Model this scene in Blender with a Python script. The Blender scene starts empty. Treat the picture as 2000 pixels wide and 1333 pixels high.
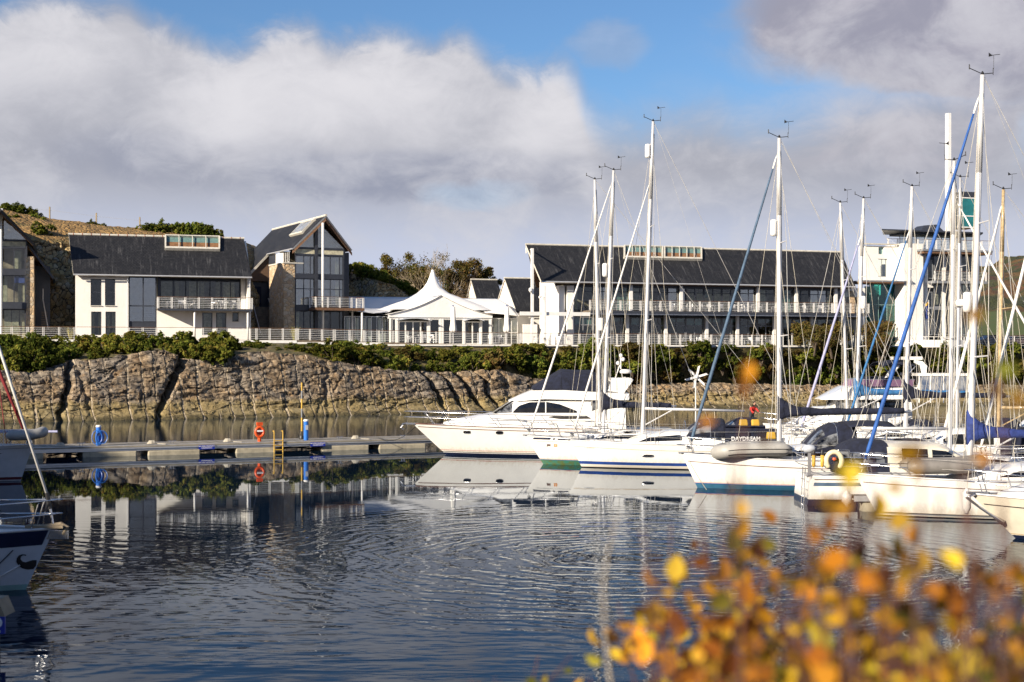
import bpy, math, random
from mathutils import Vector, Matrix, noise
R = math.radians
sc = bpy.context.scene
COL = sc.collection
F_, H_, HOR = 2778.0, 5.0, 702.0          # focal length in photo pixels, eye height, horizon row

# ------------------------------------------------------------------ camera, world, sun, exposure
cam = bpy.data.cameras.new("camera"); camo = bpy.data.objects.new("camera", cam); COL.objects.link(camo)
cam.sensor_width = 36; cam.lens = 50.0; cam.shift_y = 0.01775
cam.clip_start = 0.1; cam.clip_end = 6000
camo.location = (0, 0, H_); camo.rotation_euler = (R(90), 0, 0)
cam.dof.use_dof = True; cam.dof.focus_distance = 85.0; cam.dof.aperture_fstop = 2.2
sc.camera = camo
sc.view_settings.view_transform = 'Standard'; sc.view_settings.look = 'None'
sc.view_settings.exposure = 0.84; sc.view_settings.gamma = 1.0
sc.render.engine = 'CYCLES'
sc.cycles.use_adaptive_sampling = True; sc.cycles.adaptive_threshold = 0.015
sc.cycles.use_denoising = True
sc.cycles.max_bounces = 8; sc.cycles.transparent_max_bounces = 12; sc.cycles.caustics_reflective = False
sc.cycles.caustics_refractive = False

SUN_EL = R(22); SX, SY = -0.70, -0.714     # horizontal direction towards the sun
sun = bpy.data.lights.new("sun", 'SUN'); sun.energy = 5.0; sun.angle = R(0.5); sun.color = (1.0, 0.875, 0.70)
suno = bpy.data.objects.new("sun", sun); COL.objects.link(suno)
sd = Vector((SX*math.cos(SUN_EL), SY*math.cos(SUN_EL), math.sin(SUN_EL)))
suno.rotation_euler = sd.to_track_quat('Z', 'Y').to_euler(); suno.location = (-40, -60, 60)

class NT:
    """tiny node-tree helper"""
    def __init__(s, nt): s.nt = nt; s.L = nt.links
    def n(s, typ, **kw):
        nd = s.nt.nodes.new(typ)
        for k, v in kw.items():
            if k.startswith('i_'):
                key = k[2:]; key = int(key) if key.isdigit() else key.replace('_', ' ')
                s.set(nd.inputs[key], v)
            else: setattr(nd, k, v)
        return nd
    def set(s, sock, v):
        if isinstance(v, bpy.types.NodeSocket): s.L.new(v, sock)
        elif isinstance(v, bpy.types.Node): s.L.new(v.outputs[0], sock)
        else:
            if hasattr(sock.default_value, '__len__') and not hasattr(v, '__len__'): v = (v,)*len(sock.default_value)
            if hasattr(v, '__len__') and len(v) == 3 and len(sock.default_value) == 4: v = (*v, 1)
            sock.default_value = v
    def math(s, op, a, b=0.0, c=None, clamp=False):
        nd = s.nt.nodes.new('ShaderNodeMath'); nd.operation = op; nd.use_clamp = clamp
        s.set(nd.inputs[0], a); s.set(nd.inputs[1], b)
        if c is not None: s.set(nd.inputs[2], c)
        return nd.outputs[0]
    def ramp(s, fac, stops, interp='LINEAR'):
        nd = s.nt.nodes.new('ShaderNodeValToRGB'); cr = nd.color_ramp; cr.interpolation = interp
        while len(cr.elements) < len(stops): cr.elements.new(0.5)
        for e, (p, c) in zip(cr.elements, stops):
            e.position = p; e.color = (*c, 1) if hasattr(c, '__len__') else (c, c, c, 1)
        s.set(nd.inputs[0], fac); return nd.outputs[0]
    def mix(s, fac, a, b, mode='MIX'):
        nd = s.nt.nodes.new('ShaderNodeMix'); nd.data_type = 'RGBA'; nd.blend_type = mode
        s.set(nd.inputs[0], fac); s.set(nd.inputs[6], a); s.set(nd.inputs[7], b); return nd.outputs[2]
    def noise(s, vec, scale, detail=4, rough=0.55, dist=0.0):
        nd = s.nt.nodes.new('ShaderNodeTexNoise')
        nd.inputs['Scale'].default_value = scale; nd.inputs['Detail'].default_value = detail
        nd.inputs['Roughness'].default_value = rough; nd.inputs['Distortion'].default_value = dist
        if vec is not None: s.set(nd.inputs['Vector'], vec)
        return nd.outputs[0]
    def maprange(s, v, a, b, c=0.0, d=1.0, smooth=True):
        nd = s.nt.nodes.new('ShaderNodeMapRange'); nd.interpolation_type = 'SMOOTHSTEP' if smooth else 'LINEAR'
        s.set(nd.inputs[0], v); s.set(nd.inputs[1], a); s.set(nd.inputs[2], b); s.set(nd.inputs[3], c); s.set(nd.inputs[4], d)
        return nd.outputs[0]
    def curve(s, fac, pts, lo, hi):
        """piecewise curve of fac (any range lo..hi) through pts [(x,y)], y in 0..1"""
        x = s.maprange(fac, lo, hi, 0, 1, False)
        nd = s.nt.nodes.new('ShaderNodeFloatCurve'); c = nd.mapping.curves[0]
        P = [((p-lo)/(hi-lo), q) for p, q in pts]
        while len(c.points) < len(P): c.points.new(0.5, 0.5)
        for cp, (a, b) in zip(c.points, P): cp.location = (a, b)
        nd.mapping.update(); s.set(nd.inputs[1], x); return nd.outputs[0]

w = bpy.data.worlds.new("World"); sc.world = w; w.use_nodes = True
wt = w.node_tree; wt.nodes.clear(); N = NT(wt)
tc = N.n('ShaderNodeTexCoord'); dirv = tc.outputs['Generated']
sky = N.n('ShaderNodeTexSky'); sky.sky_type = 'NISHITA'; sky.sun_disc = False
sky.sun_elevation = SUN_EL; sky.sun_rotation = math.atan2(SX, SY) % (2*math.pi)
sky.air_density = 1.0; sky.dust_density = 0.1; sky.ozone_density = 6.0
bg1 = N.n('ShaderNodeBackground', i_Color=sky.outputs[0], i_Strength=0.070)
sep = N.n('ShaderNodeSeparateXYZ', i_0=dirv)
az = N.math('MULTIPLY', N.math('ARCTAN2', sep.outputs[0], sep.outputs[1]), 57.2958)   # degrees right of north
el = N.math('MULTIPLY', N.math('ARCSINE', sep.outputs[2]), 57.2958)                    # degrees above the horizon
def off(v, k): return N.n('ShaderNodeVectorMath', operation='ADD', i_0=v, i_1=(k, k*.7, k*1.3)).outputs[0]
flat = N.n('ShaderNodeMapping', i_Vector=dirv, i_Scale=(1, 1, 1.5)).outputs[0]
n1 = N.noise(flat, 5.0, 9, .56, .25); n2 = N.noise(off(flat, 3.1), 14.0, 8, .6, .5); n3 = N.noise(off(flat, 7.7), 5.5, 7, .55, .3); n4 = N.noise(off(flat, 11), 30.0, 8, .65, .8)
c_ = lambda n, k: N.math('MULTIPLY', N.math('SUBTRACT', n, .5), k)
# position on the sky measured in units of 1/48.5 degree (cloud chart coordinates: x east of -20.6 deg, y down from 14.5 deg elevation)
PX0 = N.math('ADD', N.math('MULTIPLY', az, 48.5), 1000.0); PY0 = N.math('SUBTRACT', 702.0, N.math('MULTIPLY', el, 48.5))
PX = N.math('ADD', PX0, N.math('ADD', c_(n3, 170), c_(n2, 70))); PY = N.math('ADD', PY0, N.math('ADD', c_(n1, 110), c_(n4, 40)))
def blob(cx, cy, rx, ry, amp=1.0, x=None, y=None):
    dx = N.math('DIVIDE', N.math('SUBTRACT', x or PX, cx), rx); dy = N.math('DIVIDE', N.math('SUBTRACT', y or PY, cy), ry)
    r = N.math('ADD', N.math('MULTIPLY', dx, dx), N.math('MULTIPLY', dy, dy))
    return N.math('MULTIPLY', N.maprange(r, 1.0, 0.0), amp)
def add(*a):
    r = a[0]
    for q in a[1:]: r = N.math('ADD', r, q)
    return r
E = [(-3000, -250), (-1200, -120), (-300, 40), (0, 62), (60, 34), (140, 14), (200, 20), (245, 4), (290, 40), (350, 58), (400, 82), (455, 104), (500, 82), (560, 56), (602, 48), (640, 70), (740, 60), (830, 72), (890, 60), (940, 92), (985, 120),
     (1040, 126), (1090, 106), (1130, 150), (1165, 205), (1220, 214), (1300, 190), (1380, 184), (1450, 204), (1560, 190), (1700, 150), (2000, 120), (3000, -80)]
xw = N.math('ADD', PX0, add(c_(n2, 60), c_(n4, 30)))
xs = N.curve(xw, [(x, (y+300)/600) for x, y in E], -3000, 3000)
edge = N.math('SUBTRACT', N.math('MULTIPLY', xs, 600), 300)
d1 = N.math('SUBTRACT', N.math('ADD', PY0, add(c_(n2, 80), c_(n4, 60), c_(n1, 40))), edge)      # >0 inside the bank
soft = N.maprange(PX0, 1000, 1250, 58, 130)
m1 = N.maprange(N.math('DIVIDE', d1, soft), -.35, 1.0)
m2 = N.maprange(add(blob(1800, 70, 480, 170, 1.3), blob(1600, 40, 300, 90, .4), blob(2100, 120, 500, 260, 1.2), c_(n2, .5), c_(n3, .4)), .0, 1.15)
m3 = N.math('MULTIPLY', N.maprange(add(blob(1170, 100, 120, 60, .9), c_(n2, .6)), .1, 1.0), .35)
m4 = N.math('MULTIPLY', N.maprange(add(n3, c_(n1, .6)), .52, .70), N.maprange(el, 26, 40, 0, .45))
holes = N.math('SUBTRACT', 1.0, N.math('MULTIPLY', N.maprange(add(blob(1330, 170, 130, 60, .8), blob(930, 390, 190, 50, .45), blob(1990, 300, 90, 120, .4), c_(n2, .5)), .2, .9), .55))
mask = N.math('MULTIPLY', N.math('MAXIMUM', N.math('MAXIMUM', m1, m2), N.math('MAXIMUM', m3, m4)), holes)
lum = add(N.math('MULTIPLY', N.math('MULTIPLY', N.maprange(d1, -10, 60), N.maprange(d1, 330, 110)), N.maprange(PX0, 1250, 1080)), blob(640, 240, 330, 120, .35), blob(120, 110, 230, 110, .25), blob(1080, 230, 160, 100, .3), c_(n1, 1.9), c_(n2, 1.3), c_(n4, .75))
lum = N.math('MULTIPLY', N.maprange(lum, -.1, 1.75), N.maprange(PX0, -500, 250, .55, 1))
low = N.maprange(PY0, 330, 520)
body = N.mix(low, (.39, .40, .46), (.53, .58, .73))
belly = N.math('MULTIPLY', N.maprange(add(blob(880, 345, 420, 75, .95), blob(420, 330, 420, 90, .6), blob(1750, 330, 260, 60, .4), c_(n3, .7), c_(n2, .45)), .15, .9), .75)
body = N.mix(belly, body, (.27, .295, .39))
mauve = N.math('MULTIPLY', m2, N.maprange(PY0, 330, 130))
body = N.mix(mauve, body, N.mix(N.maprange(add(n2, c_(n1, .8)), .35, .68), (.32, .32, .40), (.46, .445, .51)))
body = N.mix(N.math('MULTIPLY', blob(1700, 270, 330, 110, .75), N.maprange(n2, .35, .6)), body, (.50, .48, .53))
body = N.mix(N.math('MULTIPLY', N.maprange(add(n2, c_(n4, .5)), .38, .72), .5), body, (.56, .565, .62))
ccol = N.mix(lum, body, (.71, .70, .735))
bg2 = N.n('ShaderNodeBackground', i_Color=ccol, i_Strength=0.60)
ms = N.n('ShaderNodeMixShader', i_0=mask, i_1=bg1, i_2=bg2)
wo = N.n('ShaderNodeOutputWorld', i_Surface=ms)

# ------------------------------------------------------------------ projection helpers
def at(px, py, Y): return Vector(((px-1000)/F_*Y, Y, H_-(py-HOR)/F_*Y))
def Dw(py, z=0.0): return (H_-z)*F_/(py-HOR)          # distance of a point at height z seen on row py
class Frame:
    def __init__(s, px, D, ang):
        s.o = Vector(((px-1000)/F_*D, D, 0)); s.a = R(ang); s.c, s.s = math.cos(s.a), math.sin(s.a)
        s.M = Matrix.Translation(s.o) @ Matrix.Rotation(s.a, 4, 'Z')
    def U(s, px, v=0.0):
        k = (px-1000)/F_
        return (k*(s.o.y+v*s.c) - s.o.x + v*s.s)/(s.c-k*s.s)
    def P(s, u, v, z=0.0): return s.M @ Vector((u, v, z))
    def Z(s, px, py, v=0.0):
        Y = s.P(s.U(px, v), v).y
        return H_-(py-HOR)/F_*Y
    def Q(s, px, py, v): return Vector((s.U(px, v), v, s.Z(px, py, v)))    # frame coordinates of a photo point
FB = Frame(300, 137.5, 17)
FC = Frame(576, 147, 27)

# ------------------------------------------------------------------ mesh builder
class MB:
    def __init__(s, M=None): s.v = []; s.f = []; s.m = []; s.M = M; s.uv = None
    def add(s, vs, fs, mi=0):
        b = len(s.v)
        for p in vs:
            p = Vector(p); s.v.append(s.M @ p if s.M is not None else p)
        for f in fs: s.f.append(tuple(b+i for i in f)); s.m.append(mi)
        return s
    def box(s, x0, x1, y0, y1, z0, z1, mi=0):
        vs = [(x, y, z) for z in (z0, z1) for y in (y0, y1) for x in (x0, x1)]
        return s.add(vs, [(0, 2, 3, 1), (4, 5, 7, 6), (0, 1, 5, 4), (2, 6, 7, 3), (0, 4, 6, 2), (1, 3, 7, 5)], mi)
    def hexa(s, p, mi=0):      # 8 points: bottom quad then top quad, same order
        return s.add(p, [(3, 2, 1, 0), (4, 5, 6, 7), (0, 1, 5, 4), (1, 2, 6, 5), (2, 3, 7, 6), (3, 0, 4, 7)], mi)
    def slab(s, poly, off, mi=0):   # polygon extruded along vector off
        n = len(poly); poly = [Vector(p) for p in poly]; off = Vector(off)
        vs = poly + [p+off for p in poly]
        fs = [tuple(range(n))[::-1], tuple(range(n, 2*n))] + [(i, (i+1) % n, n+(i+1) % n, n+i) for i in range(n)]
        return s.add(vs, fs, mi)
    def tube(s, p, q, r, r2=None, n=8, mi=0, caps=True, sy=1.0):
        p, q = Vector(p), Vector(q); r2 = r if r2 is None else r2
        d = (q-p)
        if d.length < 1e-6: return s
        d.normalize(); a = d.orthogonal().normalized() if abs(d.z) < .99 else Vector((1, 0, 0))
        a = (a - d*a.dot(d)).normalized(); b = d.cross(a)
        vs = []
        for c, rr in ((p, r), (q, r2)):
            for i in range(n):
                t = 2*math.pi*i/n; vs.append(c+a*math.cos(t)*rr+b*math.sin(t)*rr*sy)
        fs = [(i, (i+1) % n, n+(i+1) % n, n+i) for i in range(n)]
        if caps: fs += [tuple(range(n))[::-1], tuple(range(n, 2*n))]
        return s.add(vs, fs, mi)
    def path(s, pts, r, n=6, mi=0, closed=False):
        pts = [Vector(p) for p in pts]; m = len(pts)
        rs = r if hasattr(r, '__len__') else [r]*m
        vs = []; prev = None
        for i, p in enumerate(pts):
            if closed: d = pts[(i+1) % m]-pts[i-1]
            else: d = pts[min(i+1, m-1)]-pts[max(i-1, 0)]
            d.normalize()
            if prev is None: a = d.orthogonal().normalized()
            else:
                a = prev - d*prev.dot(d)
                a = a.normalized() if a.length > 1e-5 else d.orthogonal().normalized()
            prev = a; b = d.cross(a)
            for k in range(n):
                t = 2*math.pi*k/n; vs.append(p+(a*math.cos(t)+b*math.sin(t))*rs[i])
        fs = []
        for i in range(m if closed else m-1):
            j = (i+1) % m
            for k in range(n): fs.append((i*n+k, i*n+(k+1) % n, j*n+(k+1) % n, j*n+k))
        if not closed: fs += [tuple(range(n))[::-1], tuple(range((m-1)*n, m*n))]
        return s.add(vs, fs, mi)
    def grid(s, fn, nu, nv, mi=0, closed=False):
        vs = [fn(i/nu, j/nv) for j in range(nv+1) for i in range(nu+1)]
        fs = [(j*(nu+1)+i, j*(nu+1)+i+1, (j+1)*(nu+1)+i+1, (j+1)*(nu+1)+i) for j in range(nv) for i in range(nu)]
        return s.add(vs, fs, mi)
    def lathe(s, prof, n=16, c=(0, 0, 0), axis='Z', mi=0):
        c = Vector(c); vs = []
        for r, z in prof:
            for i in range(n):
                t = 2*math.pi*i/n; x, y = r*math.cos(t), r*math.sin(t)
                vs.append(c+(Vector((x, y, z)) if axis == 'Z' else Vector((x, z, y)) if axis == 'Y' else Vector((z, x, y))))
        fs = [(j*n+i, j*n+(i+1) % n, (j+1)*n+(i+1) % n, (j+1)*n+i) for j in range(len(prof)-1) for i in range(n)]
        fs += [tuple(range(n))[::-1], tuple(range((len(prof)-1)*n, len(prof)*n))]
        return s.add(vs, fs, mi)
    def build(s, name, mats, parent=None, smooth=False, local=False, thick=None):
        me = bpy.data.meshes.new(name)
        vs = s.v
        if parent is not None and not local:
            inv = MAT[parent.name].inverted(); vs = [inv @ p for p in vs]
        me.from_pydata([tuple(p) for p in vs], [], s.f)
        if not isinstance(mats, (list, tuple)): mats = [mats]
        for m in mats: me.materials.append(m)
        me.polygons.foreach_set('material_index', s.m)
        if smooth: me.polygons.foreach_set('use_smooth', [True]*len(s.f))
        if s.uv:
            uvl = me.uv_layers.new(name='uv')
            for lp in me.loops: uvl.data[lp.index].uv = s.uv[lp.vertex_index]
        me.update()
        o = bpy.data.objects.new(name, me); COL.objects.link(o)
        if parent is not None: o.parent = parent; MAT[o.name] = MAT[parent.name].copy()
        else: MAT[o.name] = Matrix.Identity(4)
        if thick:
            md = o.modifiers.new('thickness', 'SOLIDIFY'); md.thickness = thick; md.offset = 0
        return o
MAT = {}
def smooth_angle(o, ang=35):
    me = o.data
    me.polygons.foreach_set('use_smooth', [True]*len(me.polygons))
    try: me.set_sharp_from_angle(angle=R(ang))
    except Exception: pass
    return o

def tag(o, label=None, cat=None, group=None, kind=None):
    if label: o['label'] = label
    if cat: o['category'] = cat
    if group: o['group'] = group
    if kind: o['kind'] = kind
    return o
def thing(name, label, cat, loc=(0, 0, 0), rz=0.0, group=None):
    o = bpy.data.objects.new(name, None); COL.objects.link(o); o.empty_display_size = .3
    o.location = loc; o.rotation_euler = (0, 0, rz)
    MAT[o.name] = Matrix.Translation(Vector(loc)) @ Matrix.Rotation(rz, 4, 'Z')
    return tag(o, label, cat, group)
def kids(o): return [c for c in bpy.data.objects if c.parent == o]
def dup(o, parent=None, cache={}):
    c = o.copy(); COL.objects.link(c); c.parent = parent
    if o.name not in cache: cache[o.name] = kids(o)
    for ch in cache[o.name]: dup(ch, c)
    return c
ONES = ['', 'first', 'second', 'third', 'fourth', 'fifth', 'sixth', 'seventh', 'eighth', 'ninth', 'tenth', 'eleventh', 'twelfth',
        'thirteenth', 'fourteenth', 'fifteenth', 'sixteenth', 'seventeenth', 'eighteenth', 'nineteenth']
TENS = {20: ('twentieth', 'twenty'), 30: ('thirtieth', 'thirty'), 40: ('fortieth', 'forty'), 50: ('fiftieth', 'fifty'), 60: ('sixtieth', 'sixty'),
        70: ('seventieth', 'seventy'), 80: ('eightieth', 'eighty'), 90: ('ninetieth', 'ninety')}
def nth(i):
    if i < 20: return ONES[i]
    t = i//10*10; return TENS[t][0] if i == t else TENS[t][1]+'-'+ONES[i-t]

# ------------------------------------------------------------------ materials
def mat(name):
    m = bpy.data.materials.new(name); m.use_nodes = True; nt = m.node_tree; nt.nodes.clear(); n = NT(nt)
    b = n.n('ShaderNodeBsdfPrincipled'); o = n.n('ShaderNodeOutputMaterial', i_Surface=b.outputs[0])
    return m, n, b, o
def bump(n, b, h, dist=0.02, strength=1.0):
    bp = n.n('ShaderNodeBump', i_Height=h, i_Distance=dist, i_Strength=strength); n.set(b.inputs['Normal'], bp.outputs[0]); return bp
def pm(name, col, rough=.5, metal=0., var=.12, vs=3., bmp=0., bs=20., col2=None, coat=0., grime=0.):
    m, n, b, o = mat(name)
    g = n.n('ShaderNodeNewGeometry').outputs['Position']
    nz = n.noise(g, vs, 5, .6)
    c2 = col2 if col2 else tuple(max(0, c*(1-var*2)) for c in col)
    c = n.mix(n.maprange(nz, .35, .68), col, c2)
    if grime:
        st = n.noise(n.n('ShaderNodeMapping', i_Vector=g, i_Scale=(2.2, 2.2, .25)).outputs[0], 2.5, 5, .65)
        c = n.mix(n.math('MULTIPLY', n.maprange(st, .52, .75), grime), c, tuple(x*.45 for x in (col[0], col[1]*.95, col[2]*.85)))
    n.set(b.inputs['Base Color'], c)
    b.inputs['Roughness'].default_value = rough; b.inputs['Metallic'].default_value = metal
    n.set(b.inputs['Roughness'], n.math('ADD', rough-.06, n.math('MULTIPLY', nz, .12)))
    if coat: b.inputs['Coat Weight'].default_value = coat; b.inputs['Coat Roughness'].default_value = .08
    if bmp: bump(n, b, n.noise(g, bs, 5, .6), bmp)
    return m
M_white = pm('white_render', (.86, .83, .78), .85, var=.05, vs=.6, bmp=.01, bs=30, grime=.16)
M_whitep = pm('white_paint', (.78, .77, .75), .45, var=.05, grime=.1)
M_gel = pm('gelcoat', (.80, .79, .77), .22, var=.03, vs=1.2, coat=.4, grime=.06)
def gelcoat(name, col):
    m = pm(name, col, .22, var=.03, vs=1.2, coat=.4, grime=.08); n = NT(m.node_tree); b = [x for x in m.node_tree.nodes if x.type == 'BSDF_PRINCIPLED'][0]
    src = b.inputs['Base Color'].links[0].from_socket; g = n.n('ShaderNodeNewGeometry').outputs['Position']; z = n.n('ShaderNodeSeparateXYZ', i_0=g).outputs[2]
    st = n.noise(n.n('ShaderNodeMapping', i_Vector=g, i_Scale=(5, 5, .8)).outputs[0], 2.0, 5, .7)
    k = n.math('MULTIPLY', n.maprange(n.math('ADD', z, n.math('MULTIPLY', n.math('SUBTRACT', st, .5), .9)), .55, .10), .38)
    c = n.mix(k, src, (.42, .33, .17)); k2 = n.math('MULTIPLY', n.math('MULTIPLY', n.maprange(st, .60, .70), n.maprange(n.noise(g, .8, 2), .5, .65)), .22)
    n.set(b.inputs['Base Color'], n.mix(k2, c, (.35, .30, .24))); return m
M_gel = gelcoat('gelcoat', (.80, .79, .77))
M_gelcream = pm('cream_gelcoat', (.74, .68, .56), .3, var=.05, coat=.3, grime=.12)
M_gelgrey = pm('grey_gelcoat', (.50, .53, .58), .25, var=.05, coat=.3, grime=.1)
M_deck = pm('boat_deck', (.70, .68, .63), .6, var=.06, vs=6)
M_alu = pm('silver_alloy', (.72, .72, .73), .35, metal=.55, var=.05)
M_aluw = pm('white_spar', (.66, .66, .67), .35, metal=.25, var=.04)
M_wood = pm('varnished_wood', (.50, .37, .20), .4, var=.2, vs=9, coat=.4)
M_steel = pm('stainless', (.66, .66, .68), .22, metal=.9, var=.05)
M_wire = pm('rigging_wire', (.56, .54, .50), .4, metal=.4)
M_rope = pm('rope', (.62, .57, .47), .9)
M_navy = pm('navy_canvas', (.010, .014, .036), .95, var=.25, vs=5, bmp=.03, bs=6)
M_royal = pm('royal_canvas', (.022, .045, .21), .8, var=.2, vs=5, bmp=.03, bs=6)
M_blue = pm('blue_sailcover', (.03, .15, .36), .75, var=.2, vs=5, bmp=.02, bs=8)
M_brightblue = pm('bright_blue_sail', (.02, .10, .37), .7, var=.15, vs=5)
M_slateblue = pm('slate_blue_sail', (.075, .13, .21), .75, var=.15, vs=6)
M_lilac = pm('lilac_sail', (.36, .37, .56), .7, var=.1, vs=6)
M_red = pm('dark_red_sail', (.22, .015, .02), .75)
M_sail = pm('white_sail', (.78, .76, .72), .7, var=.05, vs=5)
M_bluest = pm('blue_stripe', (.02, .06, .26), .3, coat=.3)
M_boot = pm('teal_antifoul', (.03, .12, .21), .5)
M_green = pm('green_antifoul', (.03, .17, .13), .6, col2=(.09, .12, .03), vs=4)
M_black = pm('black_rubber', (.012, .012, .014), .5)
M_redline = pm('red_line', (.42, .05, .04), .5)
M_gold = pm('gold_line', (.45, .30, .12), .5)
M_brown = pm('brown_line', (.14, .07, .05), .5)
M_grey = pm('grey_paint', (.22, .23, .25), .5, var=.08)
M_darkst = pm('dark_steel', (.035, .04, .055), .45, var=.1)
M_timber = pm('cedar_boards', (.19, .10, .055), .7, var=.25, vs=8)
M_deckb = pm('deck_boards', (.20, .16, .12), .8, var=.2)
M_conc = pm('concrete', (.50, .45, .34), .85, var=.14, vs=2.5, bmp=.01, bs=25, grime=.45)
M_pdeck = pm('pontoon_deck', (.26, .245, .22), .8, var=.15, vs=4, bmp=.01, bs=30)
def planks():
    m, n, b, o = mat('pontoon_planks'); oc = n.n('ShaderNodeTexCoord').outputs['Object']; x = n.n('ShaderNodeSeparateXYZ', i_0=oc).outputs[0]
    q = n.math('MULTIPLY', x, 6.6); fr = n.math('FRACT', q); wn = n.n('ShaderNodeTexWhiteNoise', noise_dimensions='1D'); n.set(wn.inputs['W'], n.math('FLOOR', q))
    c = n.mix(wn.outputs[0], (.20, .175, .14), (.37, .33, .27)); c = n.mix(n.math('MULTIPLY', n.noise(oc, 2.2, 5, .6), .6), c, (.15, .14, .12)); c = n.mix(n.maprange(fr, .10, .03), c, (.02, .02, .02))
    n.set(b.inputs['Base Color'], c); b.inputs['Roughness'].default_value = .85; return m
M_pdeck = planks()
M_tube = pm('grey_hypalon', (.37, .36, .34), .5, var=.08)
M_orange = pm('orange_plastic', (.72, .09, .015), .4)
M_yellow = pm('yellow_paint', (.62, .38, .05), .5)
M_cream = pm('cream_curtain', (.62, .58, .42), .9, var=.2, vs=4)
M_teal = pm('teal_blind', (.22, .36, .35), .8, var=.1)
M_int = pm('room_interior', (.32, .28, .20), .9, var=.4, vs=.8)
M_intd = pm('dark_interior', (.035, .032, .03), .9, var=.4, vs=.8)
M_signb = pm('sign_blue', (.012, .03, .30), .4, var=.02)
M_signw = pm('sign_white', (.8, .8, .82), .5, var=.02)
M_bluep = pm('blue_pedestal', (.03, .17, .60), .35, var=.05)
M_purple = pm('tinted_screen', (.17, .10, .17), .15, var=.1)
M_fence = pm('weathered_post', (.30, .24, .16), .8)
M_clear = pm('clear_vinyl', (.20, .21, .23), .12, var=.5, vs=3)
M_twall = pm('stone_cap', (.6, .57, .5), .8)

def glassmat(name, tint, refl=.05, dens=.75):
    m, n, b, o = mat(name); n.nt.nodes.remove(b)
    tr = n.n('ShaderNodeBsdfTransparent', i_Color=tint)
    gl = n.n('ShaderNodeBsdfGlossy', i_Roughness=.01)
    g = n.n('ShaderNodeNewGeometry').outputs['Position']
    bp = n.n('ShaderNodeBump', i_Height=n.noise(g, .9, 2, .5), i_Distance=.05, i_Strength=.4)
    n.set(gl.inputs['Normal'], bp.outputs[0])
    gg = n.n('ShaderNodeNewGeometry'); dt = n.n('ShaderNodeVectorMath', operation='DOT_PRODUCT', i_0=gg.outputs['Normal'], i_1=gg.outputs['Incoming'])
    fac = n.math('ADD', n.math('MULTIPLY', n.math('POWER', n.math('SUBTRACT', 1.0, n.math('ABSOLUTE', dt.outputs['Value'])), 5.0), .9), refl, clamp=True)
    n.set(o.inputs[0], n.n('ShaderNodeMixShader', i_0=fac, i_1=tr, i_2=gl).outputs[0])
    return m
M_glass = glassmat('window_glass', (.80, .83, .82))
M_glasssky = glassmat('sky_reflecting_glass', (.75, .78, .76), .22)
M_glassteal = glassmat('teal_glass', (.16, .52, .50), .07)
M_glassdk = pm('dark_window', (.012, .013, .016), .06, var=.3, coat=.2)

def slate():
    m, n, b, o = mat('slate'); uv = n.n('ShaderNodeUVMap').outputs[0]
    br = n.n('ShaderNodeTexBrick', i_Vector=uv, i_Scale=1.0, i_Mortar_Size=.018, i_Brick_Width=.30, i_Row_Height=.24,
             i_Color1=(.014, .015, .019, 1), i_Color2=(.030, .030, .034, 1), i_Mortar=(.004, .004, .005, 1)); br.offset = .5
    mp = n.n('ShaderNodeMapping', i_Vector=uv, i_Scale=(2.8, .16, 1))
    mp2 = n.n('ShaderNodeMapping', i_Vector=uv, i_Rotation=(0, 0, R(16)), i_Scale=(2.6, .22, 1))
    s1 = n.noise(mp2.outputs[0], 1.6, 6, .7)
    big = n.noise(uv, .5, 4, .6)
    k = n.math('MULTIPLY', n.maprange(s1, .50, .68), n.maprange(big, .38, .58))
    c = n.mix(n.math('MULTIPLY', k, .55), br.outputs[0], (.15, .15, .155))
    c = n.mix(n.math('MULTIPLY', n.noise(uv, 1.2, 5), .4), c, (.012, .013, .016))
    n.set(b.inputs['Base Color'], c); b.inputs['Roughness'].default_value = .6; b.inputs['Specular IOR Level'].default_value = .3
    bump(n, b, br.outputs['Fac'], -.02); return m
M_slate = slate()
def rubble(name, c1, c2, c3, sc_=2.6, mortar=(.30, .25, .17)):
    m, n, b, o = mat(name); g = n.n('ShaderNodeNewGeometry').outputs['Position']
    g2 = n.n('ShaderNodeMapping', i_Vector=g, i_Scale=(1, 1, 1.5)).outputs[0]
    v = n.n('ShaderNodeTexVoronoi', i_Vector=g2, i_Scale=sc_); v.feature = 'F1'
    e = n.n('ShaderNodeTexVoronoi', i_Vector=g2, i_Scale=sc_); e.feature = 'DISTANCE_TO_EDGE'
    sp = n.n('ShaderNodeSeparateColor', i_0=v.outputs['Color'])
    c = n.ramp(sp.outputs[0], [(0, c1), (.35, c2), (.7, c3), (1, c2)])
    c = n.mix(n.math('MULTIPLY', n.noise(g, 9, 5), .5), c, tuple(x*.5 for x in c2))
    c = n.mix(n.maprange(e.outputs[0], .05, .02), c, mortar)
    n.set(b.inputs['Base Color'], c); b.inputs['Roughness'].default_value = .9
    bump(n, b, n.math('MINIMUM', e.outputs[0], .15), .25); return m
M_stone = rubble('rubble_stone', (.78, .56, .32), (.52, .36, .22), (.68, .58, .44), 2.2)
def boards():
    m, n, b, o = mat('cladding_boards'); g = n.n('ShaderNodeNewGeometry').outputs['Position']
    z = n.n('ShaderNodeSeparateXYZ', i_0=g).outputs[2]
    fr = n.math('FRACT', n.math('MULTIPLY', z, 6.5))
    c = n.mix(n.maprange(fr, .10, .03), n.mix(n.noise(g, 5, 5), (.24, .14, .08), (.12, .07, .045)), (.02, .013, .01))
    n.set(b.inputs['Base Color'], c); b.inputs['Roughness'].default_value = .75; bump(n, b, fr, .02); return m
M_boards = boards()
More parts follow.
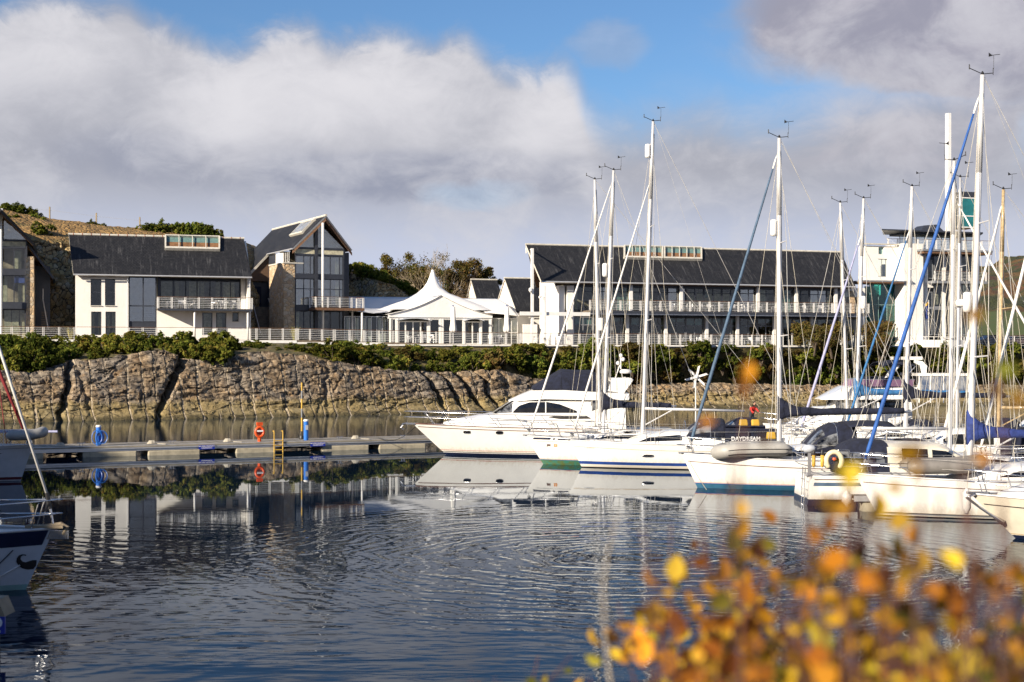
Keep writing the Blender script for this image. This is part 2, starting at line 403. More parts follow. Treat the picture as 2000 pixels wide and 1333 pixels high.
def fabric():
    m, n, b, o = mat('tent_fabric'); g = n.n('ShaderNodeNewGeometry').outputs['Position']
    n.set(b.inputs['Base Color'], n.mix(n.noise(g, 1.1, 5), (.80, .80, .80), (.70, .69, .68)))
    b.inputs['Roughness'].default_value = .6; bump(n, b, n.noise(g, .8, 3), .05); return m
M_tent = fabric()
def rockm():
    m, n, b, o = mat('cliff_rock'); g = n.n('ShaderNodeNewGeometry').outputs['Position']; uv = n.n('ShaderNodeUVMap').outputs[0]
    s = n.n('ShaderNodeSeparateXYZ', i_0=uv); u, z = s.outputs[0], s.outputs[1]
    big = n.noise(g, .35, 6, .65); fine = n.noise(g, 2.4, 8, .7)
    st = n.noise(n.n('ShaderNodeMapping', i_Vector=g, i_Rotation=(0, R(28), 0), i_Scale=(.5, .5, 3.2)).outputs[0], 1.1, 8, .7, .6)
    c = n.ramp(fine, [(.32, (.04, .028, .017)), (.45, (.18, .125, .075)), (.58, (.37, .27, .165)), (.74, (.58, .45, .30))])
    c = n.mix(n.maprange(big, .40, .60), c, n.mix(n.maprange(fine, .3, .7), (.075, .06, .048), (.37, .315, .25)))
    c = n.mix(n.math('MULTIPLY', n.maprange(n.noise(g, .8, 6, .7), .56, .66), .6), c, (.36, .22, .10))
    # tide band: pale yellow-green weed near the water
    tide = n.maprange(n.math('ADD', z, n.math('MULTIPLY', n.math('SUBTRACT', big, .5), 1.4)), 1.75, 1.15)
    c = n.mix(n.math('MULTIPLY', tide, .62), c, n.mix(fine, (.14, .10, .03), (.48, .38, .15)))
    c = n.mix(n.math('MULTIPLY', n.maprange(z, .45, .12), .8), c, (.06, .05, .02))
    # drill-hole lines left by the quarrymen
    uw = n.math('ADD', u, n.math('ADD', n.math('MULTIPLY', n.math('SINE', n.math('MULTIPLY', u, .9)), .3), n.math('MULTIPLY', n.math('SINE', n.math('ADD', n.math('MULTIPLY', z, 1.1), n.math('MULTIPLY', u, 2.0))), .07)))
    uu = n.math('MULTIPLY', uw, .8)
    fr = n.math('ABSOLUTE', n.math('SUBTRACT', n.math('FRACT', uu), .5))
    gate = n.maprange(n.noise(n.n('ShaderNodeMapping', i_Vector=uv, i_Scale=(.9, .32, 1)).outputs[0], 1.0, 3), .36, .46)
    ln = n.math('MULTIPLY', n.maprange(fr, .050, .030), gate)
    ln2 = n.math('MULTIPLY', n.maprange(fr, .095, .06), gate)
    c = n.mix(n.math('MULTIPLY', n.math('SUBTRACT', ln2, ln), .7), c, (.05, .04, .03))
    c = n.mix(n.math('MULTIPLY', ln, .75), c, (.52, .43, .31))
    crk = n.n('ShaderNodeTexVoronoi', i_Vector=n.n('ShaderNodeMapping', i_Vector=g, i_Rotation=(0, R(30), 0), i_Scale=(.5, .5, 1.1)).outputs[0], i_Scale=1.0); crk.feature = 'DISTANCE_TO_EDGE'
    ck = n.maprange(n.math('ADD', crk.outputs[0], n.math('MULTIPLY', n.math('SUBTRACT', fine, .5), .09)), .028, .004)
    c = n.mix(n.math('MULTIPLY', ck, .6), c, (.035, .028, .02))
    n.set(b.inputs['Base Color'], c); b.inputs['Roughness'].default_value = .9
    h = n.math('ADD', n.math('MULTIPLY', fine, .5), n.math('ADD', n.math('MULTIPLY', st, .7), n.math('MULTIPLY', ck, -.45)))
    bump(n, b, n.math('SUBTRACT', h, n.math('MULTIPLY', ln2, .35)), .36); return m
M_rock = rockm()
def hillrock():
    m, n, b, o = mat('hill_rock'); gn = n.n('ShaderNodeNewGeometry'); g = gn.outputs['Position']
    v = n.n('ShaderNodeTexVoronoi', i_Vector=n.mix(.12, g, n.n('ShaderNodeTexNoise', i_Vector=g, i_Scale=1.5).outputs['Color'], 'ADD'), i_Scale=1.9); v.feature = 'F1'
    e = n.n('ShaderNodeTexVoronoi', i_Vector=n.mix(.12, g, n.n('ShaderNodeTexNoise', i_Vector=g, i_Scale=1.5).outputs['Color'], 'ADD'), i_Scale=1.9); e.feature = 'DISTANCE_TO_EDGE'
    sp = n.n('ShaderNodeSeparateColor', i_0=v.outputs['Color'])
    rk = n.ramp(sp.outputs[0], [(0, (.60, .43, .20)), (.4, (.42, .31, .16)), (.8, (.70, .55, .33)), (1, (.46, .40, .31))])
    rk = n.mix(n.math('MULTIPLY', n.noise(g, 4, 6), .35), rk, (.16, .11, .05))
    rk = n.mix(n.maprange(n.math('ADD', e.outputs[0], n.math('MULTIPLY', n.math('SUBTRACT', n.noise(g, 3, 5), .5), .25)), .09, .0), rk, (.05, .035, .02))
    nz = n.noise(g, 1.4, 6, .7)
    gr = n.ramp(nz, [(.33, (.07, .06, .02)), (.48, (.25, .145, .05)), (.7, (.46, .29, .10))])
    gr = n.mix(n.math('MULTIPLY', n.maprange(n.noise(g, .35, 4), .56, .64), .7), gr, (.07, .065, .022))
    up = n.n('ShaderNodeSeparateXYZ', i_0=gn.outputs['True Normal']).outputs[2]
    n.set(b.inputs['Base Color'], n.mix(n.maprange(n.math('ADD', up, n.math('MULTIPLY', n.math('SUBTRACT', nz, .5), .5)), .55, .78), rk, gr))
    b.inputs['Roughness'].default_value = .95
    bump(n, b, n.math('ADD', n.math('MINIMUM', e.outputs[0], .3), n.math('MULTIPLY', nz, .3)), .35); return m
M_hill = hillrock()
def farhill():
    m, n, b, o = mat('autumn_hillside'); g = n.n('ShaderNodeNewGeometry').outputs['Position']
    v = n.n('ShaderNodeTexVoronoi', i_Vector=g, i_Scale=.22); sp = n.n('ShaderNodeSeparateColor', i_0=v.outputs['Color'])
    c = n.ramp(n.math('ADD', n.math('MULTIPLY', sp.outputs[0], .5), n.math('MULTIPLY', n.noise(g, .07, 5), .5)),
               [(.2, (.03, .045, .015)), (.42, (.08, .085, .025)), (.55, (.20, .11, .03)), (.7, (.15, .065, .03)), (.85, (.10, .06, .04))])
    n.set(b.inputs['Base Color'], n.mix(n.math('MULTIPLY', n.noise(g, 1.2, 4), .6), c, (.02, .02, .012)))
    b.inputs['Roughness'].default_value = 1; bump(n, b, n.math('ADD', v.outputs[0], n.noise(g, 1.5, 4)), 1.5); return m
M_farhill = farhill()
M_earth = pm('rough_grass', (.16, .12, .05), .95, col2=(.05, .055, .02), vs=1.5, bmp=.15, bs=4)
M_lawn = pm('lawn', (.055, .085, .016), .95, col2=(.075, .08, .02), vs=.6)
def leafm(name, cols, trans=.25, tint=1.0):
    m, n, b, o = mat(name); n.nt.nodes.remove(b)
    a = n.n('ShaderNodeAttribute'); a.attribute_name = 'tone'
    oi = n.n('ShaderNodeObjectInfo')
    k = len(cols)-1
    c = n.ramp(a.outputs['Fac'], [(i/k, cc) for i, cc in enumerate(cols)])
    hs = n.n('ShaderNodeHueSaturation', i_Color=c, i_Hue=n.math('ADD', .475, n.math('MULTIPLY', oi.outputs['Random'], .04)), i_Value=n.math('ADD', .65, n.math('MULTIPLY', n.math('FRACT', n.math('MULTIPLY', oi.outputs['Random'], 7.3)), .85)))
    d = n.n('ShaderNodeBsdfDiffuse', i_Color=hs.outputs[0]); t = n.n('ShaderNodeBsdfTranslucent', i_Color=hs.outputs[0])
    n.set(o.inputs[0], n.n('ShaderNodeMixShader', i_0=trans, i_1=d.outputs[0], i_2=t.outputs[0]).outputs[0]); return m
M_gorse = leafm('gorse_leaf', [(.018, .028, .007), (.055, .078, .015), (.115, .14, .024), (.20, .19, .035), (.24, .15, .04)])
M_rust = leafm('autumn_leaf', [(.04, .028, .012), (.10, .065, .022), (.13, .10, .03), (.08, .09, .025), (.20, .11, .04)])
M_fgleaf = leafm('birch_leaf', [(.035, .020, .010), (.13, .06, .018), (.38, .18, .025), (.62, .33, .024), (.60, .42, .045), (.25, .23, .035), (.07, .09, .02)], .4)
M_bark = pm('bark', (.12, .09, .065), .9, var=.3, vs=6)
M_twig = pm('red_twig', (.10, .04, .03), .8)
M_paletwig = pm('pale_twig', (.42, .36, .28), .8)
def waterm():
    m, n, b, o = mat('harbour_water'); g = n.n('ShaderNodeNewGeometry').outputs['Position']
    sp = n.n('ShaderNodeSeparateXYZ', i_0=g); X, Y = sp.outputs[0], sp.outputs[1]
    calm = n.maprange(Y, 46, 17)                       # sheltered water under the boats and pontoon is glassy
    near = n.maprange(Y, 40, 15)
    def rings(cx, cy, wl, amp, r0, r1):
        dx, dy = n.math('SUBTRACT', X, cx), n.math('SUBTRACT', Y, cy)
        r = n.math('SQRT', n.math('ADD', n.math('MULTIPLY', dx, dx), n.math('MULTIPLY', dy, dy)))
        r2 = n.math('ADD', r, n.math('MULTIPLY', n.noise(g, .35, 4, .6), 2.4))
        wv = n.math('SINE', n.math('MULTIPLY', r2, 6.2832/wl))
        fall = n.math('MULTIPLY', n.maprange(r, r0, r0+1.5), n.maprange(r, r1, r1*.45))
        return n.math('MULTIPLY', n.math('MULTIPLY', wv, fall), amp)
    g1 = n.n('ShaderNodeMapping', i_Vector=g, i_Rotation=(0, 0, R(8)), i_Scale=(.42, 1.25, 1)).outputs[0]
    a = n.math('MULTIPLY', n.noise(g1, 1.25, 3, .5, .5), n.math('MULTIPLY', near, .030))
    g2 = n.n('ShaderNodeMapping', i_Vector=g, i_Rotation=(0, 0, R(-10)), i_Scale=(.40, 1.5, 1)).outputs[0]
    bb = n.math('MULTIPLY', n.noise(g2, 2.7, 1.5, .4, .5), n.math('ADD', .0006, n.math('MULTIPLY', calm, .0070)))
    patch = n.maprange(n.noise(n.n('ShaderNodeMapping', i_Vector=g, i_Scale=(.5, 1.3, 1)).outputs[0], .11, 3), .40, .60, .25, 1.15)
    cc = n.math('MULTIPLY', n.noise(n.n('ShaderNodeMapping', i_Vector=g, i_Scale=(.35, 1, 1)).outputs[0], 7, 1, .5), n.math('ADD', n.math('MULTIPLY', n.maprange(Y, 74, 88), .0028), n.math('MULTIPLY', calm, .0010)))
    h = n.math('ADD', n.math('MULTIPLY', n.math('ADD', a, bb), patch), cc)
    h = n.math('ADD', h, rings(3.0, 36, .50, .0036, .2, 14))
    h = n.math('ADD', h, rings(3.4, 38, .9, .0028, .2, 13))
    h = n.math('ADD', h, rings(-14, 30, .8, .0018, 2, 16))
    bp = n.n('ShaderNodeBump', i_Height=h, i_Distance=1.0, i_Strength=1.0)
    n.nt.nodes.remove(b)
    df = n.n('ShaderNodeBsdfDiffuse', i_Color=(.004, .011, .024, 1))
    gl = n.n('ShaderNodeBsdfGlossy', i_Roughness=.012, i_Color=(.89, .94, 1, 1)); n.set(gl.inputs['Normal'], bp.outputs[0])
    fr = n.n('ShaderNodeFresnel', i_IOR=1.33); n.set(fr.inputs['Normal'], bp.outputs[0])
    n.set(o.inputs[0], n.n('ShaderNodeMixShader', i_0=n.math('MULTIPLY', n.math('POWER', fr.outputs[0], 1.5), 1.15, clamp=True), i_1=df.outputs[0], i_2=gl.outputs[0]).outputs[0])
    return m
M_water = waterm()
# ================================================================== SETTING: water, cliff, ground, hills
def lerp(a, b, t): return a+(b-a)*t
def tab(T, x):
    if x <= T[0][0]: return T[0][1]
    for (a, p), (b, q) in zip(T, T[1:]):
        if x <= b: return p+(q-p)*(x-a)/(b-a)
    return T[-1][1]
def fbm(p, o=4, h=.55):
    s, a, f = 0, 1, 1.0
    for _ in range(o): s += a*noise.noise(p*f); a *= h; f *= 2.03
    return s
mb = MB(); mb.grid(lambda a, b: (-2500+5000*a, -30+3000*b, 0), 1, 1)
tag(mb.build('water', M_water), kind='structure')

WLT = [(-1400, 860), (-400, 836), (0, 826), (100, 824), (700, 811), (1300, 797), (1800, 791), (2400, 787), (4200, 783)]
TOPT = [(-1400, 720), (-100, 716), (0, 722), (70, 728), (150, 706), (230, 698), (300, 687), (335, 683), (370, 700), (430, 706), (480, 692), (520, 687), (600, 693),
        (650, 702), (740, 716), (800, 724), (900, 727), (1000, 722), (1060, 738), (1150, 748), (1250, 752), (1400, 748), (1600, 752), (4200, 750)]
NB = Vector((-.47, .883, 0)).normalized()
def cliff_base(px):
    D = H_*F_/(tab(WLT, px)-HOR); return Vector(((px-1000)/F_*D, D, 0))
def cliff_top(px):
    b = cliff_base(px)+NB*2.4; t = at(px, tab(TOPT, px), b.y); return Vector((b.x, b.y, t.z))
GUL = [(116, 150, 8, 1.9), (184, 160, 5, .9), (302, 376, 9, 2.0), (505, 470, 5, .8), (640, 655, 5, .8), (885, 850, 7, 1.5), (918, 885, 6, 1.6), (955, 915, 7, 1.7), (985, 955, 6, 1.5), (1015, 1000, 8, 1.3)]
def cliff():
    mb = MB(); cols = []; px = -1400.0
    while px < 4200: cols.append(px); px += 2.4 if -20 < px < 1700 else 30
    NR = 54; ul = 0; prev = None; uv = []
    for px in cols:
        b = cliff_base(px); t = cliff_top(px); dd = t.z+.6
        if prev is not None: ul += (b-prev).length
        prev = b
        for j in range(NR+1):
            h = j/NR; z = -.6+dd*h; p = Vector((ul*.8, z*1.0, 0)); rub = min(1, max(0, (px-1080)/120))
            tilt = Vector((ul*.55+z*.45, z*1.3-ul*.18, 3))
            jit = Vector((.5*noise.noise(p*.7), .5*noise.noise(p*.7+Vector((5, 0, 0))), 0))
            q1 = Vector(((ul+z*.55)*.20, (z-ul*.16)*.50, 1))+jit*.15; q2 = Vector(((ul+z*.3)*.62, (z-ul*.2)*1.15, 7))+jit*.2
            v1, v2 = noise.voronoi(q1), noise.voronoi(q2); c1, c2_ = v1[1][0], v2[1][0]
            d = .30*fbm(Vector((ul*.07+z*.10, z*.55-ul*.05, 2)), 3)+.20*noise.noise(c1*13.7)+.09*noise.noise(c2_*9.1)+.10*((q1.y*3.1) % 1.0)+.35*(c1.x*5-ul-z*.55)*.03
            d -= .14*max(0, 1-(v1[0][1]-v1[0][0])/.04)+.04*max(0, 1-(v2[0][1]-v2[0][0])/.06)
            d += .11*fbm(tilt*1.5, 5, .7)
            uw = (ul+.3*math.sin(.9*ul)+.07*math.sin(1.1*z+2*ul))*.8
            if noise.noise(Vector((ul*.35, z*.16, 9))) > -.22: d -= .08*max(0, 1-abs((uw % 1)-.5)/.085)
            d += .05*fbm(p*3.1, 3)
            if rub: c2 = noise.voronoi(Vector((ul*1.25, z*1.6, 5)))[0]; d += rub*(.55*(min(c2[1]-c2[0], .6)))
            for g0, g1, wd, dp in GUL:
                dp, wd = (dp*.75, wd*.7) if dp > 1.45 else (dp*.28, wd)
                c = lerp(g0, g1, h)+9*noise.noise(Vector((z*.9, g0, 0)))+4*noise.noise(Vector((z*2.4, g0, 3)))
                if abs(px-c) < wd*3: d -= dp*math.exp(-((px-c)/wd)**2)*(.5+.5*min(1, h*3))
            set_ = .1+2.1*h**1.1
            if h > .88: set_ += (h-.88)*6*(.5+.5*noise.noise(p))
            if z < .75: set_ -= (.75-z)*.9
            mb.v.append(b+NB*(set_-d)+Vector((0, 0, z + (.15*fbm(p*1.5, 2) if h > .6 else 0)))); uv.append((ul, z))
    n = NR+1
    for i in range(len(cols)-1):
        for j in range(NR): mb.f.append((i*n+j, (i+1)*n+j, (i+1)*n+j+1, i*n+j+1)); mb.m.append(0)
    mb.uv = uv; o = mb.build('cliff', M_rock, smooth=False); smooth_angle(o, 24)
    return tag(o, kind='structure')
cliff()
def deckz(px): return tab([(0, 6.85), (580, 6.85), (920, 6.5), (1500, 6.5)], px)
def bankpt(px, q):
    c = cliff_top(px)+NB*1.4; e = FB.P(FB.U(px, -4.3), -4.3, deckz(px)-.35)
    p = c.lerp(e, q); p.z += .35*fbm(Vector((px*.03, q*4, 0)), 3)*math.sin(math.pi*min(1, q+.02)) - (.1 if q == 0 else 0); return p
mb = MB(); bc = [x for x in range(-1400, 4200, 14)]
vs = [bankpt(px, j/12) for px in bc for j in range(13)]
mb.add(vs, [(i*13+j, (i+1)*13+j, (i+1)*13+j+1, i*13+j+1) for i in range(len(bc)-1) for j in range(12)])
tag(mb.build('bank', M_earth, smooth=True), kind='structure')
mb = MB(FB.M); mb.grid(lambda a, b: (-260+900*a, -4.5+([0, .01, .05, 1][min(3, int(b*3+.01))])*2500, 6.32), 6, 3)
tag(mb.build('ground', M_earth), kind='structure')
# terrace in front of the buildings
mb = MB(FB.M); tp = [-300, 0, 300, 580, 750, 920, 1200, 1520, 1700, 1760]
for a, b in zip(tp, tp[1:]):
    ua, ub = FB.U(a, -4), FB.U(b, -4); za, zb = deckz(a), deckz(b)
    mb.hexa([(ua, -4, za-.22), (ub, -4, zb-.22), (ub, .6, zb-.22), (ua, .6, za-.22), (ua, -4, za), (ub, -4, zb), (ub, .6, zb), (ua, .6, za)], 0)
    mb.box(ua+.02, ub-.02, -4.04, -4.0, min(za, zb)-.30, min(za, zb)-.03, 1)
tag(mb.build('terrace', [M_deckb, M_whitep]), kind='structure')

mb = MB(FB.M); mb.box(FB.U(640), FB.U(1100), .62, 16, 6.2, 6.55); tag(mb.build('paving', M_conc), kind='structure')
# rocky hill behind the left houses and the tent
CREST = [(-900, 380), (-500, 395), (0, 405), (60, 420), (100, 428), (200, 441), (270, 447), (350, 452), (430, 462), (480, 475), (560, 505), (680, 532), (760, 548), (850, 562), (950, 580), (1020, 602), (1100, 640), (1200, 690)]
RTOP = [(-500, 480), (60, 465), (145, 478), (300, 490), (480, 520), (600, 540), (672, 540), (720, 545), (770, 558), (800, 578), (900, 600), (1100, 650), (1200, 690)]
def v0(px): return tab([(-500, 9.3), (480, 9.3), (560, 20), (690, 20), (740, 14), (1200, 14)], px)
def hill_left():
    mb = MB(); cols = list(range(-900, 1201, 5)); NR = 60
    for px in cols:
        a = v0(px); zr = FB.Z(px, tab(RTOP, px), a+3); zc = FB.Z(px, tab(CREST, px), a+17)
        for j in range(NR+1):
            t = j/NR
            if t < .5: k = t/.5; v = a+3*k; z = lerp(6.2, zr, k**.8)
            elif t < .85: k = (t-.5)/.35; v = a+3+14*k; z = lerp(zr, zc, 1-(1-k)**1.6)
            else: k = (t-.85)/.15; v = a+17+40*k; z = lerp(zc, 6.2, k**1.4)
            u = FB.U(px, v); P = Vector((u, v, z))
            d = 1.0*fbm(P*.28, 4) + .9*(min(noise.voronoi(P*.8)[0][1]-noise.voronoi(P*.8)[0][0], .5)-.2)
            amp = 1 if t < .5 else .45
            if t < .5: v -= d*amp*min(1, k*6)
            else: z += d*amp*.28+.10*fbm(P*1.4, 3)
            w_ = FB.P(u, v, z); mb.v.append(w_)
    n = NR+1
    for i in range(len(cols)-1):
        for j in range(NR): mb.f.append((i*n+j, (i+1)*n+j, (i+1)*n+j+1, i*n+j+1)); mb.m.append(0)
    o = mb.build('hill', M_hill); smooth_angle(o, 40); tag(o, kind='structure')
hill_left()
def hillz(px, v):       # rough surface height for planting
    a = v0(px); zr = FB.Z(px, tab(RTOP, px), a+3); zc = FB.Z(px, tab(CREST, px), a+17)
    k = max(0, min(1, (v-a-3)/14)); return lerp(zr, zc, 1-(1-k)**1.6)
mb = MB()
def fh(a, b):
    px = 1780+1400*a; D = 215+160*b; py = tab([(1780, 560), (1850, 536), (1905, 524), (1935, 514), (1970, 506), (2000, 497), (2200, 455), (2600, 430), (3200, 470)], px)
    zc = H_-(py-HOR)/F_*375; p = at(px, 0, D); z = lerp(9.0, zc, b**.9)+1.6*fbm(Vector((px*.02, D*.08, 0)), 4)
    return (p.x, p.y, z)
mb.grid(fh, 160, 60); tag(mb.build('far_hill', M_farhill, smooth=True), kind='structure')
mb = MB(); mb.grid(lambda a, b: (lambda p: (p.x, p.y, lerp(6.4, 12.3, b)+.15*noise.noise(Vector((p.x*.1, p.y*.1, 0)))))(at(1800+1400*a, 0, 176+42*b)), 40, 10)
tag(mb.build('lawn', M_lawn, smooth=True), kind='structure')
# the shore the photographer stands on, and an unseen rise added left of it, shaped to shade the near left moorings
mb = MB()
def near(a, b):
    x = -70+150*a; y = -60+71*b; edge = 10.2+.8*noise.noise(Vector((x*.12, 0, 0)))
    k = max(0, min(1, (edge-y)/5)); z = -.8+4.1*k**.8+.12*fbm(Vector((x*.5, y*.5, 0)), 3)
    return (x, y, z)
mb.grid(near, 120, 70); tag(mb.build('shore', M_earth, smooth=True), kind='structure')
CR = [(-26, -6, 3), (-28.5, 2, 12.0), (-33, 10, 14.6), (-40, 21, 16.2), (-48, 31.5, 17.8), (-60, 34, 22.7), (-70, 34, 24), (-84, 36, 4)]
mb = MB()
def rise(a, b):
    q = a*(len(CR)-1); i = min(int(q), len(CR)-2); k = q-i; k = k*k*(3-2*k); c = Vector(CR[i]).lerp(Vector(CR[i+1]), k)
    t = (b-.5)*2; off = t*(5+3*a); z = -1+(c.z+1)*(1-abs(t)**1.8)+(1-abs(t))*.7*fbm(Vector((c.x*.2, c.y*.2, t*2)), 3)
    return (c.x-.85*off, c.y+.2*off, z)
mb.grid(rise, 60, 24); tag(mb.build('shade_rise', M_earth, smooth=True), kind='structure')

# ================================================================== building helpers
def wall(mb, u0, u1, z0, z1, va, vb, holes=(), mi=0):
    us = sorted({u0, u1, *[min(max(h[i], u0), u1) for h in holes for i in (0, 1)]}); zs = sorted({z0, z1, *[min(max(h[i], z0), z1) for h in holes for i in (2, 3)]})
    solid = [[not any(h[0]-1e-6 <= a and b <= h[1]+1e-6 and h[2]-1e-6 <= c and d <= h[3]+1e-6 for h in holes) for c, d in zip(zs, zs[1:])] for a, b in zip(us, us[1:])]
    nu, nz = len(us)-1, len(zs)-1
    S = lambda i, j: 0 <= i < nu and 0 <= j < nz and solid[i][j]
    for i in range(nu):
        for j in range(nz):
            if not solid[i][j]: continue
            a, b, c, d = us[i], us[i+1], zs[j], zs[j+1]
            V = [(a, va, c), (b, va, c), (b, va, d), (a, va, d), (a, vb, c), (b, vb, c), (b, vb, d), (a, vb, d)]
            fs = [(0, 1, 2, 3), (7, 6, 5, 4)]
            if not S(i-1, j): fs.append((0, 3, 7, 4))
            if not S(i+1, j): fs.append((1, 5, 6, 2))
            if not S(i, j-1): fs.append((0, 4, 5, 1))
            if not S(i, j+1): fs.append((3, 2, 6, 7))
            mb.add(V, fs, mi)
def window(par, F, u0, u1, z0, z1, v, nx=1, nz=1, fm=None, pane=None, fw=.06, dp=.07, name='window', xs=None, zs=None, sill=None):
    fm = fm or M_darkst; pane = pane or M_glass
    mb = MB(F.M); e = .004
    mb.box(u0+e, u0+fw, v-dp/2, v+dp/2, z0+e, z1-e); mb.box(u1-fw, u1-e, v-dp/2, v+dp/2, z0+e, z1-e)
    mb.box(u0+fw, u1-fw, v-dp/2, v+dp/2, z0+e, z0+fw); mb.box(u0+fw, u1-fw, v-dp/2, v+dp/2, z1-fw, z1-e)
    xs = xs or [i/nx for i in range(1, nx)]; zs = zs or [i/nz for i in range(1, nz)]
    for t in xs: x = lerp(u0, u1, t); mb.box(x-fw/2, x+fw/2, v-dp/2+.004, v+dp/2-.004, z0+fw, z1-fw)
    for t in zs: z = lerp(z0, z1, t); mb.box(u0+fw, u1-fw, v-dp/2+.008, v+dp/2-.008, z-fw/2, z+fw/2)
    o = mb.build(name, fm, par)
    MB(F.M).box(u0+fw*.5, u1-fw*.5, v-.008, v+.008, z0+fw*.5, z1-fw*.5).build('pane', pane, o)
    if sill: MB(F.M).box(u0-.05, u1+.05, v-.26, v+.02, z0-.07, z0-.005).build('sill', sill, o)
    return o
def roof_plane(par, F, a, b, c, d, th=.2, name='roof', m=None, sm=None):
    """a,b eave left/right, c,d ridge right/left (frame coords); slab thickness downwards"""
    a, b, c, d = map(Vector, (a, b, c, d)); mb = MB(F.M); e1 = (b-a).normalized(); nrm = (b-a).cross(d-a).normalized()
    if nrm.z < 0: nrm = -nrm
    e2 = nrm.cross(e1); top = [a, b, c, d]; bot = [p-nrm*th for p in top]
    mb.add(top, [(0, 1, 2, 3)], 0)
    uv = [((p-a).dot(e1), (p-a).dot(e2)) for p in top]
    mb.add(bot, [(3, 2, 1, 0)], 1); uv += [(0, 0)]*4
    for i in range(4):
        j = (i+1) % 4; mb.add([top[i], bot[i], bot[j], top[j]], [(0, 1, 2, 3)], 2); uv += [(0, 0)]*4
    mb.uv = uv
    return mb.build(name, [m or M_slate, M_timber, sm or M_twall], par)
def rail(name, label, p, q, h=1.08, sp=1.35, bars=6, cat='railing', group=None, thin=False, parent=None, both=True):
    """horizontal-bar railing from p to q (world)"""
    p, q = Vector(p), Vector(q); L = (q-p).length; rz = math.atan2(q.y-p.y, q.x-p.x)
    if parent is None: t = thing(name, label, cat, p, rz, group)
    else:
        t = thing(name, None, None, p, rz); inv = MAT[parent.name].inverted() @ MAT[t.name]
        t.parent = parent; t.matrix_local = inv
    slope = (q.z-p.z)/max(L, .01); n = max(1, round(L/sp)); Lx = math.hypot(q.x-p.x, q.y-p.y)
    MB().slab([(-.03, -.045, h), (Lx+.03, -.045, h+slope*Lx), (Lx+.03, .045, h+slope*Lx), (-.03, .045, h)], (0, 0, .04)).build('handrail', M_timber, t, local=True)
    if not thin:
        mb = MB()
        for k in range(bars):
            z = .14+(h-.24)*k/(bars-1); mb.tube((0, 0, z), (Lx, 0, z+slope*Lx), .016, n=5)
        mb.build('bar', M_whitep, t, local=True)
    first = None
    for i in range(n+1):
        x = Lx*i/n
        if first is None:
            mb = MB()
            if both: mb.box(-.085, -.035, -.03, .03, 0, h); mb.box(.035, .085, -.03, .03, 0, h)
            else: mb.box(-.03, .03, -.03, .03, 0, h)
            first = mb.build('post', M_whitep, t, local=True); first.location = (x, 0, 0)
        else:
            c = first.copy(); COL.objects.link(c); c.parent = t; c.location = (x, 0, x*slope)
    return t
def box_part(par, F, name, m, u0, u1, va, vb, z0, z1): return MB(F.M).box(u0, u1, va, vb, z0, z1).build(name, m, par)
def bthing(name, label, F, px, v, z=6.5, cat='building'):
    p = F.P(F.U(px, v), v, z); return thing(name, label, cat, p, F.a)

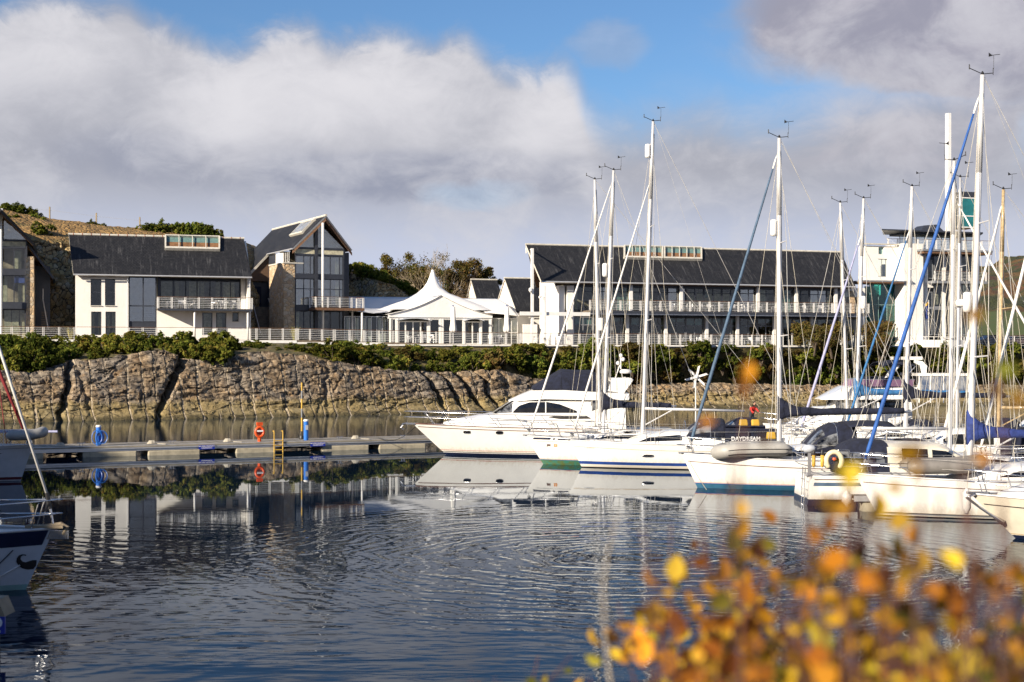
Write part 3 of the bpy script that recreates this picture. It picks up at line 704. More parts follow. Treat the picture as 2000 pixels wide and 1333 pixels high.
# ================================================================== HOUSE B: long white house with slate roof
def house_b():
    F = FB; b = bthing('white_house', 'long white rendered house under a long dark slate roof with a four-pane rooflight', F, 300, 0)
    U = F.U; Z = F.Z; g = 6.84
    uL, u1, u2, uR = U(147), U(251), U(306), U(490); ze = Z(300, 539); zf = Z(380, 604)
    # walls with openings
    W = []
    for (a, c, t, bt) in ((177, 198, 545, 597), (205, 225, 545, 597), (178, 198, 609, 655), (206, 226, 609, 655)): W.append((U(a), U(c), Z(a, bt), Z(a, t)))
    mb = MB(F.M); wall(mb, uL, u1, g, ze, 0, .3, W)
    W2 = []
    for (a, c, t, bt) in ((395, 415, 611, 655), (422, 442, 611, 655), (454, 466, 611, 628)): W2.append((U(a), U(c), Z(a, bt), Z(a, t)))
    wall(mb, u2, uR, g, zf-.16, 0, .3, W2)
    mb.box(uL, uL+.3, .3, 8.6, g, ze); mb.box(uR-.3, uR, .3, 8.6, g, ze); mb.box(uL+.3, uR-.3, 8.3, 8.6, g, ze)
    mb.box(U(470, 1.9), U(479, 1.9), 1.6, 2.0, zf, ze)
    for uu in (uL, uR):      # gable ends
        zr = Z(300, 462, 4.3)-.25; mb.slab([(uu if uu < 0 else uu-.3, 0, ze), (uu if uu < 0 else uu-.3, 8.6, ze), (uu if uu < 0 else uu-.3, 4.3, zr)], (.3, 0, 0))
    mb.build('wall', M_white, b)
    mb = MB(F.M); mb.box(uL+.3, u1-.05, .35, 8.2, zf-.2, zf); mb.box(u2, uR-.3, .35, 8.2, zf-.16, zf-.02); mb.box(uL+.3, uR-.3, 4.5, 4.6, g, ze); mb.box(uL+.3, uR-.3, .3, 8.2, ze-.08, ze-.02)
    mb.box(u1-.15, u1-.05, .35, 4.5, g, ze-.1); mb.box(u2-.02, u2+.1, .35, 4.5, zf, ze-.1)
    mb.build('interior_wall', M_int, b)
    for w_ in W[:2]: window(b, F, *w_, .16, zs=[.5], sill=M_twall)
    for w_ in W[2:]: window(b, F, *w_, .16, zs=[.35])
    for w_ in W2[:2]: window(b, F, *w_, .16)
    window(b, F, *W2[2], .16, sill=M_twall)
    mb = MB(F.M)
    for a, c, z0, z1 in ((316, 338, zf, ze-.4), (372, 392, zf, ze-.4), (440, 462, zf, ze-.4), (179, 184, g, zf-.3), (192, 197, g, zf-.3), (207, 214, g, zf-.3), (219, 225, g, zf-.3), (318, 330, zf, ze-.4), (345, 352, zf, ze-.4), (398, 412, g+.2, zf-.3), (424, 434, g+.2, zf-.3), (395, 402, zf, ze-.4), (425, 432, zf, ze-.4)):
        ua, ub = U(a, .6), U(c, .6); off = 2.0 if z0 >= zf else 0; n = 6
        for i in range(n): x0, x1 = lerp(ua, ub, i/n), lerp(ua, ub, (i+1)/n); mb.slab([(x0, .5+off, z0), (x1, .56+off, z0), (x1, .56+off, z1), (x0, .5+off, z1)], (0, .02, 0))
    mb.build('curtain', M_cream, b)
    # stair bay
    zt = Z(280, 630); window(b, F, u1, u2, zt, ze-.1, .12, xs=[.52], zs=[.36], fw=.12, dp=.16, name='stair_window', pane=M_glasssky)
    box_part(b, F, 'spandrel_panel', M_darkst, u1+.01, u2-.01, .06, .2, g, zt-.01)
    mb = MB(F.M)
    for i in range(14): mb.box(U(284, 2), U(300, 2), 1.0+i*.22, 1.22+i*.22, g+.2+i*.2, g+.24+i*.2)
    mb.slab([(U(284, 2)-.05, 1, g), (U(284, 2)-.05, 4.2, g+3.0), (U(284, 2)-.05, 4.2, g+3.3), (U(284, 2)-.05, 1, g+.3)], (.05, 0, 0)); mb.slab([(U(300, 2), 1, g), (U(300, 2), 4.2, g+3.0), (U(300, 2), 4.2, g+3.3), (U(300, 2), 1, g+.3)], (.05, 0, 0))
    mb.build('staircase', M_whitep, b)
    # recessed upper glazing, soffit, balcony
    a, c = U(312, 2.1), U(469, 2.1)
    window(b, F, a, c, zf, ze-.25, 2.1, xs=[.17, .32, .46, .62, .76, .88], zs=[], fw=.1, dp=.12, name='balcony_window')
    mb = MB(F.M); mb.box(a, c, 2.16, 2.3, ze-.25, ze-.05); mb.box(u2+.1, u2+.35, .3, 2.0, zf, ze-.1); mb.build('dark_fascia', M_darkst, b)
    box_part(b, F, 'soffit', M_timber, u2+.05, uR-.05, -.2, 2.05, ze-.06, ze-.012)
    bz = zf; b0, b1 = U(308, -1.9), U(493, -1.9)
    mb = MB(F.M); mb.box(b0, b1, -1.9, -.005, bz-.14, bz-.02, 0); mb.box(b0, b1, -1.96, -1.9, bz-.24, bz-.03, 1); mb.box(b0, b1, -.005+.01, 1.95, bz-.018, bz, 0)
    mb.build('balcony_floor', [M_deckb, M_darkst], b)
    rail('balcony_railing', None, F.P(b0+.05, -1.85, bz-.02), F.P(b1-.05, -1.85, bz-.02), parent=b)
    rail('balcony_railing', None, F.P(b0+.05, -1.72, bz-.02), F.P(b0+.05, -.05, bz-.02), parent=b, sp=1.7)
    for px in (380, 484):
        uu = U(px, -1.7); MB(F.M).tube((uu, -1.7, g), (uu, -1.7, bz-.14), .1, n=12).build('column', M_whitep, b, smooth=True)
    # roof
    zr = Z(300, 462, 4.3); eL, eR = U(143, -.6), U(492, -.6); rL, rR = U(134, 4.3), U(476, 4.3); zee = Z(300, 537.5, -.6)
    r = roof_plane(b, F, (eL, -.6, zee), (eR, -.6, zee), (rR, 4.3, zr), (rL, 4.3, zr))
    roof_plane(b, F, (eR, 9.2, zee), (eL, 9.2, zee), (rL, 4.32, zr), (rR, 4.32, zr))
    mb = MB(F.M); mb.tube((rL-.05, 4.3, zr+.02), (rR+.05, 4.3, zr+.02), .11, n=8)
    mb.build('ridge_cap', M_twall, r)
    mb = MB(F.M)
    x = rL+.4
    while x < rR: mb.tube((x, 4.3, zr+.02), (x+.07, 4.3, zr+.02), .125, n=8); x += .85
    mb.build('ridge_joint', pm('terracotta', (.34, .12, .07), .8), r)
    MB(F.M).tube((eL, -.70, zee-.10), (eR, -.70, zee-.10), .075, n=8).build('gutter', M_alu, r)
    for px in (249, 488): uu = U(px, -.12); MB(F.M).tube((uu, -.12, g), (uu, -.12, zee-.3), .05, n=8).build('downpipe', M_alu, r)
    # rooflight
    def onroof(px, t, off):  # t 0 eave..1 ridge
        v = lerp(-.6, 4.3, t); u = U(px, v); return Vector((u, v-off*.64, lerp(zee, zr, t)+off*.77))
    rooflight(b, F, onroof, 323, 428, .66, .985, 4, r)
    return b
def rooflight(b, F, onroof, p0, p1, t0, t1, n, r):
    mb = MB(F.M); fr = .16
    def bar(pa, ta, pb, tb, w=.07, h0=0.0, h1=.30, m=0):
        A0, B0, A1, B1 = onroof(pa, ta, h0), onroof(pb, tb, h0), onroof(pa, ta, h1), onroof(pb, tb, h1)
        d = (B0-A0).normalized(); s = d.cross(A1-A0).normalized()*w
        mb.hexa([A0-s, A0+s, B0+s, B0-s, A1-s, A1+s, B1+s, B1-s], m)
    bar(p0, t0, p0, t1); bar(p1, t0, p1, t1); bar(p0-1, t0, p1+1, t0, .14); bar(p0-1, t1, p1+1, t1)
    for i in range(1, n): p = lerp(p0, p1, i/n); bar(p, t0, p, t1, .035, .22, .32)
    o = mb.build('rooflight', M_twall, b)
    ext = lambda t: onroof
    tm = lerp(t0, t1, .58)
    MB(F.M).add([onroof(p0, t0, .06), onroof(p1, t0, .06), onroof(p1, tm, .06), onroof(p0, tm, .06)], [(0, 1, 2, 3)]).build('timber_lining', pm('pine_lining', (.42, .20, .09), .6, var=.2, vs=3), o)
    MB(F.M).add([onroof(p0, tm, .05), onroof(p1, tm, .05), onroof(p1, t1, .05), onroof(p0, t1, .05)], [(0, 1, 2, 3)]).build('teal_reflection', M_teal, o)  # teal sheet painted in place of the reflection in the upper glass
    MB(F.M).add([onroof(p0, t0, .26), onroof(p1, t0, .26), onroof(p1, t1, .26), onroof(p0, t1, .26)], [(0, 1, 2, 3)]).build('pane', M_glass, o)
    return o
house_b()

# ================================================================== HOUSE A: gable at the left edge
def house_a():
    F = FB; b = bthing('gable_house', 'glazed gable house cut by the left photo edge, with a stone pier at its right', F, 20, 0); U, Z = F.U, F.Z; g = 6.84
    ux = U(3); ap = Z(3, 413, 0); hw = U(68)-ux; zs = Z(68, 476)
    dy = -.9
    for s in (1, -1):     # raked roof planes with apex pushed forward
        a_, b_ = (ux+s*hw, -.5, zs), (ux+s*hw, 14, zs); c_, d_ = (ux, 14, ap), (ux, -3.4, ap)
        r = roof_plane(b, F, a_, b_, c_, d_, .28, sm=M_darkst) if s > 0 else roof_plane(b, F, b_, a_, d_, c_, .28, sm=M_darkst)
    zl0, zl1 = Z(60, 477), Z(106, 541); ul0, ul1 = U(60, 1.5), U(106, 1.5)
    roof_plane(b, F, (ul1, 1.5, zl1), (ul1, 14, zl1), (ul0-.4, 14, zl0+.45), (ul0-.4, 1.5, zl0+.45), .22, name='lower_roof', sm=M_darkst)
    # glazing bands
    p0, p1 = U(-45), U(50)
    def band(y0, y1, n=4, nm='window', **k): return window(b, F, p0, p1, Z(25, y1), Z(25, y0), 0, xs=[.5-.012, .5+.015, .76, .26] if n == 4 else [i/n for i in range(1, n)], fw=.09, dp=.12, name=nm, **k)
    band(485, 527); band(538, 592, 4); band(604, 650, 2)
    mb = MB(F.M)
    for y0, y1, vv in ((468, 472, -.10), (482, 485, -.10), (527, 538, -.14), (592, 604, -.5)): mb.box(p0-.05, p1+.1, vv, .1, Z(25, y1), Z(25, y0))
    mb.box(p1+.002, p1+.14, -.1, .15, g, Z(25, 470)); mb.build('steel_frame', M_darkst, b)
    box_part(b, F, 'transom_panel', M_cream, p0, p1, -.03, .05, Z(25, 482), Z(25, 472))
    zb = Z(25, 468)
    mb = MB(F.M); k = (ap-.5-zb)/hw
    mb.slab([(p0, -.02, zb), (p1, -.02, zb), (p1, -.02, max(zb+.05, ap-.45-(p1-ux)*(ap-zs)/hw)), (ux, -.02, ap-.45), (p0, -.02, max(zb+.05, ap-.45-(ux-p0)*(ap-zs)/hw))], (0, .03, 0))
    mb.build('gable_pane', M_glasssky, b)
    box_part(b, F, 'stone_pier', M_stone, U(51), U(66), -.35, 3.5, g, Z(58, 502))
    mb = MB(F.M); mb.box(U(66)+.01, U(98, 4), 4, 4.2, g, Z(80, 520, 4)); mb.box(U(66)-.3, U(66)-.05, 3.5, 9, g, Z(66, 500)); mb.box(p0-.4, U(60), 8.8, 9, g, zs)
    mb.build('dark_wall', M_darkst, b)
    mb = MB(F.M)
    for px, z0, z1 in ((8, Z(20, 590), Z(20, 540)), (42, Z(20, 590), Z(20, 540)), (30, g, Z(20, 606)), (15, g, Z(20, 606)), (46, g, Z(20, 606)), (35, Z(20, 525), Z(20, 488))):
        u_ = U(px, 1); mb.box(u_-.3, u_+.3, .9, .95, z0, z1)
    mb.build('curtain', M_cream, b)
    MB(F.M).box(U(28, .2), U(48, .2), .14, .17, Z(38, 553), Z(38, 538)).build('blue_blind', pm('blue_blind', (.08, .12, .42), .7), b)
    mb = MB(F.M)
    for zz in (Z(25, 532), Z(25, 598)): mb.box(p0, p1, .15, 8.8, zz-.1, zz)
    mb.box(p0, p1, 5, 5.1, g, ap-2.5); mb.build('interior_wall', M_int, b)
    mb = MB(F.M); uu = U(2, -1.6); mb.tube((uu, -1.6, g), (uu, -1.6, Z(2, 420, -1.6)), .11, n=12); mb.box(uu-.14, uu+.14, -1.9, -1.0, Z(2, 426, -1.6), Z(2, 408, -1.6)); mb.build('column', M_whitep, b)
    # outside stair
    mb = MB(F.M)
    for i in range(16): mb.box(U(80, 2), U(92, 2), 1.2+i*.16, 1.4+i*.16, g+i*.18, g+i*.18+.05)
    mb.build('stair', M_deckb, b)
    MB(F.M).path([(U(94, 1.2), 1.2, g+1), (U(84, 3.6), 3.6, g+3.9), (U(84, 3.6), 3.6, g+5)], .05).build('stair_rail', M_alu, b)
house_a()

# ================================================================== HOUSE C: tall glazed gable with stone pier
def house_c():
    F = FC; b = bthing('glass_gable_house', 'tall steep-roofed house with glazed gable, stone pier and white column beside the marquee', F, 620, 0); U, Z = F.U, F.Z; g = 6.84
    ze = Z(576, 485); W = 5.9; um = W/2; ap = Z(630, 423); sl = (ap-ze)/(um+.3)
    L = 17.0; vf = -1.2
    zE = lambda u: ap-sl*abs(u-um)
    # left plane front part, rear catslide part, right plane
    r = roof_plane(b, F, (-.3, L, ze), (-.3, -.25, ze), (um, vf, ap), (um, L, ap), .16, sm=M_grey)
    roof_plane(b, F, (-2.3, L, zE(-2.3)), (-2.3, 8.4, zE(-2.3)), (-.302, 8.4, ze), (-.302, L, ze), .26, name='catslide_roof')
    roof_plane(b, F, (W+.3, -.25, ze), (W+.3, L, ze), (um+.004, L, ap), (um+.004, vf, ap), .16, sm=M_grey)
    MB(F.M).tube((um, vf-.1, ap), (um, L, ap), .12, n=8).build('ridge_cap', M_twall, r)
    MB(F.M).tube((-.38, -.3, ze-.1), (-.38, 8.4, ze-.1), .07, n=8).build('gutter', M_alu, r)
    # barge timber under the raked verge
    mb = MB(F.M)
    for s, ue in ((-1, -.3), (1, W+.3)):
        A, B = Vector((um, vf+.05, ap-.28)), Vector((ue, -.2, ze-.28)); mb.hexa([A+Vector((0, 0, -.3)), B+Vector((0, 0, -.3)), B+Vector((0, .12, -.3)), A+Vector((0, .12, -.3)), A, B, B+Vector((0, .12, 0)), A+Vector((0, .12, 0))])
    mb.build('bargeboard', M_timber, b)
    # glazing of the front
    u0, u1 = .02, U(670); cx = U(616.5)
    def X(px): return (U(px)-u0)/(u1-u0)
    bands = [(500, 537), (545, 598), (607, 662)]
    for y0, y1 in bands: window(b, F, u0, u1, Z(620, y1), Z(620, y0), 0, xs=[X(593), X(606), X(645), X(663)], zs=[.62] if y0 == 545 else [], fw=.09, dp=.1, pane=M_glass if y0 == 607 else M_glasssky)
    box_part(b, F, 'transom_panel', M_cream, u0, u1, -.03, .05, Z(620, 497), Z(620, 488))
    mb = MB(F.M)
    for y0, y1, vv in ((484, 488, -.08), (497, 500, -.08), (537, 545, -.12), (598, 607, -.15)): mb.box(u0, u1+.1, vv, .12, Z(620, y1), Z(620, y0))
    mb.box(cx-.18, cx+.18, -.22, -.16, g, zE(cx)-.4); mb.box(u1+.001, u1+.22, -.1, .2, g, ze); mb.build('steel_frame', M_darkst, b)
    zb = Z(620, 484)
    MB(F.M).slab([(.25, -.02, zb), (W-.25, -.02, zb), (um, -.02, ap-.45)], (0, .03, 0)).build('gable_pane', M_glasssky, b)
    MB(F.M).slab([(.35, 1.5, zb), (W-.35, 1.5, zb), (um, 1.5, ap-.75)], (0, .03, 0)).build('gable_lining', M_white, b)
    mb = MB(F.M); mb.box(W-.12, W+.1, .2, L-.5, g, ze-.25); mb.box(-.12, .0, 5.2, L-.5, g, ze-.3); mb.box(-.12, W, L-.6, L-.4, g, ze); mb.box(u1+.25, W-.13, .1, .25, g, ze-.3); mb.build('wall', M_darkst, b)
    mb = MB(F.M); mb.box(0.02, W-.15, .15, L-1, Z(620, 541)-.1, Z(620, 541)); mb.box(0.02, W-.15, .15, L-1, Z(620, 602)-.1, Z(620, 602)); mb.box(.02, W-.15, 5, 5.1, g, ze); mb.build('interior_wall', M_int, b)
    mb = MB(F.M)
    for px, y0, y1 in ((577, 545, 597), (659, 545, 597), (580, 610, 655), (658, 502, 535)): u_ = U(px, .5); mb.box(u_-.22, u_+.22, .45, .5, Z(px, y1), Z(px, y0))
    mb.build('curtain', M_cream, b)
    # stone pier with stepped cap
    zt = Z(560, 515); zt2 = Z(540, 519, 4)
    box_part(b, F, 'stone_pier', M_stone, -1.2, -.02, 0, 4.9, g, zt)
    box_part(b, F, 'pier_cap', M_twall, -1.27, .9, -.08, 4.97, zt+.002, zt+.14)
    box_part(b, F, 'upper_wall', M_white, -.4, -.2, 2.9, 5.2, zt+.15, ze-.3)
    mb = MB(F.M); mb.box(-.3, -.22, .9, 2.8, zt+.25, ze-.35); o = mb.build('window', M_glassdk, b)
    mb = MB(F.M)
    for v in (.9, 1.5, 2.1, 2.75): mb.box(-.34, -.3, v, v+.07, zt+.25, ze-.35)
    mb.box(-.34, -.3, .9, 2.8, zt+.2, zt+.27); mb.build('window_frame', M_whitep, o)
    # timber-clad wall and entrance under the catslide
    v = 8.6
    MB(F.M).slab([(-2.25, v, zE(-2.3)-.3), (-.1, v, ze-.35), (-.1, v, Z(520, 550, v)), (-2.25, v, Z(520, 550, v))], (0, .15, 0)).build('timber_gable', M_boards, b)
    MB(F.M).box(-2.2, -.1, v+.3, v+.4, g, Z(520, 552, v)).build('entrance_wall', M_darkst, b)
    z1 = Z(507, 600, v)
    box_part(b, F, 'door', M_navy, -1.9, -.9, v+.2, v+.28, z1, Z(507, 560, v))
    mb = MB(F.M)
    for i in range(15): mb.box(-2.1, -.2-1.1*0, 5.0+i*.22, 5.3+i*.22, g+(z1-g)*i/15-.02, g+(z1-g)*(i+1)/15)
    mb.box(-2.1, -.2, 8.3, v+.25, z1-.15, z1); mb.build('entrance_steps', M_deckb, b)
    for uu in (-2.15, -.25): MB(F.M).path([(uu, 4.9, g+.9), (uu, 8.2, z1+.9), (uu, 8.5, z1+.9)], .04).build('stair_rail', M_alu, b)
    # column & balcony
    vc = -1.15; uc = U(630.5, vc); MB(F.M).tube((uc, vc, g), (uc, vc, zE(uc)-.45), .13, n=12).build('column', M_whitep, b, smooth=True)
    vb = -2.3; bz = Z(640, 601, vb); b0, b1 = U(617, vb), U(711, vb)
    mb = MB(F.M); mb.box(b0, b1, vb, -.16, bz-.14, bz, 0); mb.box(b0-.03, b1+.03, vb-.06, vb-.001, bz-.3, bz-.02, 1); mb.box(b0-.06, b0-.001, vb, -.2, bz-.3, bz-.02, 1)
    mb.build('balcony_floor', [M_deckb, M_timber], b)
    rail('balcony_railing', None, F.P(b0+.03, vb+.06, bz), F.P(b1-.05, vb+.06, bz), parent=b)
    rail('balcony_railing', None, F.P(b0+.03, vb+.2, bz), F.P(b0+.03, -.25, bz), parent=b, sp=2)
    rail('balcony_railing', None, F.P(b1-.05, vb+.2, bz), F.P(b1-.05, -.2, bz), parent=b, sp=2)
    for px, vv in ((707, vb+.15), (688, -.4)):
        uu = U(px, vv); MB(F.M).tube((uu, vv, g-.3), (uu, vv, bz-.15), .1, n=12).build('column', M_whitep, b, smooth=True)
    # rooflight on the left slope
    def pt(t, v, off=0): u = lerp(-.3, um, t); return Vector((u-.7*off, v, lerp(ze, ap, t)+.7*off))
    mb = MB(F.M); va, vb2, ta, tb = 1.4, 5.0, .50, .90
    for v in (va, vb2): mb.hexa([pt(ta, v-.06), pt(ta, v+.06), pt(tb, v+.06), pt(tb, v-.06), pt(ta, v-.06, .25), pt(ta, v+.06, .25), pt(tb, v+.06, .25), pt(tb, v-.06, .25)])
    for i in range(1, 5): v = lerp(va, vb2, i/5); mb.hexa([pt(ta, v-.03, .15), pt(ta, v+.03, .15), pt(tb, v+.03, .15), pt(tb, v-.03, .15), pt(ta, v-.03, .26), pt(ta, v+.03, .26), pt(tb, v+.03, .26), pt(tb, v-.03, .26)])
    for t in (ta, tb): mb.hexa([pt(t-.03, va-.3), pt(t+.02, va-.3), pt(t+.02, vb2+.3), pt(t-.03, vb2+.3), pt(t-.03, va-.3, .24), pt(t+.02, va-.3, .24), pt(t+.02, vb2+.3, .24), pt(t-.03, vb2+.3, .24)])
    o = mb.build('rooflight', M_twall, b)
    MB(F.M).add([pt(ta, va, .2), pt(ta, vb2, .2), pt(tb, vb2, .2), pt(tb, va, .2)], [(0, 1, 2, 3)]).build('pane', pm('skylight_pane', (.10, .20, .42), .08, var=.4, vs=1), o)
house_c()

# ================================================================== two small slate-roofed wings behind the tent
def wing(name, label, pxa, pya, pxf, pyf, vfront, depth, pxr):
    F = FB; b = bthing(name, label, F, pxf, vfront); U, Z = F.U, F.Z; g = 6.4
    vm = vfront+depth/2; u0 = U(pxf, vfront); zE = Z(pxf, pyf, vfront); zR = Z(pxa, pya, vm); u1 = U(pxr, vfront)
    mb = MB(F.M); mb.slab([(u0+.1, vfront+.2, g), (u0+.1, vfront+depth-.2, g), (u0+.1, vfront+depth-.2, zE), (u0+.1, vm, zR-.2), (u0+.1, vfront+.2, zE)], (.3, 0, 0))
    mb.box(u0+.4, u1, vfront+.2, vfront+.4, g, zE-.1); mb.build('wall', M_white, b)
    r = roof_plane(b, F, (u0, vfront-.3, zE-.3), (u1, vfront-.3, zE-.3), (u1, vm, zR), (u0, vm, zR))
    roof_plane(b, F, (u1, vfront+depth+.3, zE-.3), (u0, vfront+depth+.3, zE-.3), (u0, vm+.005, zR), (u1, vm+.005, zR))
    MB(F.M).tube((u0-.05, vm, zR), (u1, vm, zR), .1, n=8).build('ridge_cap', M_twall, r)
    MB(F.M).tube((u0, vfront-.4, zE-.42), (u1, vfront-.4, zE-.42), .07, n=8).build('gutter', M_alu, r)
    return b
wing('slate_wing', 'small slate-roofed wing with white gable directly behind the tent, left of its larger neighbour', 915, 546, 933, 592, 18, 6, 985)
wing('slate_wing', 'larger slate-roofed wing with white gable between the tent and the long restaurant building', 971, 543, 1008, 606, 8.5, 9, 1096)

# ================================================================== LONG RESTAURANT BUILDING
def restaurant():
    F = FB; b = bthing('restaurant_building', 'long two-storey glazed restaurant building with slate roof, balcony and white columns', F, 1350, 0); U, Z = F.U, F.Z; g = 6.45
    zr = Z(1300, 484.5, 4.0); ze = Z(1300, 553, -1.1); rL, rR = U(1027, 4.0), U(1643, 4.0); eL, eR = U(1057, -1.1), U(1671, -1.1)
    r = roof_plane(b, F, (eL, -1.1, ze), (eR, -1.1, ze), (rR, 4, zr), (rL, 4, zr), .25)
    roof_plane(b, F, (eR, 9.1, ze), (U(1046, 9.1), 9.1, ze), (rL+.02, 4.005, zr), (rR, 4.005, zr), .25)
    MB(F.M).tube((rL-.05, 4, zr+.02), (rR+.05, 4, zr+.02), .11, n=8).build('ridge_cap', M_twall, r)
    MB(F.M).tube((eL, -1.2, ze-.1), (eR, -1.2, ze-.1), .08, n=8).build('gutter', M_alu, r)
    zf = Z(1300, 608, -2.2); zs = ze-.45
    def onroof(px, t, off):
        v = lerp(-1.1, 4, t); u = U(px, v); return Vector((u, v-off*.62, lerp(ze, zr, t)+off*.78))
    rooflight(b, F, onroof, 1219, 1293, .66, .985, 5, r); rooflight(b, F, onroof, 1297, 1369, .66, .985, 5, r)
    u0, u1 = U(1121), U(1690); a1 = U(1648)
    n = 15; W = (a1-u0)/n
    soff = box_part(b, F, 'soffit', M_timber, u0, eR-.3, -1.0, .3, zs+.22, zs+.3)
    for i in range(n):
        x0, x1 = u0+W*i, u0+W*(i+1)
        window(b, F, x0+.02, x1-.02, zf+.05, zs, .05, xs=[.5], zs=[.80], fw=.08, dp=.1, name='upper_window', pane=M_glasssky if i % 4 == 1 else M_glass)
        window(b, F, x0+.02, x1-.02, g, zf-.62, .05, xs=[.48], zs=[.72], fw=.09, dp=.1, name='lower_window', fm=M_grey)
    mb = MB(F.M); mb.box(u0, a1, -.02, .18, zf-.55, zf-.02); mb.box(u0, a1, -.03, .2, zs+.0, zs+.2); mb.build('dark_fascia', M_darkst, b)
    mb = MB(F.M); mb.box(u0, u1, 6.8, 7.0, g, zs+.3); mb.box(u0, u1, .3, 6.8, zf-.3, zf-.02); mb.box(u0, u1, .3, 6.8, g-.1, g+.02)
    mb.box(u0, u1, .3, 6.8, zs+.25, zs+.3); mb.build('interior_wall', M_int, b)
    # blinds behind the lower windows, cream panels and round mirrors upstairs
    mb = MB(F.M)
    for i in range(n):
        if i % 5 == 4: continue
        x0, x1 = u0+W*i+.1, u0+W*(i+1)-.1; d = .42 if i % 3 else .75
        mb.box(x0, x1, .25, .28, zf-.65-d, zf-.66)
        if i in (2, 9, 11): mb.box(x0, x1, .35, .38, zf+.1, zs-.1)
    mb.build('blind', M_teal, b)
    mb = MB(F.M)
    for i in range(n):
        x0 = u0+W*i
        if i in (5, 6, 7, 8): mb.box(x0+.15, x0+W*.9, 2.2, 2.3, zf, zs-.3)
        elif i in (1, 3, 10, 13): mb.box(x0+.1, x0+W*.62, .4, .45, zf, zs)
        elif i % 2 == 0: mb.box(x0+.1, x0+.55, .5, .55, zf, zs); mb.box(x0+W-.5, x0+W-.1, .5, .55, g, zf-.7)
    mb.build('curtain', M_cream, b)
    for px in (1378, 1455):
        uu = U(px, 2.1); o = MB(F.M).lathe([(.42, -.03), (.55, 0), (.42, .03)], 20, (uu, 2.12, Z(px, 575, 2.1)), 'Y').build('round_mirror_frame', M_cream, b)
        MB(F.M).lathe([(.42, -.02), (.42, .02)], 20, (uu, 2.05, Z(px, 575, 2.1)), 'Y').build('mirror', M_teal, o)
    # columns
    x = U(1180)
    for px in (1232, 1330, 1480, 1555, 1632):
        uu = U(px, -.25); MB(F.M).box(uu-.17, uu+.17, -.4, -.1, zf+.002, zs+.2).build('column', M_whitep, b)
    for px in (1225, 1300, 1380, 1440, 1512, 1585, 1640):
        uu = U(px, -.3); MB(F.M).box(uu-.16, uu+.16, -.45, -.15, g, zf-.2).build('column', M_whitep, b)
    # balcony
    b0, b1 = U(1152, -2.2), U(1698, -2.2)
    mb = MB(F.M); mb.box(b0, b1, -2.2, -.03, zf-.16, zf, 0); mb.box(b0, b1, -2.27, -2.2, zf-.30, zf-.02, 1); mb.box(b0, b1, -2.0, -1.9, zf-.42, zf-.17, 2)
    mb.build('balcony_floor', [M_deckb, M_darkst, M_alu], b)
    rail('balcony_railing', None, F.P(b0+.05, -2.12, zf), F.P(b1-.05, -2.12, zf), parent=b, sp=1.12)
    # left end: white walls, portal frame, lobby glass
    mb = MB(F.M)
    for pa, pb, v, y0, y1 in ((1092, 1103, .1, 558, 670), (1108, 1121, -.1, 558, 670)): box_part(b, F, 'wall_panel', M_white, U(pa, v), U(pb, v), v, v+2.5, g, Z(pa, y0, v))
    mb.box(U(1085, 1.5), U(1092, .2), 1.5, 6.8, g, ze+.3); mb.box(U(1040, -1.6), U(1068, -1.6), 1.6, 1.8, g, Z(1050, 634, 1.6)); mb.box(u1-.4, u1, .3, 6.8, g, zs+.3); mb.box(a1, u1, .05, .3, zf+1.9, zs+.3)
    mb.build('white_wall', M_white, b)
    box_part(b, F, 'stone_panel', M_stone, U(1660), U(1669), -.05, .3, zf, zs)
    window(b, F, a1+.02, U(1659), zf+.05, zs, .05, name='end_window'); window(b, F, a1+.05, U(1690)-.45, g, zf-.6, .05, nx=2, name='end_window')
    window(b, F, U(1104), U(1107.5), g, zs, .3, name='lobby_window')
    for px, y0, v in ((1039.5, 505, -2.0), (1064.5, 558, -2.4)):
        uu = U(px, v); z1 = Z(px, y0, v) if y0 > 520 else zr-.9
        MB(F.M).box(uu-.13, uu+.13, v-.13, v+.13, g-.2, z1).build('portal_column', M_whitep, b)
    uu = U(1039.5, -2); MB(F.M).tube((uu, -2, zr-1.0), (U(1036, 3.6), 3.6, zr-.6), .08).build('roof_beam', M_whitep, b)
    zb = Z(1080, 613, -2.2); MB(F.M).box(U(1015, -2.15), b0-.02, -2.35, -2.16, zb-.22, zb+.17).build('portal_beam', M_whitep, b)
    mb = MB(F.M); uu = U(1064, -2.4); mb.path([(uu, -2.5, Z(1064, 582, -2.5)), (uu-.5, -2.6, Z(1064, 579, -2.5))], .04); mb.lathe([(.02, 0), (.13, -.08), (.14, -.2), (.08, -.3)], 10, (uu-.6, -2.6, Z(1064, 578, -2.5)))
    uu = U(1037, -2.1); mb.lathe([(.05, 0), (.2, -.1), (.2, -.35), (.08, -.5)], 10, (uu-.1, -2.3, Z(1037, 562, -2.3)))
    mb.build('floodlight', M_whitep, b)
    MB(F.M).slab([(U(1029, 4), 3.9, zr-.5), (U(1027, 4)-.02, 3.9, zr-.35), (U(1027, 4)-.02, 3.9, zr-.95), (U(1029, 4), 3.9, zr-.95)], (0, .15, 0)).build('gable_lamp', M_whitep, b)
restaurant()

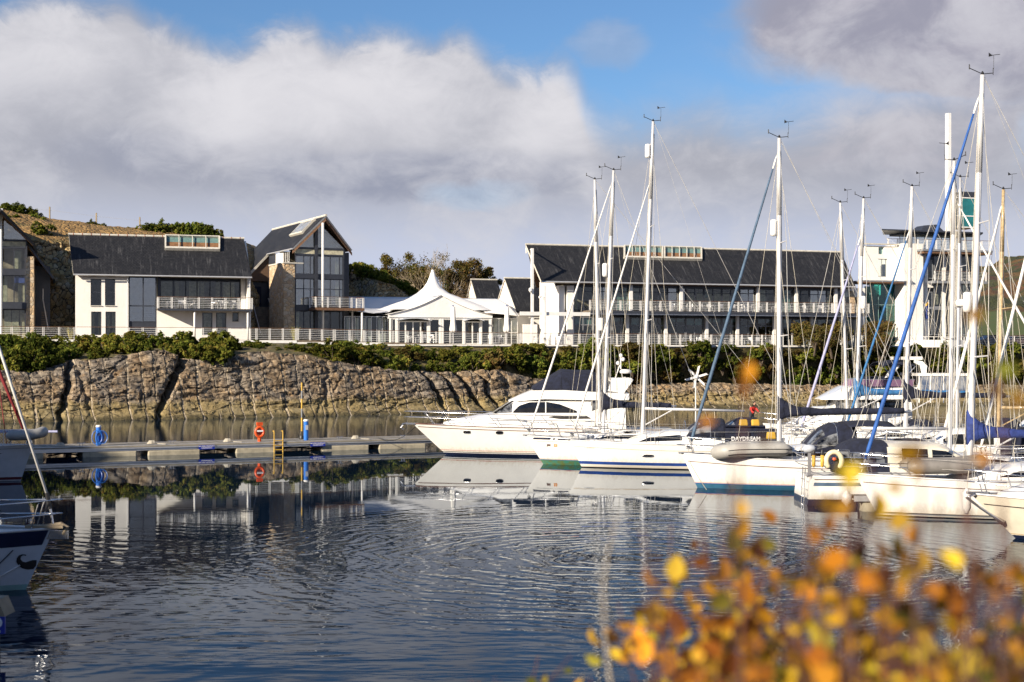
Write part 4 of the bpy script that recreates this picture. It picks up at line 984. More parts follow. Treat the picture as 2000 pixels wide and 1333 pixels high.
# ================================================================== TOWER with look-out deck
def tower():
    F = FB; b = bthing('tower_building', 'white tower block with teal glass atrium, thin flat roofs and a teal glass lift shaft', F, 1790, 0); U, Z = F.U, F.Z; g = 6.5
    v = -.4; zt = Z(1780, 476, v); za = Z(1720, 553, 1.5)
    mb = MB(F.M)
    wall(mb, U(1690, .8), U(1766, .8), za+.2, Z(1720, 481, .8), .8, 1.2, [(U(1715, .8), U(1733, .8), Z(1720, 541, .8), Z(1720, 506, .8)), (U(1716, .8), U(1727, .8), Z(1720, 497, .8), Z(1720, 483, .8))])
    mb.box(U(1690, .8), U(1690, .8)+.3, 1.2, 2.2, za+.2, Z(1720, 481, .8)); mb.box(U(1766, v), U(1803, v), v, 7, g-.5, zt)
    mb.box(U(1696, 6.8), U(1803, 0), 6.8, 7.1, za, zt-.3)
    for px in (1806, 1841, 1873): mb.box(U(px, .2), U(px+5, .2), .1, .5, g, Z(1850, 497, 0))
    mb.box(U(1803, .1)+.02, U(1823, .1), .1, .4, Z(1812, 562, .1), Z(1812, 553, .1)); mb.box(U(1803, .1)+.02, U(1806, .1)-.02, .1, .4, g, Z(1812, 497, .1))
    mb.build('wall', M_white, b)
    window(b, F, U(1715, .8), U(1733, .8), Z(1720, 541, .8), Z(1720, 506, .8), 1.0, nx=2, fm=M_grey)
    box_part(b, F, 'recess_panel', M_teal, U(1716, .8), U(1727, .8), 1.1, 1.15, Z(1720, 497, .8), Z(1720, 483, .8))
    # parapet rail and cornice
    mb = MB(F.M); mb.box(U(1685, .6), U(1803, .6), .5, .9, Z(1740, 479, .6), Z(1740, 476.5, .6)); mb.build('cornice', M_twall, b)
    # atrium
    mb = MB(F.M); mb.box(U(1678, .2), U(1782, -.6), -.7, 3, za, za+.16, 0); mb.box(U(1678, .2), U(1765, -.6), -.68, 2.8, za-.14, za-.002, 1); mb.build('atrium_roof', [M_grey, M_timber], b)
    window(b, F, U(1699, 1.5), U(1765, 1.5), g, za-.15, 1.5, nx=4, nz=3, fm=M_teal, pane=M_glassteal, fw=.05, name='atrium_window')
    mb = MB(F.M); mb.box(U(1690, 5), U(1765, 5), 5, 5.2, g, za-.2); mb.box(U(1690, 2), U(1765, 2), 2, 5, Z(1730, 612, 2)-.3, Z(1730, 612, 2)); mb.build('interior_wall', M_teal, b)
    # upper floors to the right
    zd = Z(1850, 490, -1.5); zm = Z(1870, 549, -1.2)
    for x0, x1, y0, y1, nn in ((1812, 1822, 508, 545, 1), (1824, 1840, 500, 545, 1), (1846, 1872, 500, 545, 2), (1878, 1900, 500, 545, 2), (1824, 1840, 556, 600, 1), (1846, 1872, 556, 600, 2), (1878, 1898, 556, 600, 2), (1824, 1840, 604, 655, 1), (1846, 1872, 604, 655, 2), (1878, 1898, 604, 655, 2), (1808, 1821, 570, 655, 1)):
        window(b, F, U(x0, .25), U(x1, .25), Z(x0, y1, .25), Z(x0, y0, .25), .25, nx=nn, fm=M_grey, fw=.09)
    mb = MB(F.M); mb.box(U(1803, .3), U(1902, .3), .2, 6, Z(1850, 604, .3), Z(1850, 600.5, .3)); mb.box(U(1803, .3)+.1, U(1902, .3), 5.8, 6, g, zd); mb.box(U(1902, .3)-.2, U(1902, .3), .45, 5.8, g, zd); mb.build('floor_slab', M_grey, b)
    mb = MB(F.M); mb.box(U(1826, .5), U(1836, .5), .7, .75, Z(1830, 595, .5), Z(1830, 575, .5)); mb.box(U(1882, .5), U(1896, .5), .7, .75, Z(1830, 640, .5), Z(1830, 610, .5)); mb.build('curtain', M_cream, b)
    mb = MB(F.M); mb.box(U(1802, -1.6), U(1938, -1.6), -1.7, 4, zd-.1, zd+.12, 0); mb.box(U(1803, -1.5), U(1936, -1.5), -1.6, 3.8, zd-.35, zd-.102, 1); mb.box(U(1825, -1.2), U(1928, -1.2), -1.3, .2, zm-.3, zm, 0)
    mb.build('balcony_slab', [M_grey, M_timber], b)
    rail('balcony_railing', None, F.P(U(1792, -1.5), -1.6, zd+.12), F.P(U(1934, -1.5), -1.6, zd+.12), parent=b, sp=1.2)
    rail('balcony_railing', None, F.P(U(1826, -1.2), -1.2, zm), F.P(U(1926, -1.2), -1.2, zm), parent=b, sp=1.2)
    rail('roof_railing', None, F.P(U(1735, .7), .7, Z(1740, 476.5, .6)), F.P(U(1790, .7), .7, Z(1740, 476.5, .6)), parent=b, sp=1.2, h=.6, bars=3)
    # look-out pavilion
    zp0, zp1 = zd+.13, Z(1830, 459, 1.0)
    window(b, F, U(1757, 1.2), U(1903, 1.2), zp0, zp1, 1.2, nx=9, fm=M_grey, name='lookout_window')
    zq = Z(1820, 455, -.8); mb = MB(F.M)
    mb.hexa([(U(1722, -.9), -.9, zq+.12), (U(1920, -.9), -.9, zq+.05), (U(1914, 4), 4.5, zq+.15), (U(1730, 4), 4.5, zq+.15), (U(1722, -.9), -.9, zq+.26), (U(1920, -.9), -.9, zq+.22), (U(1912, 4), 4.5, zq+.55), (U(1735, 4), 4.5, zq+.55)])
    mb.box(U(1765, 1), U(1900, 1), .4, 4, zq-.1, zq+.12); mb.build('lookout_roof', M_darkst, b)
    mb = MB(F.M); mb.hexa([(U(1788, 2), 1, zq+.3), (U(1836, 2), 1, zq+.3), (U(1836, 2), 3.5, zq+.3), (U(1788, 2), 3.5, zq+.3), (U(1800, 2), 1.4, zq+1.05), (U(1824, 2), 1.4, zq+1.2), (U(1824, 2), 3, zq+1.2), (U(1800, 2), 3, zq+1.05)]); mb.build('roof_vent', M_darkst, b)
    # lift shaft and white fin
    za0, za1 = Z(1890, 446, 2), Z(1890, 387, 2); x0, x1 = U(1876, 2), U(1905, 2)
    mb = MB(F.M)
    for x in (x0, x1): mb.box(x-.06, x+.06, 1.94, 2.06, za0, za1+.7); mb.box(x-.06, x+.06, 4.0, 4.12, za0, za1+.7)
    for z in (za0+.1, lerp(za0, za1, .4), za1): mb.box(x0+.06, x1-.06, 1.95, 2.05, z-.06, z+.06); mb.box(U(1858, 2), x0-.06, 1.97, 2.03, z-.04, z+.04)
    mb.build('lift_frame', M_whitep, b)
    mb = MB(F.M); mb.box(x0+.03, x1-.03, 2.0, 4.05, za0, za1-.08); mb.build('lift_glass', pm('teal_panel', (.015, .17, .19), .1, var=.15, vs=1), b)
    box_part(b, F, 'lift_cap', M_darkst, x0+.07, x1-.07, 1.98, 4.08, za1+.07, za1+.72)
    uu = U(1852, 1.6); MB(F.M).box(uu-.2, uu+.2, 1.3, 1.9, zq+.3, Z(1852, 222, 1.6)).build('white_fin', M_whitep, b)
    # curved white terrace
    mb = MB(F.M); pts = []
    ua, ub = U(1768, -2), U(1905, -2); c = (ua+ub)/2; hw = (ub-ua)/2
    poly = [(c+hw*math.cos(math.pi*(1+i/14)), -.5+3.6*math.sin(math.pi*(1+i/14)), g-.5) for i in range(15)]
    mb.slab(poly, (0, 0, .4)); mb.build('terrace_slab', M_white, b)
    poly2 = [F.P(x*.985+c*.015, y*.97, g-.1) for x, y, z in poly]
    mb = MB()
    for i in range(14): mb.slab([poly2[i], poly2[i+1], poly2[i+1]+Vector((0, 0, .75)), poly2[i]+Vector((0, 0, .75))], Vector((0, .05, 0)))
    for i in range(15): mb.box(poly2[i].x-.03, poly2[i].x+.03, poly2[i].y-.06, poly2[i].y-.0, poly2[i].z, poly2[i].z+1.1)
    mb.path([p+Vector((0, -.03, 1.1)) for p in poly2], .03); mb.build('terrace_parapet', M_whitep, b)
    for px in (1770, 1800, 1880): uu = U(px, -1.5); MB(F.M).tube((uu, -1.5, 3.5), (uu, -1.5, g-.5), .1, n=10).build('terrace_column', M_whitep, b)
tower()
# flag on its pole beside the tower
ff = FB.P(FB.U(1814, -3.4), -3.4, 6.4)
fl = thing('flag', 'small blue and yellow flag hanging limp on a pole in front of the white tower', 'flag', ff)
MB().tube((0, 0, 0), (0, 0, 5.2), .04, .03).build('flagpole', M_whitep, fl, local=True)
mb = MB(); mb.grid(lambda a, c: (-.06-.32*a+.05*math.sin(c*7), .10*math.sin(a*9+c*2), 4.9-1.7*c-.25*a), 8, 12); mb.build('cloth', M_royal, fl, local=True, thick=.01)
mb = MB(); mb.grid(lambda a, c: (-.07-.30*a, -.03+.10*math.sin(a*9), 4.98-.28*c-.25*a), 8, 3); mb.build('yellow_band', M_yellow, fl, local=True, thick=.012)

# ================================================================== MARQUEE
def marquee():
    DV = 4.0
    F = FB; b = bthing('marquee', 'large white marquee with one tall pointed peak and flared fabric roof', F, 850, 2, cat='tent'); U, Z, Q = F.U, F.Z, F.Q; g = 6.6
    vc = 10.5; c = Q(845, 527, vc); S = F_/F.P(c.x, vc).y
    prof = [(0.12, 527), (.16, 530), (.34, 540), (.62, 552), (1.05, 563), (1.75, 574), (2.7, 583), (3.8, 592), (4.8, 600), (5.7, 609)]
    zz = [Z(845, y, vc) for _, y in prof]; zz = [z if i < 6 else z-(i-5)*.02 for i, z in enumerate(zz)]
    mb = MB(F.M); n = 48; vs = []
    for k, ((r, _), z) in enumerate(zip(prof, zz)):
        p = 2+max(0, k-4)*1.2
        for i in range(n):
            t = 2*math.pi*i/n; ct, st = math.cos(t), math.sin(t); rr = r/((abs(ct)**p+abs(st)**p)**(1/p)); rr = min(rr, r*1.35)
            vs.append((c.x+rr*ct, vc+rr*st, z+.10*(k > 5)*abs(math.sin(2*t))**2))
    mb.add(vs, [(k*n+i, k*n+(i+1) % n, (k+1)*n+(i+1) % n, (k+1)*n+i) for k in range(len(prof)-1) for i in range(n)]+[tuple(range(n))])
    mb.build('peaked_canopy', M_tent, b, smooth=True)
    # front pediment: prism with concave roof lines
    L, A, Rr = Q(758, 613, DV+.4), Q(862, 577, DV+.4), Q(962, 617, DV+.4); zE = (L.z+Rr.z)/2
    def edge(P, Qq, t): p = P.lerp(Qq, t); p.z -= .28*math.sin(math.pi*t); return p
    mb = MB(F.M)
    for s, E in ((0, Vector((L.x, DV+.4, zE))), (1, Vector((Rr.x, DV+.4, zE)))):
        def fn(a, c_, E=E): p = edge(E, A, a); return (p.x, lerp(DV+.25, DV+6.5, c_), p.z+.0*c_)
        mb.grid(fn, 10, 6)
    mb.build('front_canopy', M_tent, b, smooth=True, thick=.03)
    mb = MB(F.M); top = [edge(Vector((L.x, DV+.4, zE)), A, i/10) for i in range(11)]+[edge(Vector((Rr.x, DV+.4, zE)), A, 1-i/10) for i in range(1, 11)]
    mb.slab([(p.x, DV+.42, p.z-.06) for p in top]+[(Rr.x, DV+.42, zE-.30), (L.x, DV+.42, zE-.30)][0:2], (0, .04, 0)); mb.build('pediment', M_tent, b)
    # left wing
    mb = MB(F.M)
    P = [Q(672, 580, 11), Q(798, 581, 11), Q(760, 613, 6), Q(672, 613, 6)]
    V_ = Q(731, 612, 5.6)
    def lw(a, c_):
        top = P[0].lerp(P[1], a); x = lerp(P[3].x, P[2].x, a); d = abs(x-V_.x)/(P[2].x-P[3].x)
        bot = Vector((x, 5.8, V_.z-.02+.25*min(1, d*2))); p = top.lerp(bot, c_); p.z += -.42*math.sin(math.pi*c_)*(.35+max(0, .6-d*2)); return p
    mb.grid(lw, 24, 10); mb.build('left_canopy', M_tent, b, smooth=True, thick=.03)
    # right lobe
    A0, A1, B0, B1 = Q(888, 583, 11), Q(975, 584, 9.5), Q(948, 611, 4.8), Q(1014, 618, 4.6)
    def rl(a, c_):
        p = A0.lerp(A1, a).lerp(B0.lerp(B1, a), c_); p.z += .30*math.sin(math.pi*c_)*(.4+.6*a)-.2*(a > .96); p.y -= .4*math.sin(math.pi*a)*c_; return p
    mb = MB(F.M); mb.grid(rl, 20, 12)
    C0 = Q(1014, 618, 10)
    mb.grid(lambda a, c_: (lambda p: (p.x+.25*math.sin(math.pi*c_), p.y, p.z))(A1.lerp(Vector((A1.x+.6, 13, A1.z)), a).lerp(B1.lerp(Vector((B1.x+.5, 13, B1.z)), a), c_)), 6, 8)
    mb.build('right_canopy', M_tent, b, smooth=True, thick=.03)
    # skirt gutter, walls, doors
    mb = MB(F.M); zt = zE-.30
    mb.box(L.x, Rr.x, DV+.55, DV+.63, zt-.16, zt)
    for px in (762, 775, 838, 860, 864, 906, 939, 958): u = U(px, DV+.6); mb.box(u-.10, u+.10, DV+.5, DV+.7, g-.1, zt-.162)
    mb.build('frame', M_whitep, b)
    for x0, x1 in ((766, 773), (840, 858), (866, 904), (941, 956)) : window(b, F, U(x0, DV+.6), U(x1, DV+.6), g, zt-.17, DV+.62, nx=1 if x1-x0 < 20 else 2, fm=M_whitep, name='side_window')
    for x0, x1 in ((777, 836), (907, 938)):
        ua, ub = U(x0, DV+.6), U(x1, DV+.6); zd = Z(800, 627, DV+.6); o = window(b, F, ua, ub, g-.05, zd, DV+.6, nx=4 if x1-x0 > 40 else 2, fm=M_whitep, fw=.14, name='double_door')
        mb = MB(F.M); m = 12
        for i in range(m):
            t0, t1 = i/m, (i+1)/m; h0, h1 = .22*math.sin(math.pi*t0), .22*math.sin(math.pi*t1)
            mb.hexa([(lerp(ua-.2, ub+.2, t0), DV-.35, zd+h0), (lerp(ua-.2, ub+.2, t1), DV-.35, zd+h1), (lerp(ua-.2, ub+.2, t1), DV+.55, zd+h1+.05), (lerp(ua-.2, ub+.2, t0), DV+.55, zd+h0+.05), (lerp(ua-.2, ub+.2, t0), DV-.35, zd+h0+.06), (lerp(ua-.2, ub+.2, t1), DV-.35, zd+h1+.06), (lerp(ua-.2, ub+.2, t1), DV+.55, zd+h1+.11), (lerp(ua-.2, ub+.2, t0), DV+.55, zd+h0+.11)])
        mb.build('door_canopy', M_gelgrey, b)
    mb = MB(F.M); x0, x1 = U(672, 6.2), U(757, 6.2)
    window(b, F, x0, x1, g, Z(700, 618, 6.2), 6.2, nx=8, fm=M_gelgrey, name='wing_window')
    window(b, F, U(962, 5.2), U(1011, 5.2), g, Z(990, 622, 5.2), 5.2, nx=4, zs=[.45], fm=M_whitep, name='wing_window')
    mb = MB(F.M); mb.box(x0, U(1010, 8), 10.5, 10.6, g, Z(845, 612, 10.5)); mb.build('back_wall', M_intd, b)
    mb = MB(F.M)
    for px in (680, 697, 712, 722, 742, 750, 968, 975, 982, 1000, 1006): u = U(px, 6.6); mb.box(u-.18, u+.18, 6.6, 6.64, g+(.0 if px < 900 else .9), Z(700, 619, 2.6))
    mb.build('curtain', M_whitep, b)
marquee()
# closed parasols
def parasol(px, label):
    v = -2.4; p = FB.P(FB.U(px, v), v, deckz(px)); t = thing('closed_parasol', label, 'parasol', p, 0, 'closed white parasols on the terrace')
    zt = (HOR-598)/F_*p.y+H_-p.z; zb = (HOR-650)/F_*p.y+H_-p.z
    MB().tube((0, 0, 0), (0, 0, zt), .035, n=8).build('pole', M_alu, t, local=True)
    n = 24; prof = [(.05, 1.0), (.17, .97), (.20, .8), (.23, .55), (.25, .35), (.34, .12), (.30, .03), (.12, 0)]
    vs = [(r*(1+.16*math.sin(i*6*2*math.pi/n+k*.25))*math.cos(2*math.pi*i/n), r*(1+.16*math.sin(i*6*2*math.pi/n+k*.25))*math.sin(2*math.pi*i/n), lerp(zb, zt-.06, h)) for k, (r, h) in enumerate(prof) for i in range(n)]
    MB().add(vs, [(k*n+i, k*n+(i+1) % n, (k+1)*n+(i+1) % n, (k+1)*n+i) for k in range(7) for i in range(n)]).build('canopy', M_sail, t, smooth=True, local=True)
    MB().lathe([(.05, 0), (.09, .04), (.06, .14)], 10, (0, 0, zt-.06)).build('finial', M_bluest, t, local=True)
parasol(885, 'closed white parasol in front of the marquee doors'); parasol(990, 'closed white parasol in front of the right end of the marquee')

# ================================================================== RAILINGS of the terrace
def trail(pa, pb, label, v=-3.92, thin=False, sp=1.35): rail('terrace_railing', label, FB.P(FB.U(pa, v), v, deckz(pa)), FB.P(FB.U(pb, v), v, deckz(pb)), h=1.12, thin=thin, sp=sp, both=not thin, group='white railings along the terrace edge')
trail(-40, 146, 'white bar railing at the left end of the terrace below the gable house')
trail(150, 249, 'thin handrail in front of the white wall with four windows', thin=True, sp=2.4)
trail(251, 306, 'short white bar railing in front of the dark stair window')
trail(308, 394, 'thin handrail in front of the white wall under the left part of the balcony', thin=True, sp=2.8)
trail(396, 578, 'white bar railing between the white house and the stone pier')
trail(582, 652, 'white bar railing below the glass gable house')
trail(654, 1015, 'long white bar railing in front of the marquee', sp=1.4)
trail(1018, 1160, 'white bar railing on the jutting deck left of the restaurant', sp=1.5)
trail(1163, 1508, 'long white bar railing in front of the restaurant ground floor', sp=1.2)
trail(1512, 1700, 'thin handrail right of the white deck steps', thin=True, sp=1.1)
p, q = at(1905, 0, 168), at(2200, 0, 176); p.z = q.z = 6.5
rail('car_park_fence', 'grey fence with pale posts along the car park at the right edge', p, q, h=1.3, sp=1.9, cat='fence', both=False)
# fence posts on the hill
def fpost(px, y0, y1, label):
    v = v0(px)+15; p = FB.P(FB.U(px, v), v, 0); zb, zt = H_-(y1-HOR)/F_*p.y, H_-(y0-HOR)/F_*p.y
    t = thing('fence_post', label, 'post', (p.x, p.y, zb-.6), group='fence posts on the hill'); h = zt-zb+.6
    MB().slab([(-.07, -.07, 0), (.07, -.07, 0), (.07, .07, 0), (-.07, .07, 0)], (0, 0, h)).build('post', M_fence, t, local=True); MB().lathe([(.1, 0), (.02, .06)], 4, (0, 0, h)).build('weathered_cap', M_fence, t, local=True)
fpost(97, 405, 424, 'weathered post on the hilltop left of the white house roof'); fpost(188, 417, 440, 'weathered post on the hilltop above the left part of the slate roof'); fpost(273, 425, 448, 'weathered post on the hilltop left of the dark gorse')
mb = MB(); pts = []
for px, y in ((40, 408), (97, 411), (188, 423), (273, 431), (330, 438)): v = v0(px)+15; pts.append(at(px, y, FB.P(FB.U(px, v), v).y))
mb.path(pts, .012, 4); tag(mb.build('fence_wire', M_wire), 'thin wire strung between the weathered posts on the hilltop', 'wire')
# ================================================================== VEGETATION
def leaf_cloud(seed, n, fn, size, name, tonefn):
    """fn(rng) -> (pos, normalish); many small folded leaf faces"""
    rg = random.Random(seed); vs, fs, tones = [], [], []
    for i in range(n):
        p, nn = fn(rg); s = size*rg.uniform(.55, 1.35)
        d = Vector((rg.gauss(0, 1), rg.gauss(0, 1), rg.gauss(0, 1)+.3)).normalized(); d = (d+nn*.8).normalized()
        a = d.orthogonal().normalized(); a = (Matrix.Rotation(rg.uniform(0, 6.28), 3, d) @ a); b = d.cross(a)
        k = len(vs); vs += [p-a*s*.5, p+b*s*.28+d*s*.06, p+a*s*.6, p-b*s*.28+d*s*.06]; fs.append((k, k+1, k+2, k+3))
        tones.append(tonefn(p, rg))
    me = bpy.data.meshes.new(name); me.from_pydata([tuple(v) for v in vs], [], fs)
    at_ = me.attributes.new('tone', 'FLOAT', 'FACE'); at_.data.foreach_set('value', tones)
    return me
def bush_mesh(seed, n=4200, size=.135, spiky=.35):
    rg = random.Random(seed*7+1); lobes = []
    for i in range(15):
        a = rg.uniform(0, 6.28); r = rg.uniform(.1, .78); h = rg.uniform(.15, .85)*(1-.35*r)
        lobes.append((Vector((r*math.cos(a), r*math.sin(a)*.8, h)), rg.uniform(.2, .42), rg.uniform(-.08, .12)))
    subs = []
    for c, r, t in lobes:
        for k in range(9):
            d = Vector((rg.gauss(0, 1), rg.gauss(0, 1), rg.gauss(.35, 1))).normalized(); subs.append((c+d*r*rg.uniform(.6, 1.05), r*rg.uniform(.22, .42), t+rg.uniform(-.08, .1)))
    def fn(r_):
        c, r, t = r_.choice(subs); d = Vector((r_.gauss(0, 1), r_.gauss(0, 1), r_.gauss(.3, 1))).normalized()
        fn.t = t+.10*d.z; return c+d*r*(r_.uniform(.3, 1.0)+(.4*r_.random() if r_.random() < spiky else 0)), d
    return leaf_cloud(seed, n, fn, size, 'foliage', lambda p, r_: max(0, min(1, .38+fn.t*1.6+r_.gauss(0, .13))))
bushes = [bush_mesh(s) for s in range(6)]
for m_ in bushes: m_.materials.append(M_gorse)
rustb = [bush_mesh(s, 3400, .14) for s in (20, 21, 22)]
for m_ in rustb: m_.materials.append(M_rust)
mb = MB(); rg0 = random.Random(4)
for i in range(7): a = rg0.uniform(0, 6.28); mb.path([(0, 0, -.4), (.25*math.cos(a), .25*math.sin(a), .25), (.55*math.cos(a), .5*math.sin(a), rg0.uniform(.5, .8))], [.045, .03, .012], 5)
stem_me = mb.build('stem', M_bark).data; bpy.data.objects.remove(bpy.data.objects['stem'])
def place_bush(p, r, h, label, group, rg, meshes=None, name='gorse_bush', cat='bush'):
    t = thing(name, label, cat, p, rg.uniform(0, 6.28), group); t.scale = (r, r, h)
    for nm, me in (('foliage', rg.choice(meshes or bushes)), ('stem', stem_me)):
        o = bpy.data.objects.new(nm, me); COL.objects.link(o); o.parent = t
    return t
rg = random.Random(12)
def landmark(px):
    for a, n in ((60, 'the left gable house'), (145, 'the gap left of the white house'), (300, 'the white house windows'), (490, 'the white house balcony'), (580, 'the stone pier'), (710, 'the glass gable house'), (800, 'the left wing of the marquee'),
                 (960, 'the marquee'), (1060, 'the slate wings'), (1160, 'the portal columns'), (1640, 'the restaurant'), (1790, 'the tower')):
        if px < a: return n
    return 'the car park'
rows = []
x = -40
while x < 2080:    # (px, q, radius, height)
    dense = 1.0
    if x < 110: rows += [(x, .10, 1.75, 2.3), (x+12, .45, 1.9, 2.4), (x+20, .82, 1.6, 1.9)]; x += 40
    elif x < 340: rows += [(x, .12, 1.45, 1.55 if x < 270 else 1.0), (x+10, .5, 1.6, 1.75), (x+16, .86, 1.4, 1.45)]; x += 37
    elif x < 360: x += 22
    elif x < 470: rows += [(x, .02, 1.75, 1.9), (x+8, .45, 1.9, 2.1), (x+14, .85, 1.5, 1.7)]; x += 38
    elif x < 660: rows += [(x, .35, 1.4, 1.15), (x+15, .82, 1.4, 1.15)]; x += 38
    elif x < 1040: rows += [(x, .10, 1.6, 1.7), (x+12, .5, 1.65, 1.8), (x+20, .88, 1.5, 1.4)]; x += 42
    else: rows += [(x, .16, 1.7, 1.9), (x+15, .45, 1.75, 2.1), (x+25, .75, 1.7, 2.0), (x+5, .98, 1.5, 1.5)]; x += 46
def bpos(px, q):
    c = cliff_top(px)+NB*1.0; e = FB.P(FB.U(px, -4.6), -4.6, deckz(px)-.6); p = c.lerp(e, q)
    return p
rows = sorted(rows); cnt = {}
for px, q, r, h in rows:
    px2 = px+rg.uniform(-9, 9); k = rg.choice((.55, .8, 1.0, 1.05, 1.2, 1.3)); p = bpos(px2, min(1, max(-.03, q+rg.uniform(-.09, .09))))
    if px < 1040: h *= 1.0
    row = 'cliff-edge' if q < .3 else 'railing-side' if q > .8 else 'middle'
    lm = landmark(px2); cnt[(row, lm)] = cnt.get((row, lm), 0)+1
    rust = rg.random() < (.22 if px > 700 else .06)
    h *= .52 if q > .8 else .66 if q > .3 else .78
    if px > 1040: h *= 1.1
    if px < 480: h *= 1.08; k *= 1.05
    k *= .92; p.z -= .2*h
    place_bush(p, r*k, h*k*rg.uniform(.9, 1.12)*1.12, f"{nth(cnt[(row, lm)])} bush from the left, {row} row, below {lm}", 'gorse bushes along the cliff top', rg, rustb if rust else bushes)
# extra: bushes hanging on the face, on the hill, behind the tent
for i, (px, q, r, h, lb) in enumerate([(218, -.03, .9, .8, 'small bush hanging on the cliff face left of the white rock hump'), (1150, .05, 1.2, 1.0, 'low bush just above the rubble at the foot of the white mast'), (30, -.02, 1.3, 1.5, 'bush spilling over the cliff at the left edge'), (100, -.04, 1.2, 1.3, 'bush spilling over the cliff above the left gully'), (420, -.06, 1.3, 1.4, 'bush spilling over the cliff beside the central gully')]):
    place_bush(bpos(px, q), r, h, lb, 'gorse bushes on the cliff face', rg)
def onhill(px, py, v, r, h, lb, meshes=None, name='gorse_bush'):
    p = FB.P(FB.U(px, v), v, FB.Z(px, py, v)); place_bush(p, r, h, lb, 'bushes on the hill behind the houses', rg, meshes, name)
HB = [(18, 424, 24, 1.6, 1.5), (40, 428, 24, 1.7, 1.5), (62, 432, 24, 1.4, 1.3), (75, 438, 22, 1.0, 1.2), (45, 447, 20, 1.0, 1.0), (28, 440, 20, 1.1, 1.1), (178, 448, 24, .8, .9), (195, 450, 24, .8, .8), (250, 456, 24, .7, .7), (150, 448, 25, .6, .5),
      (292, 463, 22, 1.5, 1.5), (315, 463, 22, 1.5, 1.6), (340, 464, 22, 1.5, 1.6), (362, 464, 22, 1.4, 1.6), (385, 465, 22, 1.5, 1.7), (405, 466, 22, 1.4, 1.5), (422, 470, 22, 1.2, 1.2)]
for i, (px, py, v, r, h) in enumerate(HB): onhill(px, py, v, r, h, f"{nth(i+1)} dark gorse bush from the left on the hill skyline behind the white house")
onhill(80, 468, 15, 1.9, 1.7, 'large round dark green bush above the rocky slope between the two left houses')
T2 = [(680, 545, 20, 1.6, 1.7), (700, 542, 22, 1.5, 1.5), (722, 545, 21, 1.5, 1.6), (745, 556, 20, 1.5, 1.6), (762, 563, 19, 1.6, 1.7), (780, 572, 18, 1.5, 1.5), (795, 580, 17, 1.4, 1.3), (700, 532, 26, 1.4, 1.2)]
for i, (px, py, v, r, h) in enumerate(T2): onhill(px, py, v, r, h, f"{nth(i+1)} green bush from the left on the rocky slope behind the marquee", name='gorse_bush')
# tall grass clump beside the white house corner
def grass_mesh(seed, n, h):
    rg = random.Random(seed); mb = MB()
    for i in range(n):
        a = rg.uniform(0, 6.28); l = h*rg.uniform(.5, 1); b = rg.uniform(.1, .6); w = .025
        p0 = Vector((.12*math.cos(a), .12*math.sin(a), 0)); p1 = p0+Vector((math.cos(a)*b*.4*l, math.sin(a)*b*.4*l, l*.65)); p2 = p0+Vector((math.cos(a)*b*l, math.sin(a)*b*l, l*.9)); s = Vector((-math.sin(a), math.cos(a), 0))*w
        mb.add([p0-s, p0+s, p1+s, p1-s, p2], [(0, 1, 2, 3), (3, 2, 4)])
    return mb
M_palm = pm('strap_leaf', (.20, .20, .05), .7, col2=(.33, .28, .10), vs=3)
for px, v, lb in ((138, 1.5, 'spiky yellow-green plant growing by the left corner of the white house'), (575, -1.5, 'dry spiky plant at the foot of the stone pier')):
    p = FB.P(FB.U(px, v), v, 6.8); t = thing('spiky_plant', lb, 'plant', p); grass_mesh(px, 70, 1.7).build('leaf', M_palm, t, local=True)
    MB().lathe([(.16, 0), (.10, .25), (.03, .35)], 8).build('base', M_bark, t, local=True)
# trees behind the marquee
def tree(px, py_top, py_base, v, wpx, label, bare=False, seed=1, rusty=True, F=FB, density=1.0):
    p = F.P(F.U(px, v), v, 0); S = F_/p.y; zb = H_-(py_base-HOR)/S; zt = H_-(py_top-HOR)/S; Hh = zt-zb; W = wpx/S/2
    t = thing('bare_tree' if bare else 'autumn_tree', label, 'tree', (p.x, p.y, zb-.3), 0, 'trees behind the marquee')
    rg = random.Random(seed); mb = MB(); tips = []
    def br(p, d, l, r, lev):
        pts = [p]; q = p
        for k in range(3): d = (d+Vector((rg.gauss(0, .12), rg.gauss(0, .12), rg.gauss(.03, .06)))).normalized(); q = q+d*l/3; pts.append(q)
        mb.path(pts, [r, r*.85, r*.7, r*.5], 5 if lev < 2 else 3)
        if lev >= (4 if bare else 3): tips.append(q); return
        for k in range(4 if bare else 4):
            a = rg.uniform(0, 6.28); sp = rg.uniform(.35, .8) if not bare else rg.uniform(.25, .6); o = d.orthogonal().normalized(); o = Matrix.Rotation(a, 3, d) @ o
            br(pts[rg.choice((1, 2, 3))], (d+o*sp).normalized(), l*rg.uniform(.55, .8), r*.5, lev+1)
    for k in range(3 if bare else 2): a = k*2.2+seed; br(Vector((0, 0, 0)), Vector((.35*math.cos(a), .35*math.sin(a), 1)).normalized(), Hh*.42, .13, 0)
    mb.build('trunk', M_bark if not bare else pm('pale_bark', (.30, .24, .16), .9), t, local=True)
    rr = random.Random(seed+5); cl = [(Vector((rr.gauss(0, .45)*W, rr.gauss(0, .35)*W, Hh*rr.uniform(.35, .92))), rr.uniform(.22, .42)*W) for _ in range(26)]
    def fn(r_): c, r = r_.choice(cl); d = Vector((r_.gauss(0, 1), r_.gauss(0, 1), r_.gauss(.2, 1))).normalized(); return c+d*r*r_.uniform(.2, 1.05), d
    me = leaf_cloud(seed, int((900 if bare else 9500)*density), fn, .22, 'crown', lambda p, r_: max(0, min(1, (.35 if not rusty else .55)+.25*noise.noise(p*.9)+r_.gauss(0, .16))))
    me.materials.append(M_rust if rusty else M_gorse); o = bpy.data.objects.new('crown', me); COL.objects.link(o); o.parent = t
tree(785, 490, 600, 24, 92, 'broad brown-green tree left of the bare tree behind the marquee', seed=3)
